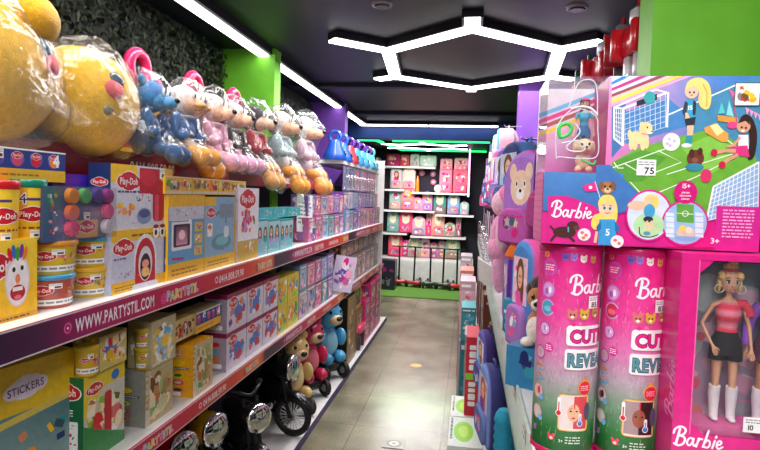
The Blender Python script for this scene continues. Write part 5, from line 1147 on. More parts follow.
# packs hung along the shelf front further down the aisle
for i, (Y, z0, h, c, pl) in enumerate(((3.0, 1.18, .3, hx('8a6ab0'), [PURP, LPINK, WHITE]), (3.3, 1.17, .32, hx('c07a98'), [BROWN, CREAM, HOT]), (3.65, 1.17, .3, hx('5a86a8'), [SKY, WHITE, NAVY]), (4.0, 1.18, .34, hx('b85a80'), [HOT, CREAM, LPINK]), (4.4, 1.17, .32, hx('6a5a90'), [PURP, SKY, WHITE]), (4.85, 1.18, .34, hx('c89aa8'), [LPINK, RED, WHITE]), (5.3, 1.18, .34, hx('58989a'), [TEAL, WHITE, YEL]), (5.8, 1.18, .3, hx('a84a78'), [HOT, WHITE, PURP]), (6.4, 1.18, .34, hx('8a7aa8'), [LILAC, WHITE, PINK]))):
    t = empty('blister_pack', (.17, Y, SZ), RZ, '%s toy pack standing behind the mint price rail, %s past the leaflet' % (('lilac', 'dusky pink', 'steel blue', 'raspberry', 'violet', 'pale rose', 'sea green', 'magenta', 'grey lilac')[i], NUM[i]), 'blister pack')
    b = MB(); b.box(-.11, .11, .0, .004, 0, h, c, 'card'); f = Fr(b, lambda u, v, w: (u, -w, v)); f.blobs(-.1, .1, h * .55, h * .96, pl, 14, rnd); f.blobs(-.1, .1, .02, h * .55, pl + [SKIN, BROWN], 20, rnd); b.build('backing_card', t)
    b = MB(); b.bev(-.085, .085, -.06, -.001, .02, h * .6, .02, WHITE, 'blister'); b.build('blister', t)
for i, (Y, z0, c, tr, wd) in enumerate(((4.4, 1.86, hx('58a8d0'), hx('e8a0b0'), 'aqua'), (5.2, 1.9, hx('7ac07a'), WHITE, 'mint green'), (6.0, 1.9, hx('4a8ac0'), HOT, 'steel blue'))):
    t = backpack('%s child bag hanging in the top row of the far run, %s along' % (wd, NUM[i]), (.25, Y, z0), RZ, .26, .27, .12, c, tr, [WHITE, SKY, PINK, BLACK], 140 + i, .48, None, p_pet(tr), 'hanging_bag')
    b = MB(); b.tube([(0, .12, .285), (0, .0, .28), (0, -.012, .3)], .004, GREY, 'metal', 6); b.build('hook', t)
# lower right: bags hung under the shelf, cartons and bins at the aisle edge
t = backpack('lilac princess backpack with auburn haired girl hanging under the shelf edge', (.105, 2.62, .73), RZ + .14, .25, .27, .055, hx('5a5aa8'), hx('3f2a70'), [SKY, LILAC, WHITE], 160, .49, None, p_girl(hx('a84a2c'), SKY), 'hanging_backpack')
t = backpack('pale blue princess backpack with red haired girl hanging lowest under the shelf', (.105, 2.08, .72), RZ + .14, .25, .28, .055, hx('7a90c8'), hx('3a3a78'), [SKY, LILAC, WHITE, PINK], 161, .49, None, p_girl(hx('b8542c'), PURP), 'hanging_backpack')
b = MB(); b.lathe([(.03, 0)] + [q for k in range(9) for q in ((.034, .006 + k * .028), (.029, .024 + k * .028))] + [(.02, .262)], hx('2a9ab8'), 'fabric', 18); tag(b.build('hanging_bottle_case', None, (.135, 1.74, .70)), 'ribbed teal bottle case hanging under the near end of the shelf', 'bottle case')
t = backpack('dark maroon backpack hanging deep under the shelf behind the princess bags', (.28, 2.3, .78), RZ, .26, .3, .12, hx('4a1a38'), HOT, [HOT, PURP], 163, .48, None, None, 'hanging_backpack')
FZ = .53
rbox('board_game_box', 'tall red game box with white and lime bands standing on a white carton', .05, 3.0, .502, .26, .066, .40, hx('c8203c'), lambda fr, w, d, h, r, b: ([fr['right'].grid(0, d, 0, h, hx('cc2440')), [fr['right'].rrect(d * .25, d * .78, h * y, h * (y + q), .006, WHITE) for y, q in ((.58, .07), (.67, .05), (.74, .08), (.84, .06), (.12, .06), (.2, .08), (.3, .05), (.37, .06))], fr['right'].grid(0, d, h * .46, h * .54, LIME), fr['front'].blobs(.01, w - .01, .01, h - .01, [RED, WHITE, LIME, PINK, CREAM], 40, r)]), 6, RZ, 'box')
lo = [('clear_toy_pack', 'clear fronted pack leaning beside the red game box', .04, 3.55, .0, .26, .06, .78, hx('b8a0a0'), [CREAM, RED, GREY, WHITE]), ('teal_toy_box', 'teal toy box, lower of two at the aisle edge', .03, 4.1, .0, .3, .1, .62, hx('2a8a98'), [TEAL, SKY, NAVY]), ('teal_toy_box', 'teal and white toy box, upper of two at the aisle edge', .03, 4.1, .621, .28, .1, .22, hx('3a98a4'), [TEAL, WHITE, SKY]), ('white_toy_box', 'white and pink toy box, first of the floor stacks past the teal boxes', .02, 4.7, .0, .34, .12, .52, hx('c8a8b4'), [LPINK, WHITE, HOT]), ('white_toy_box', 'white and pink toy box on top of the first floor stack', .02, 4.7, .521, .32, .12, .42, hx('d8b0bc'), [RED, WHITE, LPINK]), ('pink_toy_box', 'pink toy box low in the second floor stack', .01, 5.3, .0, .36, .12, .5, hx('c84a78'), [HOT, WHITE, LPINK]), ('pink_toy_box', 'rose and orange toy box high in the second floor stack', .01, 5.3, .501, .34, .12, .45, hx('d88a80'), [ORANGE, RED, WHITE]), ('grey_toy_box', 'grey pink toy box at the far end of the floor stacks', .0, 6.1, .0, .4, .12, .6, hx('b890a0'), [LPINK, GREY, WHITE]), ('grey_toy_box', 'pale toy box topping the far end of the floor stacks', .0, 6.1, .601, .36, .12, .4, hx('c8b8c0'), [WHITE, RED, SKY])]
for i, (nm, wd, x, y, z, w, d, h, c, pl) in enumerate(lo): rbox(nm, wd, x, y, z, w, d, h, c, both(c, pl, 22, mixc(c, BLACK, .2)), 20 + i)
for i, (Y, h, c) in enumerate(((3.5, .5, hx('6a3a28')), (3.75, .52, hx('5a4030')), (4.4, .5, hx('8a6a70')), (5.0, .5, hx('8a5a78')), (5.6, .5, hx('a8788a')))):
    rbox('doll_pack', '%s doll pack standing on the lower shelf, %s past the red game box' % (('chestnut', 'umber', 'taupe pink', 'plum', 'old rose')[i], NUM[i]), .16, Y, FZ, .2, .1, h, c, both(c, [GOLD, CREAM, LPINK, BROWN], 20), 40 + i)
def bin_(label, x, y, z, w, d, h, seed):
    def art(fr, W, D, Hh, r, b):
        for k, q in (('front', W), ('right', D)):
            f = fr[k]; f.rect(0, q, 0, Hh, hx('dfe4e0')); f.rect(q * .08, q * .92, Hh * .08, Hh * .5, hx('4a5a5c')); f.ell(q * .6, Hh * .75, q * .25, Hh * .12, LIME); f.microtext(q * .1, q * .5, Hh * .6, Hh * .9, 2, DKG, r)
        f = fr['top']; f.rect(0, W, 0, D, hx('d4dcd4')); f.ell(W * .5, D * .45, W * .35, D * .3, LIME); f.ell(W * .5, D * .45, W * .2, D * .15, hx('b8e060')); f.microtext(W * .05, W * .8, D * .02, D * .15, 1, DKG, r)
    carton('display_bin', label, 'box', (x, y, z), RZ, w, d, h, hx('dde2de'), art, seed=seed)
bin_('white carton with lime green disc on top under the tall red game box', .025, 3.0, 0, .3, .15, .50, 3)
bin_('white carton with lime green disc at the near end of the aisle edge', .025, 2.585, 0, .33, .15, .535, 4)
# toys on the top right shelf before the green column
TZ = 2.05
def brick_toy(label, x, y, z, cs, seed, s):
    r = random.Random(seed); t = empty('toy_robot', (x, y, z), RZ + r.uniform(-.3, .3), label, 'toy robot'); a, c = cs
    b = MB(); b.bev(-.06 * s, .06 * s, -.04 * s, .04 * s, .13 * s, .25 * s, .015, a); b.build('torso', t); b = MB(); b.bev(-.03 * s, .03 * s, -.03 * s, .03 * s, .255 * s, .315 * s, .012, c); b.cyl((0, 0, .31 * s), (0, 0, .35 * s), .01 * s, a); b.build('head', t)
    for k in (-1, 1):
        b = MB(); b.bev(k * .04 * s - .022 * s, k * .04 * s + .022 * s, -.03 * s, .05 * s, 0, .13 * s, .01, c); b.build('leg', t)
        b = MB(); b.bev(k * .085 * s - .018 * s, k * .085 * s + .018 * s, -.07 * s, .03 * s, .12 * s, .25 * s, .01, a); b.build('arm', t)
    b = MB(); b.poly = None; b.bev(-.12 * s, .12 * s, .045 * s, .055 * s, .16 * s, .24 * s, .008, mixc(a, WHITE, .35)); b.build('wing', t)
for i, (y, x, s, cs, wd) in enumerate(((2.36, .62, .95, (hx('d81f30'), hx('e8e4e8')), 'red and white toy robot on the high shelf, touching the green column'), (2.64, .63, 1.0, (hx('b81a2a'), hx('8a8a96')), 'dark red toy robot on the high shelf, second from the green column'), (2.96, .63, 1.05, (hx('d82838'), hx('d0d0d8')), 'red toy robot with grey legs on the high shelf, third from the green column'), (3.3, .62, 1.0, (hx('2a6a3a'), hx('2a3a2c')), 'green toy robot on the high shelf among the red ones'), (3.55, .65, .9, (hx('e05a70'), hx('d8a0b0')), 'pink toy robot on the high shelf past the green one'), (3.95, .65, .9, (hx('d83048'), hx('4a4a9a')), 'red and blue toy robot at the end of the high shelf'))):
    brick_toy(wd, x, y, TZ, cs, i, s)
# ------------------------------------------------------------------ pink doll goods in front on the right shelf
LOGO_B = [([(.3, 0), (.42, .7), (.55, 1.4), (.66, 2.05)], .3), ([(-.05, 1.45), (.1, 2.0), (.6, 2.35), (1.15, 2.25), (1.35, 1.85), (1.1, 1.4), (.65, 1.2)], .26), ([(.65, 1.2), (1.15, 1.1), (1.35, .7), (1.15, .2), (.65, -.08), (.1, .12)], .28),
    ([(2.3, .85), (2.05, 1.05), (1.75, .85), (1.62, .4), (1.8, .06), (2.08, .2), (2.3, .7), (2.36, 1.0)], .24), ([(2.36, 1.0), (2.32, .4), (2.45, .05), (2.68, .25)], .24), ([(2.72, 0), (2.84, .55), (2.95, 1.08)], .26), ([(2.88, .65), (3.08, 1.0), (3.36, 1.02)], .24),
    ([(3.5, .05), (3.72, .9), (3.9, 1.6), (4.04, 2.2)], .26), ([(3.66, .55), (3.95, .95), (4.25, .8), (4.25, .3), (3.95, .0), (3.55, .15)], .24), ([(4.6, 0), (4.72, .5), (4.84, 1.0)], .26), ([(4.94, 1.42), (4.98, 1.56)], .3),
    ([(5.12, .5), (5.45, .58), (5.62, .85), (5.42, 1.05), (5.15, .8), (5.1, .3), (5.35, .02), (5.8, .3)], .23)]
def script_logo(f, u, v, k, col, rot=0.):
    q = f.sub(u, v, k, rot)
    for P, w in LOGO_B:
        p = spline(P, 5); q.line(p, w, col)
        for e in (p[0], p[-1]): q.ell(e[0], e[1], w / 2, w / 2, col, 8)
def box_art():
    W, Hh, D = .34, .281, .125; X0, Z0, YF = .124, 1.5275, 1.0; cu = .098; cv = .121          # recess: u<cu, v>cv
    t = empty('doll_playset_box', (X0, YF, Z0), 0, 'large pink doll football playset box with clear front corner, lying on two tubes', 'box')
    b = MB(); CP = hx('d6218a')
    b.box(0, W, 0, D, 0, cv, CP, 'card', {'left': hx('d83a92')}); b.box(cu, W, 0, D, cv, Hh, CP, 'card', {'left': hx('cf1f86')}); b.box(0, cu, D - .012, D, cv, Hh, hx('c8c0d4')); b.box(0, cu, 0, D, Hh - .002, Hh, hx('d8cfe0'), 'pane')
    lf = Fr(b, lambda u, v, k: (-k, D - u, v)); 
    for j in range(10):
        for i in range(-1, 5): x0 = .004 + i * .028 + (j % 2) * .014; lf.rect(max(.003, x0), min(D - .003, x0 + .025), .004 + j * .0115, .0135 + j * .0115, hx('ea6ab4')) if min(D - .003, x0 + .025) > max(.003, x0) else None
    kf = Fr(b, lambda u, v, k: (u, D - .012 - k, v)); kf.grid(0, cu, cv, Hh, None, 1, 4, lambda a, c: mixc(hx('c86ab8'), hx('e6e2ea'), c))
    for i, c in enumerate((SKY, HOT, hx('a8483c'), YEL, hx('f0a0c0'))): kf.poly([(0, .235 - i * .012), (cu, .275 - i * .012), (cu, .267 - i * .012), (0, .227 - i * .012)], c)
    f = Fr(b, lambda u, v, k: (u, -k, v))
    def px(x, y): p = onY(x, y, YF); return (p.x - X0, p.z - Z0)
    Z1 = lambda x, y: px(520 + x / 2.046, 40 + y / 2.046)
    Z2 = lambda x, y: px(600 + x / 4.2875, 65 + y / 4.2875)
    Z3 = lambda x, y: px(520 + x / 3.167, 165 + y / 3.167)
    def clip(P, u0=0., u1=W, v0=0., v1=Hh): return [(min(max(a, u0), u1), min(max(c, v0), v1)) for a, c in P]
    def pl(Z, P, c, **k): f.poly(clip([Z(*q) for q in P], **k), c)
    def el(Z, x, y, a, bb, c, s, n=18, rot=0.): u, v = Z(x, y); f.ell(u, v, a * s, bb * s, c, n, rot)
    k1, k2, k3 = .001754 / 2.046, .001754 / 4.2875, .001754 / 3.167
    f.grid(0, W, 0, cv, CP); f.grid(cu, W, cv, Hh, None, 8, 6, lambda a, c: mixc(mixc(hx('e070b0'), hx('4a80c4'), min(1, a * 1.7)), hx('c8c4e4'), c * .55 * max(0, 1 - a * 1.3)))
    # blue room wall on the right, rainbow stripes at upper left
    pl(Z2, [(290, 215), (560, 80), (700, 30), (720, 450), (420, 300)], hx('4a8cb0'), u0=cu); pl(Z2, [(50, 180), (110, 150), (110, 330), (50, 400)], hx('4878b4'), u0=cu); pl(Z2, [(110, 200), (290, 140), (420, 250), (110, 340)], hx('4a86c0'), u0=cu)
    for i, (c, y0, y1) in enumerate(((hx('eaf0f8'), 40, 70), (hx('3a8ad0'), 72, 42), (hx('eee8f4'), 88, 50), (hx('c03a8c'), 98, 60), (hx('e8dcec'), 112, 70), (hx('9a4a58'), 122, 80), (hx('eec8b8'), 134, 94), (hx('ecd84a'), 150, 108), (hx('e8a8cc'), 172, 130))):
        pl(Z2, [(50, 60 + i * 13), (50, 74 + i * 13), (90 + 38 * i, 36 + 3), (60 + 38 * i, 36 + 3)] if i else [(50, 40), (50, 74), (150, 36), (60, 36)], c, u0=cu)
    f.line([Z2(290, 215), Z2(600, 78)], .0022, hx('f0f0f8'))
    # pitch
    gr = hx('6fae3c'); pl(Z1, [(188, 250), (240, 222), (300, 204), (400, 180), (480, 235), (491, 262), (440, 300), (400, 340), (360, 372), (300, 372), (250, 340), (188, 272)], gr, v0=.03)
    pl(Z1, [(188, 250), (250, 225), (300, 240), (250, 290), (210, 290)], hx('5a9c38'), u0=cu); pl(Z1, [(330, 220), (400, 190), (450, 240), (380, 280)], hx('86c24e'), u0=cu)
    WL = hx('eaf4e0')
    for P in ([(188, 262), (318, 215)], [(212, 252), (258, 278), (330, 250), (282, 226)], [(192, 250), (200, 262), (212, 262)], [(405, 190), (470, 240)], [(300, 275), (460, 225)], [(240, 330), (360, 280), (440, 240)], [(225, 290), (280, 350)]): f.line([Z1(*q) for q in P], .0016, WL)
    # goal with net
    for i in range(9):
        a = i / 8; f.line([Z2(104 + 176 * a, 190 - 66 * a), Z2(108 + 172 * a, 322 - 56 * a)], .0008, hx('d8e4f0'))
    for i in range(7):
        a = i / 6; f.line([Z2(104, 190 + 130 * a), Z2(280, 124 + 142 * a)], .0008, hx('d8e4f0'))
    for i in range(5):
        a = i / 4; f.line([Z2(60 + 38 * a, 186), Z2(64 + 36 * a, 320 + 22 * a)], .001, WHITE)
    for i in range(8):
        a = i / 7; f.line([Z2(60, 188 + 125 * a), Z2(98, 186 + 155 * a)], .0009, WHITE)
    for P in ([(60, 315), (60, 182), (238, 106), (292, 120), (286, 268)], [(98, 346), (98, 186), (60, 182)], [(98, 186), (290, 118)], [(60, 315), (98, 346)]): f.line([Z2(*q) for q in P], .0034, WHITE)
    pl(Z2, [(156, 156), (244, 124), (244, 148), (156, 178)], hx('24303a'), u0=cu); el(Z2, 212, 140, 22, 26, hx('3aa4a8'), k2, 10)
    # puppy
    CR = hx('e8d49c')
    for x, y, a, c_ in ((165, 312, 40, 26), (196, 272, 26, 26), (214, 286, 12, 10), (134, 340, 10, 24), (150, 345, 9, 20), (184, 338, 11, 28), (200, 336, 9, 22), (180, 262, 9, 18), (126, 296, 8, 18)): el(Z2, x, y, a, c_, CR if a != 12 else hx('f4e8c8'), k2, 14)
    el(Z2, 202, 268, 3, 4, BLACK, k2, 8); el(Z2, 222, 284, 4, 3, BLACK, k2, 8); f.line([Z2(178, 294), Z2(206, 300)], .0016, hx('e070a8'))
    # ball
    el(Z2, 305, 330, 33, 36, hx('e8e4ee'), k2, 22)
    for x, y in ((296, 318), (318, 326), (300, 346), (288, 338)): el(Z2, x, y, 7, 7, hx('c4bcd0'), k2, 6)
    # girl with ponytail
    f.poly([Z2(*q) for q in spline([(372, 78), (400, 58), (440, 58), (470, 90), (476, 150), (462, 190), (432, 182), (420, 150), (424, 110), (395, 84), (372, 110)], 4, True)], hx('e8d27c')); f.line([Z2(440, 80), Z2(458, 120), Z2(456, 180)], .002, hx('c8a850'))
    el(Z2, 392, 112, 26, 30, hx('eabfa0'), k2); f.poly([Z2(*q) for q in ((364, 104), (372, 78), (398, 66), (424, 84), (424, 104), (400, 88))], hx('e8d27c')); el(Z2, 384, 118, 4, 5, hx('4a3a50'), k2, 8); el(Z2, 402, 118, 4, 5, hx('4a3a50'), k2, 8); el(Z2, 392, 130, 6, 3, hx('d85a70'), k2, 8)
    pl(Z2, [(364, 152), (404, 148), (408, 225), (372, 235)], hx('3aa0c4'), u0=cu); pl(Z2, [(352, 200), (364, 155), (376, 162), (366, 230)], hx('3a4048')); pl(Z2, [(398, 150), (412, 160), (408, 215), (396, 215)], hx('30363e')); pl(Z2, [(364, 205), (374, 205), (392, 240), (366, 256)], hx('eabfa0')); f.text('15', *Z2(372, 192), .007, WHITE, 1)
    pl(Z2, [(362, 232), (410, 222), (404, 260), (368, 262)], hx('2c343c')); pl(Z2, [(372, 260), (402, 258), (396, 306), (372, 306)], hx('eabfa0')); pl(Z2, [(370, 302), (398, 302), (388, 340), (364, 340)], hx('2f98a8')); el(Z2, 370, 345, 20, 9, hx('e4e4e8'), k2, 12)
    # brown dog on the pitch, pink ball, price sticker
    BR = hx('6e3a2c'); el(Z2, 408, 400, 32, 34, BR, k2); el(Z2, 392, 380, 10, 18, hx('54281e'), k2); el(Z2, 428, 372, 10, 16, hx('54281e'), k2); el(Z2, 404, 438, 34, 16, hx('3a8aa0'), k2); el(Z2, 406, 408, 12, 10, hx('8c5644'), k2); el(Z1, 380, 278, 10, 13, hx('d8366c'), k1)
    pr_ = Z1(258, 261); price(f, pr_[0], pr_[1], .030, .026, '75')
    # room: bench, sail, bunting, second girl
    pl(Z2, [(445, 270), (490, 250), (550, 295), (545, 330), (520, 330), (450, 290)], hx('e0a050')); pl(Z2, [(470, 262), (500, 250), (530, 285), (500, 305)], hx('ece4a0')); pl(Z2, [(500, 215), (590, 225), (590, 255), (505, 240)], hx('d89848'))
    pl(Z2, [(520, 160), (505, 210), (535, 208)], hx('5ac4c4')); pl(Z2, [(552, 150), (540, 215), (572, 222)], hx('8ad4d8')); f.line([Z2(565, 110), Z2(585, 250)], .002, hx('b85a78')); pl(Z2, [(552, 105), (580, 120), (566, 140)], hx('e86aa0')); el(Z2, 566, 258, 20, 14, hx('e04888'), k2)
    for i in range(4): pl(Z2, [(622 + i * 18, 182 + i * 9), (640 + i * 18, 191 + i * 9), (628 + i * 18, 214 + i * 9)], hx('f0a0c8'))
    HB = hx('3a2420'); f.poly([Z2(*q) for q in spline([(600, 230), (625, 212), (655, 235), (672, 300), (660, 390), (632, 402), (640, 320), (628, 260)], 4, True)], HB); el(Z2, 614, 262, 25, 28, hx('d8a080'), k2); f.poly([Z2(*q) for q in ((588, 252), (602, 228), (630, 222), (645, 262), (622, 240))], HB); el(Z2, 606, 268, 4, 5, BLACK, k2, 8); el(Z2, 624, 270, 4, 5, BLACK, k2, 8); el(Z2, 612, 282, 7, 4, WHITE, k2, 8)
    pl(Z2, [(592, 300), (634, 300), (636, 360), (590, 372)], hx('ecdfe8')); pl(Z2, [(560, 350), (630, 345), (640, 395), (570, 385)], hx('d83a80')); f.line([Z2(600, 310), Z2(570, 345), Z2(540, 350)], .004, hx('d8a080'))
    f.line([Z2(580, 368), Z2(530, 368), Z2(490, 378)], .0058, hx('d8a080')); f.line([Z2(590, 385), Z2(550, 405), Z2(525, 425)], .0058, hx('d8a080')); el(Z2, 488, 376, 12, 15, hx('c82448'), k2); el(Z2, 522, 428, 13, 14, hx('c82448'), k2)
    # badge
    u, v = Z2(630, 126); f.rrect(u - .0185, u + .0185, v - .0185, v + .0185, .004, hx('e8ddd8')); f.blobs(u - .016, u + .016, v - .016, v + .016, [ORANGE, YEL, hx('b83a3a'), hx('2c2a30'), WHITE], 16, random.Random(4), .1, .24, 'er'); f.line([(u - .0185, v - .018), (u + .0185, v - .018), (u + .0185, v + .018), (u - .0185, v + .018)], .0014, hx('30404c'), True)
    # second net on the right
    pl(Z1, [(395, 300), (491, 248), (486, 345), (380, 370)], hx('8fb4dc'))
    for i in range(12):
        a = i / 11; f.line([Z1(395 + 92 * a, 300 - 50 * a), Z1(380 + 106 * a, 370 - 26 * a)], .0011, WHITE)
    for i in range(9):
        a = i / 8; f.line([Z1(395 - 15 * a, 300 + 70 * a), Z1(487 - 1 * a, 250 + 94 * a)], .0011, WHITE)
    for P in ([(395, 300), (488, 250)], [(395, 300), (380, 372)]): f.line([Z1(*q) for q in P], .003, WHITE)
    # lower block: denim panel, pink sweep, logo
    f.grid(0, cu + .03, .055, cv, None, 4, 3, lambda a, c: mixc(hx('3c6cae'), hx('4f86c4'), c)); pl(Z3, [(285, 0), (380, 95), (330, 150), (240, 130), (240, 0)], hx('4478b8'))
    pl(Z3, [(88, 98), (150, 98), (235, 130), (300, 200), (330, 262), (88, 262)], CP); pl(Z3, [(300, 200), (420, 220), (640, 205), (640, 262), (300, 262)], CP)
    f.text('1 AVISO', *Z1(412, 357), .006, hx('f6d8ea'), 1, .9) if False else None
    u0, v0 = Z1(402, 420); u1, v1 = Z1(487, 342); f.grid(u0 - .004, W, .0, v1, hx('cf2a92')); q = random.Random(9)
    f.microtext(u0 + .006, W - .01, v0 + .012, v1 - .004, 9, hx('f2b6dc'), q); f.text('3+', *Z1(388, 416), .009, WHITE, 1)
    u, v = Z1(64, 360); script_logo(f, u, v, .0112, hx('fdf4fa'), -.03)
    DBR = hx('4a2420'); el(Z3, 140, 212, 34, 17, DBR, k3); el(Z3, 166, 192, 17, 14, DBR, k3); el(Z3, 178, 198, 9, 7, hx('6a3a30'), k3); f.line([Z3(116, 216), Z3(96, 240)], .004, DBR); f.line([Z3(150, 222), Z3(172, 242)], .004, DBR); f.line([Z3(108, 206), Z3(94, 192)], .003, DBR); f.line([Z3(152, 196), Z3(152, 212)], .0025, hx('5ab0d0'))
    el(Z3, 202, 220, 19, 19, hx('f0dfe8'), k3)
    for x, y in ((196, 214), (208, 222), (200, 230)): el(Z3, x, y, 6, 5, hx('e07a5a'), k3, 6)
    # drawn girl with blond hair, puppy on her head, flag
    BL = hx('f4d76a'); f.poly([Z3(*q) for q in spline([(246, 120), (262, 96), (292, 98), (306, 130), (306, 170), (292, 196), (280, 180), (256, 186), (238, 205), (224, 190), (232, 160), (252, 150)], 4, True)], BL)
    el(Z3, 274, 134, 24, 28, hx('f2c8a4'), k3); f.poly([Z3(*q) for q in ((248, 130), (256, 104), (290, 102), (298, 128), (276, 112))], BL); el(Z3, 266, 136, 4, 5, hx('3a5a8a'), k3, 8); el(Z3, 284, 138, 4, 5, hx('3a5a8a'), k3, 8); f.line([Z3(266, 150), Z3(274, 154), Z3(284, 150)], .0014, hx('c83a50')); f.line([Z3(258, 128), Z3(268, 126)], .001, BROWN); f.line([Z3(280, 127), Z3(290, 130)], .001, BROWN)
    pl(Z3, [(250, 172), (300, 172), (306, 254), (246, 252)], hx('3f9cd4')); pl(Z3, [(240, 196), (254, 176), (256, 200), (246, 214)], hx('2c6ca8')); pl(Z3, [(298, 176), (314, 196), (310, 215), (300, 208)], hx('2c6ca8')); f.line([Z3(242, 210), Z3(236, 246)], .0045, hx('f2c8a4')); f.text('5', *Z3(268, 222), .011, WHITE, 1); el(Z3, 306, 242, 19, 19, hx('f4e6ee'), k3); el(Z3, 300, 238, 6, 5, hx('e07a5a'), k3, 6); el(Z3, 312, 248, 5, 5, hx('e07a5a'), k3, 6)
    DG = hx('b07a4a'); el(Z3, 275, 72, 20, 19, DG, k3); el(Z3, 256, 66, 8, 11, hx('8a5a34'), k3); el(Z3, 294, 66, 8, 11, hx('8a5a34'), k3); el(Z3, 276, 80, 10, 8, hx('e0c098'), k3); el(Z3, 276, 76, 4, 3, BLACK, k3, 8); el(Z3, 268, 68, 3, 4, BLACK, k3, 8); el(Z3, 284, 68, 3, 4, BLACK, k3, 8); pl(Z3, [(196, 66), (238, 54), (246, 82), (206, 84)], hx('e0308c')); f.line([Z3(236, 52), Z3(252, 104)], .0016, hx('d0c8d8')); f.ell(*Z3(222, 71), .003, .003, WHITE, 8)
    # round insets
    for x, y, a, c_ in ((406, 160, 66, 78), (520, 184, 65, 68)):
        u, v = Z3(x, y); f.ell(u, v, a * k3 * 1.0, c_ * k3 * 1.0, hx('d8208a'), 28); f.ell(u, v, a * k3 * .92, c_ * k3 * .92, hx('d4dcec') if x < 450 else hx('9ac0e4'), 28)
    for x, y, a, c_, c in ((406, 190, 44, 36, hx('b8dca8')), (372, 128, 30, 14, hx('e8bfa4')), (410, 112, 17, 18, BL), (408, 114, 11, 13, hx('eec4a4')), (428, 118, 8, 20, BL), (408, 146, 16, 22, hx('4aa4d0')), (404, 172, 14, 9, DKG), (400, 194, 5, 18, hx('eec4a4')), (414, 192, 5, 16, hx('eec4a4')), (400, 216, 10, 6, hx('5a98b8'))): el(Z3, x, y, a, c_, c, k3, 14)
    f.line([Z3(*q) for q in spline([(376, 196), (380, 222), (410, 228), (436, 220)], 5)], .0016, hx('2a2a30'))
    pl(Z3, [(494, 122), (548, 126), (548, 184), (494, 180)], hx('62a844')); f.line([Z3(494, 152), Z3(548, 156)], .001, WHITE); u, v = Z3(521, 154); f.ring(u, v, .005, .005, .001, WHITE)
    for x in (474, 566):
        pl(Z3, [(x - 14, 150), (x + 12, 152), (x + 12, 230), (x - 14, 226)], hx('d8e4f4'))
        for i in range(4): f.line([Z3(x - 14, 162 + i * 18), Z3(x + 12, 164 + i * 18)], .0009, hx('8aa8d4'))
    for x, y, a, c_, c in ((522, 214, 26, 18, hx('d8c8b4')), (512, 200, 9, 10, BL), (532, 206, 10, 9, hx('e8e0d0')), (522, 232, 30, 7, hx('8ab0dc'))): el(Z3, x, y, a, c_, c, k3, 12)
    u, v = Z3(522, 86); f.ell(u, v, .0178, .019, hx('d0187c'), 24); f.text('15+', u, v + .0065, .0075, WHITE, 1, .9, 'c')
    for i, tx in enumerate(('pieces', 'elements', 'pieces')): f.text(tx, u, v - .002 - i * .0052, .0036, hx('fbe0f0'), 1, .9, 'c')
    b.build('carton', t)
    # clear corner with doll, puppy and green lead
    b = MB(); b.box(.001, cu, .0005, .001, cv, Hh - .002, WHITE, 'pane'); b.box(.0005, .001, .001, D - .012, cv, Hh - .002, WHITE, 'pane'); b.build('clear_window', t)
    doll(t, (.072, .06, cv + .016), .118, hx('e4b08c'), hx('5a2c22'), hx('3f9fc0'), hx('2f6ca0'), hx('4aa8b8'), -.15, cap=HOT, small=True)
    b = MB(); c0 = Vector((.071, .05, cv + .002)); CRM = hx('ecd9b0')
    for x, y, z, a, q, e in ((0, 0, .022, .013, .012, .017), (0, -.008, .045, .0155, .013, .0145), (0, -.02, .041, .008, .007, .006), (-.014, -.004, .044, .005, .006, .012), (.014, -.004, .044, .005, .006, .012), (-.009, -.008, .006, .006, .008, .006), (.009, -.008, .006, .006, .008, .006)): b.ell((c0.x + x, c0.y + y, c0.z + z), (a, q, e), CRM, 'plush', 14, 8)
    b.ell((c0.x, c0.y - .027, c0.z + .043), (.003, .002, .002), BLACK, 'plastic', 8, 6); b.ell((c0.x - .006, c0.y - .02, c0.z + .049), (.002, .0015, .0025), BLACK, 'plastic', 8, 6); b.ell((c0.x + .006, c0.y - .02, c0.z + .049), (.002, .0015, .0025), BLACK, 'plastic', 8, 6); b.build('toy_puppy', t)
    YR = .012
    def zp(x, y): p = onY(525 + x / 4.09, 70 + y / 4.09, YF + YR); return (p.x - X0, YR, p.z - Z0)
    b = MB(); b.tube([zp(*q) for q in spline([(128, 360), (130, 240), (180, 170), (230, 160), (290, 190), (298, 250), (296, 350), (230, 362), (140, 356)], 5, True)], .0011, hx('e8ecf4'), 'plastic', 6, True); b.tube([zp(*q) for q in spline([(180, 150), (215, 60), (250, 40), (285, 50), (296, 110), (296, 190)], 5)], .0011, hx('e8ecf4'), 'plastic', 6); b.tube([zp(*q) for q in spline([(150, 300), (200, 290), (240, 300), (240, 330), (190, 332), (170, 315), (200, 285), (225, 250), (200, 215)], 5)], .0013, hx('eef0f4'), 'plastic', 6); b.tube([zp(*q) for q in spline([(188, 160), (230, 150), (270, 158), (296, 185)], 4)], .0022, hx('f4f4f8'), 'plastic', 6); b.build('white_lead', t)  # white cord, plus outline loops modelling the clear plastic's edge reflection
    b = MB(); b.tube([zp(*q) for q in spline([(142, 270), (140, 235), (170, 218), (190, 235), (178, 262), (150, 275)], 5, True)], .0032, hx('2fdc5a'), 'plastic', 8, True); b.tube([zp(*q) for q in spline([(232, 368), (250, 376), (280, 386), (288, 370)], 4)], .0018, hx('3ae066'), 'plastic', 6); b.build('green_lead', t)
surf('doll_skin', plain('e2ab86', 'e6b08c', 20, .45)); surf('doll_skin_tan', plain('b8805c', 'bd8662', 20, .45))
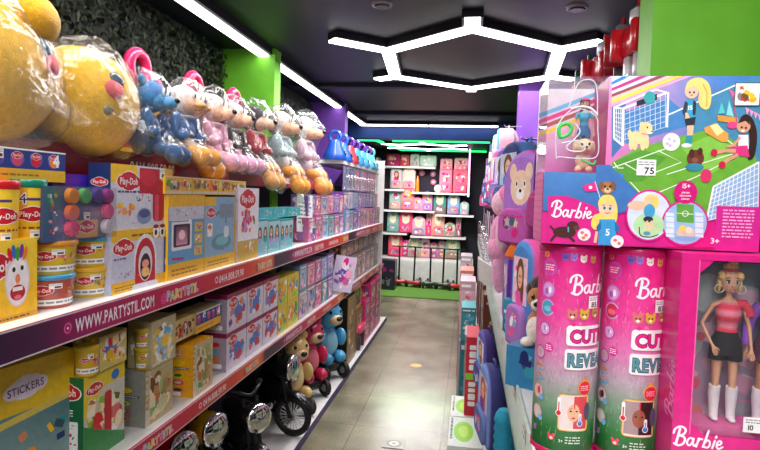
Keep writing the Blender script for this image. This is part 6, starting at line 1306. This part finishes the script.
def doll(parent, loc, s, skin, hair, top, bottom, boots, turn=0., stripes=None, cap=None, small=False, bun=False, sleeves=False, tan=False, arm=0):
    """standing fashion doll facing -y, s metres tall: one skin body, then head, hair and clothes"""
    L = Vector(loc); RT = Matrix.Translation(L) @ Matrix.Rotation(turn, 4, 'Z') @ Matrix.Scale(s, 4)
    V = []; E = []; R = []
    def chain(pts, start=None):
        k = start
        for x, y, z, r in pts:
            V.append(RT @ Vector((x, y, z))); R.append(r * s)
            if k is not None: E.append((k, len(V) - 1))
            k = len(V) - 1
        return k
    pel = chain([(0, 0, .52, .052)]); chest = chain([(0, 0, .60, .040), (0, -.004, .70, .052), (0, 0, .77, .042)], pel); chain([(0, .002, .815, .018), (0, -.002, .85, .02)], chest)
    for k in (-1, 1):
        chain([(k * .046, 0, .47, .046), (k * .05, -.006, .27, .028), (k * .052, .006, .16, .026), (k * .05, .004, .04, .015), (k * .052, -.03, .012, .014)], pel)
        if arm and k == -1: h = chain([(k * .088, 0, .765, .02), (k * .15, .0, .63, .0155), (k * .105, -.06, .52, .011), (k * .09, -.068, .49, .011)], chest); d = Vector((.35, -.25, -.9))
        else: h = chain([(k * .088, 0, .765, .02), (k * .128, .005, .63, .016), (k * .14, -.02, .50, .012), (k * .142, -.03, .465, .012)], chest); d = Vector((.05 * k, -.3, -.95))
        base = Vector(V[h]); sd = d.cross(Vector((0, 1, 0))).normalized()
        for i, ln in enumerate((.034, .04, .037, .028)):
            o = sd * (i - 1.5) * .0085; b0 = RT.inverted() @ base + o + d * .014; e0 = b0 + d * ln * .55 + Vector((0, -.002, 0)); e1 = e0 + d * ln * .45 + Vector((0, -.008, 0))
            chain([(*b0, .0042), (*e0, .0036), (*e1, .003)], h)
        b0 = RT.inverted() @ base + sd * .012 * (1 if k < 0 else -1); chain([(*(b0 + sd * .012 * (1 if k < 0 else -1) + d * .014), .004), (*(b0 + sd * .014 * (1 if k < 0 else -1) + d * .032), .003)], h)
    me = bpy.data.meshes.new('doll'); me.from_pydata(V, E, []); o = bpy.data.objects.new('doll', me); COL.objects.link(o); o.parent = parent
    m = o.modifiers.new('Skin', 'SKIN'); m.use_smooth_shade = True
    if not me.skin_vertices: me.skin_vertices.new() if hasattr(me.skin_vertices, 'new') else None
    for i, sv in enumerate(me.skin_vertices[0].data): sv.radius = (R[i], R[i] * .85); sv.use_root = (i == 0)
    o.modifiers.new('Sub', 'SUBSURF').levels = 2; o.modifiers['Sub'].render_levels = 2
    me.materials.append(M['doll_skin_tan' if tan else 'doll_skin'])
    def part_(name, fn, lab=None):
        b = MB(); fn(b); b.xf(RT); q = b.build(name, o)
        if lab: q['label'] = lab
        return q
    def head(b):
        n0 = len(b.v); b.ell((0, -.008, .915), (.058, .064, .075), skin, 'skin', 24, 18)
        for i in range(n0, len(b.v)):
            x, y, z = b.v[i]; t = max(0, .9 - z) / .07; b.v[i] = (x * (1 - .32 * min(1, t)), y - .006 * t, z)
        b.ell((0, -.075, .9), (.008, .011, .012), skin, 'skin', 10, 8)
        for k in (-1, 1):
            b.ell((k * .025, -.063, .918), (.0145, .006, .0105), WHITE, 'plastic', 12, 8); b.ell((k * .024, -.068, .918), (.0075, .003, .009), hx('3a6a8a'), 'plastic', 10, 6); b.ell((k * .024, -.0705, .918), (.0038, .002, .005), BLACK, 'plastic', 8, 6); b.ell((k * .026, -.066, .93), (.017, .004, .0035), hx('3a2018'), 'plastic', 10, 6); b.ell((k * .027, -.064, .947), (.016, .004, .0028), hx('8a5a30'), 'plastic', 10, 6); b.ell((k * .06, .004, .908), (.006, .01, .015), skin, 'skin', 8, 6)
        b.ell((0, -.066, .872), (.016, .007, .0062), hx('d84a6a'), 'plastic', 12, 6); b.ell((0, -.069, .8725), (.01, .005, .0022), WHITE, 'plastic', 8, 6)
    part_('head', head)
    def hr(b):
        b.ell((0, .014, .93), (.067, .066, .073), hair, 'plush', 20, 12)
        for k in (-1, 1): b.ell((k * .05, -.018, .955), (.026, .036, .03), hair, 'plush', 12, 8); b.ell((k * .06, .012, .9), (.014, .035, .06), hair, 'plush', 12, 8)
        if bun: b.ell((0, .0, 1.01), (.045, .04, .03), hair, 'plush', 14, 8); b.ell((.012, -.005, 1.04), (.03, .028, .022), hair, 'plush', 14, 8)
        else: b.ell((0, .05, .82), (.065, .03, .13), hair, 'plush', 16, 10)
    part_('hair', hr)
    if bun:
        part_('hair_band', lambda b: b.torus((0, -.002, .995), .036, .009, hx('d83a4a'), 'fabric', 'z', 18, 6))
        for k in (-1, 1): part_('earring', lambda b: b.torus((k * .064, -.02, .868), .026, .0035, hx('f4ead0'), 'plastic', 'y', 20, 6))
    if cap: part_('cap', lambda b: (b.ell((0, .004, .965), (.066, .066, .038), cap, 'fabric', 18, 8), b.ell((0, -.07, .955), (.045, .035, .006), cap, 'fabric', 14, 6)))
    def ring(z, a, c_, y=0.): return [(a * math.cos(2 * PI * i / 24), y + c_ * math.sin(2 * PI * i / 24), z) for i in range(24)]
    def tp(b):
        zs = [.585, .605, .625, .645, .665, .685, .705, .725, .745, .765, .785]; W_ = [.066, .06, .058, .06, .066, .072, .076, .076, .074, .072, .05]
        rg = [ring(z, w, w * .82, -.006 if .66 < z < .74 else 0) for z, w in zip(zs, W_)]
        b.loft(rg, top, 'fabric', False, False, True, True, [stripes[(i // 2) % len(stripes)] if stripes else top for i in range(11)])
        for k in (-1, 1):
            if sleeves: b.tube([(k * .07, 0, .775), (k * .115, 0, .70), (k * .135, .0, .62), (k * .145, -.02, .51)], [.034, .034, .033, .03], top, 'fabric', 12)
            elif stripes and k == 1: b.tube([(.05, 0, .77), (.088, 0, .775), (.12, 0, .73), (.128, 0, .70)], [.03, .032, .028, .03], stripes[0], 'fabric', 12)
            elif not stripes: b.tube([(k * .05, 0, .77), (k * .09, 0, .765), (k * .118, 0, .70)], [.03, .03, .028], top, 'fabric', 10)
    part_('top', tp)
    def sh(b):
        b.loft([ring(.44, .088, .07), ring(.48, .098, .076), ring(.53, .09, .07), ring(.57, .07, .06), ring(.59, .066, .056)], bottom, 'fabric', False, False)
        for k in (-1, 1): b.tube([(k * .046, 0, .49), (k * .05, -.003, .43), (k * .05, -.004, .40)], [.049, .05, .05], bottom, 'fabric', 14)
    part_('shorts', sh)
    for k in (-1, 1):
        def bt(b): b.tube([(k * .051, 0, .225), (k * .052, .006, .16), (k * .05, .004, .06), (k * .051, -.004, .015)], [.036, .036, .028, .028], boots, 'fabric', 14); b.ell((k * .052, -.026, .014), (.024, .045, .016), boots, 'plastic', 12, 8)
        part_('boot', bt)
    return o
box_art()
# tubes
def surprise_tube(label, cx, cy, r, h, seed, face, hairc, z=SZ):
    t = empty('surprise_tube', (cx, cy, z), 0, label, 'tube'); b = MB(); rr = random.Random(seed)
    lo, hi = .012, h - .012; b.lathe([(r, lo), (r, hi)], hx('e0559c'), 'card', 48, cap0=False, cap1=False)
    az = math.atan2(cx, cy); f = wrap(b, r, r, h, a0=-PI / 2 - az); f.curved = .002; f.w = 3e-4
    def gcol(v):
        st = ((0, '1f5a2c'), (.12, '2f7a3c'), (.25, '7fa084'), (.38, 'b8a4b0'), (.52, 'dd7ab4'), (.68, 'e64a9c'), (1, 'd81c80'))
        for (p0, c0), (p1, c1) in zip(st, st[1:]):
            if v <= p1: return mixc(hx(c0), hx(c1), (v - p0) / (p1 - p0))
        return hx('d81c80')
    f.grid(-.168, .168, lo, hi, None, 168, 24, lambda a, c: gcol(c)); EX = r * 1.62
    sw = f.nxt()
    for i in range(520):
        u = rr.uniform(-EX, EX); v = rr.uniform(lo + .012, hi - .03); g = gcol((v - lo) / (hi - lo)); up = -1 if v > h * .4 else 1; l = rr.uniform(.006, .016) * up; dx = rr.uniform(-.004, .004); w_ = rr.uniform(.0006, .0012)
        f.poly([(u - w_, v), (u + w_, v), (u + dx, v + l)], mixc(g, WHITE if rr.random() < .5 else BLACK, rr.uniform(.1, .26)), sw + i * 4e-7)
    def arc(x): return r * math.asin(max(-.97, min(.97, x / r)))
    k = .001754 / 4.283; U = lambda zx: arc((zx - 185) / 140 * r); Vt = lambda zy: h - .0 - (zy - 30) * k; Vb = lambda zy: h - (428 + zy * 1.047 - 30) * k     # measured on the photo's tube
    f.text('10', U(70), Vt(86), .0115, hx('f4a02c'), 1); 
    for x, y, c in ((165, 80, hx('7a5ac0')), (202, 80, hx('9a7ad0')), (243, 85, hx('f0e0d8')), (283, 88, hx('d8a060'))): f.ell(U(x), Vt(y), .006, .006, c, 12); f.ell(U(x) - .004, Vt(y) + .005, .0022, .003, c, 8); f.ell(U(x) + .004, Vt(y) + .005, .0022, .003, c, 8); f.ell(U(x) - .002, Vt(y), .001, .001, BLACK, 6); f.ell(U(x) + .002, Vt(y), .001, .001, BLACK, 6)
    def icon(x, y, V_, ringc, fill, s=.0118):
        u = U(x); v = V_(y); s *= 1.15; f.ell(u, v, s, s * 1.05, ringc, 20); f.ell(u, v, s * .82, s * .86, fill, 18); return u, v
    u, v = icon(100, 128, Vt, hx('b060c0'), hx('e83a98'), .0125); f.microtext(u - .009, u + .009, v - .006, v + .006, 3, WHITE, rr)
    u, v = icon(97, 225, Vt, hx('c87ad0'), hx('d8a0d8')); f.ell(u - .003, v - .003, .004, .006, hx('b060b8')); f.ell(u + .004, v, .003, .006, WHITE)
    u, v = icon(97, 302, Vt, hx('c8a0d8'), (hx('4aa0c0'), hx('c83a5a'))[seed % 2], .0125); f.ell(u, v - .002, .008, .005, (hx('78c4d8'), hx('e87a80'))[seed % 2]); f.ell(u + .012, v, .006, .006, hx('e83a98'))
    u, v = icon(90, 395, Vt, hx('d040a0'), hx('d8b0e0'), .0105); f.text('7', u, v - .003, .007, hx('8a3aa8'), 1, .8, 'c'); f.ell(u + .004, v + .001, .002, .003, WHITE)
    u, v = icon(75, 70, Vb, hx('d83a98'), hx('c8a8cc'), .0105); f.ell(u - .001, v, .004, .005, hx('e8a080')); f.ell(U(112), Vb(42), .0085, .0085, hx('e0389a')); f.microtext(U(112) - .006, U(112) + .006, Vb(42) - .005, Vb(42) + .005, 3, WHITE, rr)
    u, v = U(76), Vb(150); f.text('COLOR', u, v, .0058, WHITE, 2, .85, 'c', 0, .1); f.text('COLOR', u, v, .0058, hx('2f6cc0'), 1, .85, 'c', 0, .1); f.text('CHANGE', u, v - .007, .0048, WHITE, 2, .85, 'c', 0, .1); f.text('CHANGE', u, v - .007, .0048, hx('c83040'), 1, .85, 'c', 0, .1); f.line([(u - .012, v - .012), (u, v - .014), (u + .012, v - .011)], .003, hx('58b0d8')); f.line([(u - .012, v + .01), (u, v + .0125), (u + .01, v + .01)], .003, hx('e8903a'))
    for y in (235, 322):
        u, v = icon(72, y, Vb, hx('e8a8c8'), hx('e4c4c8'), .0105); f.ell(u - .002, v, .005, .007, face if y < 300 else LPINK); f.ell(u + .003, v + .002, .004, .007, hairc if y < 300 else hx('b8d8b0')); f.ell(u + .009, v - .009, .005, .0055, hx('7ab8e8'))
    u, v = U(66), Vb(392); f.ell(u, v, .005, .0055, hx('a878b8')); f.ell(u - .004, v + .005, .002, .002, hx('a878b8')); f.ell(u + .004, v + .005, .002, .002, hx('a878b8'))
    u, v = U(140), Vb(408); f.ell(u, v, .0055, .005, hx('e8506a')); f.ell(u - .0045, v + .005, .0025, .003, hx('e8506a')); f.ell(u + .0045, v + .005, .0025, .003, hx('e8506a')); f.ell(u, v - .001, .003, .0025, CREAM)
    # lettering reaches round the side
    script_logo(f, U(196), Vt(232), .0138, hx('fbeaf4'), .06)
    for x, y, c in ((206, 322, hx('d87a70')), (256, 320, hx('d8b040')), (300, 316, hx('c89058'))): f.ell(U(x), Vt(y), .0085, .0085, c, 14); f.ell(U(x) - .006, Vt(y) + .008, .003, .004, c, 8); f.ell(U(x) + .006, Vt(y) + .008, .003, .004, c, 8); f.ell(U(x) - .003, Vt(y) + .001, .0015, .0018, BLACK, 6); f.ell(U(x) + .003, Vt(y) + .001, .0015, .0018, BLACK, 6); f.ell(U(x), Vt(y) - .003, .003, .0022, WHITE, 8)
    u, v = U(200), Vt(436)
    f.rrect(u - .006, u + .062, v - .006, v + .029, .006, WHITE); f.text('CUTIE', u, v, .022, hx('7a1a5a'), 2, .86); f.text('CUTIE', u, v, .022, hx('e8208c'), 1, .86); f.ell(u + .005, v + .031, .004, .003, hx('e8208c')); f.star(u + .016, v + .033, .004, .002, 5, hx('f080b8'))
    v2 = Vb(106); f.rrect(u - .007, u + .066, v2 - .006, v2 + .03, .005, WHITE); f.text('REVEAL', u - .003, v2, .0225, hx('2a4a54'), 2, .72); f.text('REVEAL', u - .003, v2, .0225, hx('5a98a4'), 1, .72)
    pp = (U(290), Vt(266)); price(f, pp[0], pp[1], .02, .0215, '85')
    # warm and cold face picture with thermometers
    u0, u1, v0, v1 = U(172), U(278), Vb(366), Vb(226); f.rrect(u0 - .003, u1 + .006, v0 - .0025, v1 + .002, .006, hx('e8b83a')); f.rrect(u0 - .001, u1 + .004, v0 - .001, v1, .005, hx('e8dcd8')); um = (u0 + u1) / 2 + .001; vm = (v0 + v1) / 2
    f.grid(u0, um, v0 + .002, v1 - .001, hx('e4d4d0') if face == SKIN else hx('a89090')); f.grid(um, u1 + .003, v0 + .002, v1 - .001, hairc); f.ell(um, vm, .0105, .0155, face, 22); f.ell(um - .005, vm + .003, .0022, .0014, BLACK, 8); f.ell(um + .005, vm + .003, .0022, .0014, BLACK, 8); f.line([(um - .008, vm + .007), (um - .003, vm + .0075)], .001, BROWN); f.ell(um, vm - .009, .0035, .0016, hx('c83a50'), 8); f.line([(um, vm + .003), (um + .001, vm - .003)], .0008, mixc(face, BROWN, .4)); f.poly([(um - .0, v1 - .001), (um + .002, v1 - .001), (um + .002, vm + .006), (um, vm + .008)], hx('d83040'))
    for (x, y, q, c, bl) in ((168, 268, .028, hx('e02838'), hx('e02838')), (258, 318, .018, hx('6ab0e8'), hx('3a7ac8'))):
        u, v = U(x), Vb(y); f.rrect(u - .0028, u + .0028, v - q / 2, v + q / 2, .0025, WHITE); f.ell(u, v - q / 2, .0052, .0055, WHITE); f.ell(u, v - q / 2, .004, .0042, bl); f.line([(u, v - q / 2), (u, v + q * .2)], .002, c)
    u, v = U(272), Vb(192); f.ell(u, v, .0125, .0135, hx('f0a838'), 20); f.ell(u, v - .001, .011, .012, hx('e02848'), 20); f.text('10', u - .001, v + .011, .008, hx('f4b03a'), 1, .9, 'c'); f.microtext(u - .008, u + .008, v - .006, v + .004, 3, hx('f8c8d0'), rr); f.ell(U(284), Vb(290), .006, .016, hx('5a5470'), 14)
    f.text('3+', U(172), Vb(420), .005, WHITE, 1); f.microtext(U(200), U(262), Vb(426), Vb(392), 3, hx('d8e8d8'), rr); b.build('sleeve', t)
    b = MB(); b.lathe([(r * 1.02, 0), (r * 1.035, .002), (r * 1.035, .012), (r * 1.0, .0135)], hx('c2185e'), 'plastic', 48); b.build('bottom_rim', t)
    b = MB(); b.lathe([(r * 1.0, h - .0135), (r * 1.03, h - .012), (r * 1.03, h - .002), (r * 1.0, h)], hx('d6207a'), 'plastic', 48); b.build('lid', t); return t
surprise_tube('tall pink to green surprise doll tube with fair face, at the shelf edge', .1845, 1.064, .0535, .374, 2, SKIN, hx('d84a50'))
surprise_tube('tall pink to green surprise doll tube with brown face, beside the windowed doll box', .2965, 1.064, .0535, .374, 3, hx('9a5c44'), hx('3a2020'))
def doll_box():
    X0, X1, Y0, Y1, h = .333, .62, .95, 1.026, .375; W = X1 - X0; D = Y1 - Y0; t = empty('doll_window_box', (X0, Y0, SZ), 0, 'pink windowed box with two fashion dolls standing beside the tubes', 'box'); CP = hx('dc2486'); fl, fb, ft = .026, .088, .010
    b = MB(); b.box(0, W, 0, D, 0, .012, CP); b.box(0, W, 0, D, h - .008, h, CP); b.box(0, .003, 0, D, .0121, h - .0081, CP, 'card', {'left': hx('c81c78')}); b.box(W - .003, W, 0, D, .0121, h - .0081, CP); b.box(.0031, W - .0031, D - .004, D, .0121, h - .0081, hx('8fb0b8'))
    b.box(.0031, fl, 0, .002, .0121, h - .0081, CP); b.box(W - fl, W - .0031, 0, .002, .0121, h - .0081, CP); b.box(fl, W - fl, 0, .002, .0121, fb, CP); b.box(fl, W - fl, 0, .002, h - ft, h - .0081, CP)
    for k, (x, z) in enumerate(((fl, fb), (fl, h - ft))): s = 1 if k == 0 else -1; b.poly if False else b.add([(x, .001, z), (x + .022, .001, z), (x, .001, z + s * .022)], [(0, 1, 2) if s > 0 else (0, 2, 1)], CP)
    f = Fr(b, lambda u, v, k: (u, -k, v)); f.grid(0, W, 0, h, CP) if False else None
    script_logo(f, .003, .070, .0125, hx('fdf0f8'), -.02); f.microtext(.006, .06, .006, .022, 2, hx('f4b0d8'), random.Random(2)); f.line([(fl, fb), (fl, h - ft)], .0018, hx('f070b4')); f.text('3+', .012, .02, .006, WHITE, 1) if False else None
    lf = Fr(b, lambda u, v, k: (-k, D - u, v)); script_logo(lf, .075, .11, .016, hx('e880bc'), PI / 2)
    kf = Fr(b, lambda u, v, k: (u, D - .004 - k, v)); kf.grid(.004, W - .004, .013, h - .01, None, 6, 6, lambda a, c: mixc(mixc(hx('d89ab8'), hx('7a9aa4'), a), hx('6a8a94'), c)); kf.blobs(.03, W - .03, .03, h - .03, [hx('8ab0b0'), hx('d8b0c4'), hx('a8b8b8'), hx('c890ac')], 26, random.Random(8), .06, .16)
    rs = random.Random(5)
    for i in range(12): kf.ell(.05 + rs.uniform(-.012, .014), .07 + i * .016, rs.uniform(.006, .012), rs.uniform(.006, .011), mixc(hx('e04a5a'), hx('f0a0b8'), rs.random()), 8)
    b.build('carton', t)
    b = MB(); b.box(.02, W - .02, .0035, .004, .014, h - .012, WHITE, 'pane'); f = Fr(b, lambda u, v, k: (u, .0034 - k, v)); b.build('clear_window', t)
    b = MB(); p = onY(752, 425, Y0); b.box(p.x - X0 - .013, p.x - X0 + .02, -.001, 0, p.z - SZ - .012, p.z - SZ + .012, WHITE); f = Fr(b, lambda u, v, k: (p.x - X0 + u, -.001 - k, p.z - SZ + v)); f.text('10', -.008, -.008, .008, BLACK, 1); f.microtext(-.01, .015, .002, .01, 2, GREY, random.Random(3)); b.build('price_tag', t)
    p1_ = onY(721, 419, .99)
    doll(t, (p1_.x - X0, .04, p1_.z - SZ), .247, hx('e8b694'), hx('f0d27a'), hx('e8505c'), hx('17171c'), hx('efe9ec'), -.12, stripes=[hx('e23a56'), hx('f08aa0')], bun=True, arm=1)
    doll(t, (p1_.x - X0 + .066, .04, p1_.z - SZ), .247, hx('bd8662'), hx('33201a'), hx('8a4ab8'), hx('54203a'), hx('e8e0e6'), -.15, sleeves=True, tan=True)
    b = MB(); b.box(.02, W - .02, .012, .068, .0121, p1_.z - SZ - .002, hx('e04a9c'), 'card'); b.build('doll_stand', t)
doll_box()
# ------------------------------------------------------------------ shared group phrases for repeats
def stem_(o): return o.name.rsplit('.', 1)[0] if o.name[-3:].isdigit() else o.name
PH = {'modelling_clay_tub': 'modelling clay tubs and cans', 'modelling_clay_can': 'modelling clay tubs and cans', 'clay_playset_box': 'modelling clay boxes', 'flat_clay_box': 'modelling clay boxes', 'clay_variety_box': 'modelling clay boxes', 'backpack': 'backpacks on the shelves', 'hanging_backpack': 'backpacks hung along the aisle', 'hanging_bag': 'backpacks hung along the aisle',
      'toy_motorbike': 'ride-on toys under the lower shelf', 'bear_ride_on': 'ride-on toys under the lower shelf', 'kick_scooter': 'scooters on the grass', 'bubble_toy': 'bubble toys on the far top shelf', 'surprise_tube': 'pink surprise tubes', 'plush_puppy': 'bagged plush toys on the top shelf', 'plush_duck': 'bagged plush toys on the top shelf', 'plush_ball': 'bagged plush toys on the top shelf', 'plush_bear': 'bagged plush toys on the top shelf', 'hanging_blister_pack': 'blister packs under the bubble toys', 'blister_pack': 'toy packs behind the mint rail'}
tops = [o for o in COL.objects if o.parent is None and o.get('label') and not o.get('group')]
count = {}
for o in tops: count[stem_(o)] = count.get(stem_(o), 0) + 1
for o in tops:
    k = stem_(o)
    if k in PH: o['group'] = PH[k]
    elif count[k] > 1: o['group'] = k.replace('_', ' ') + 's' if not k.endswith('box') else k.replace('_', ' ') + 'es'
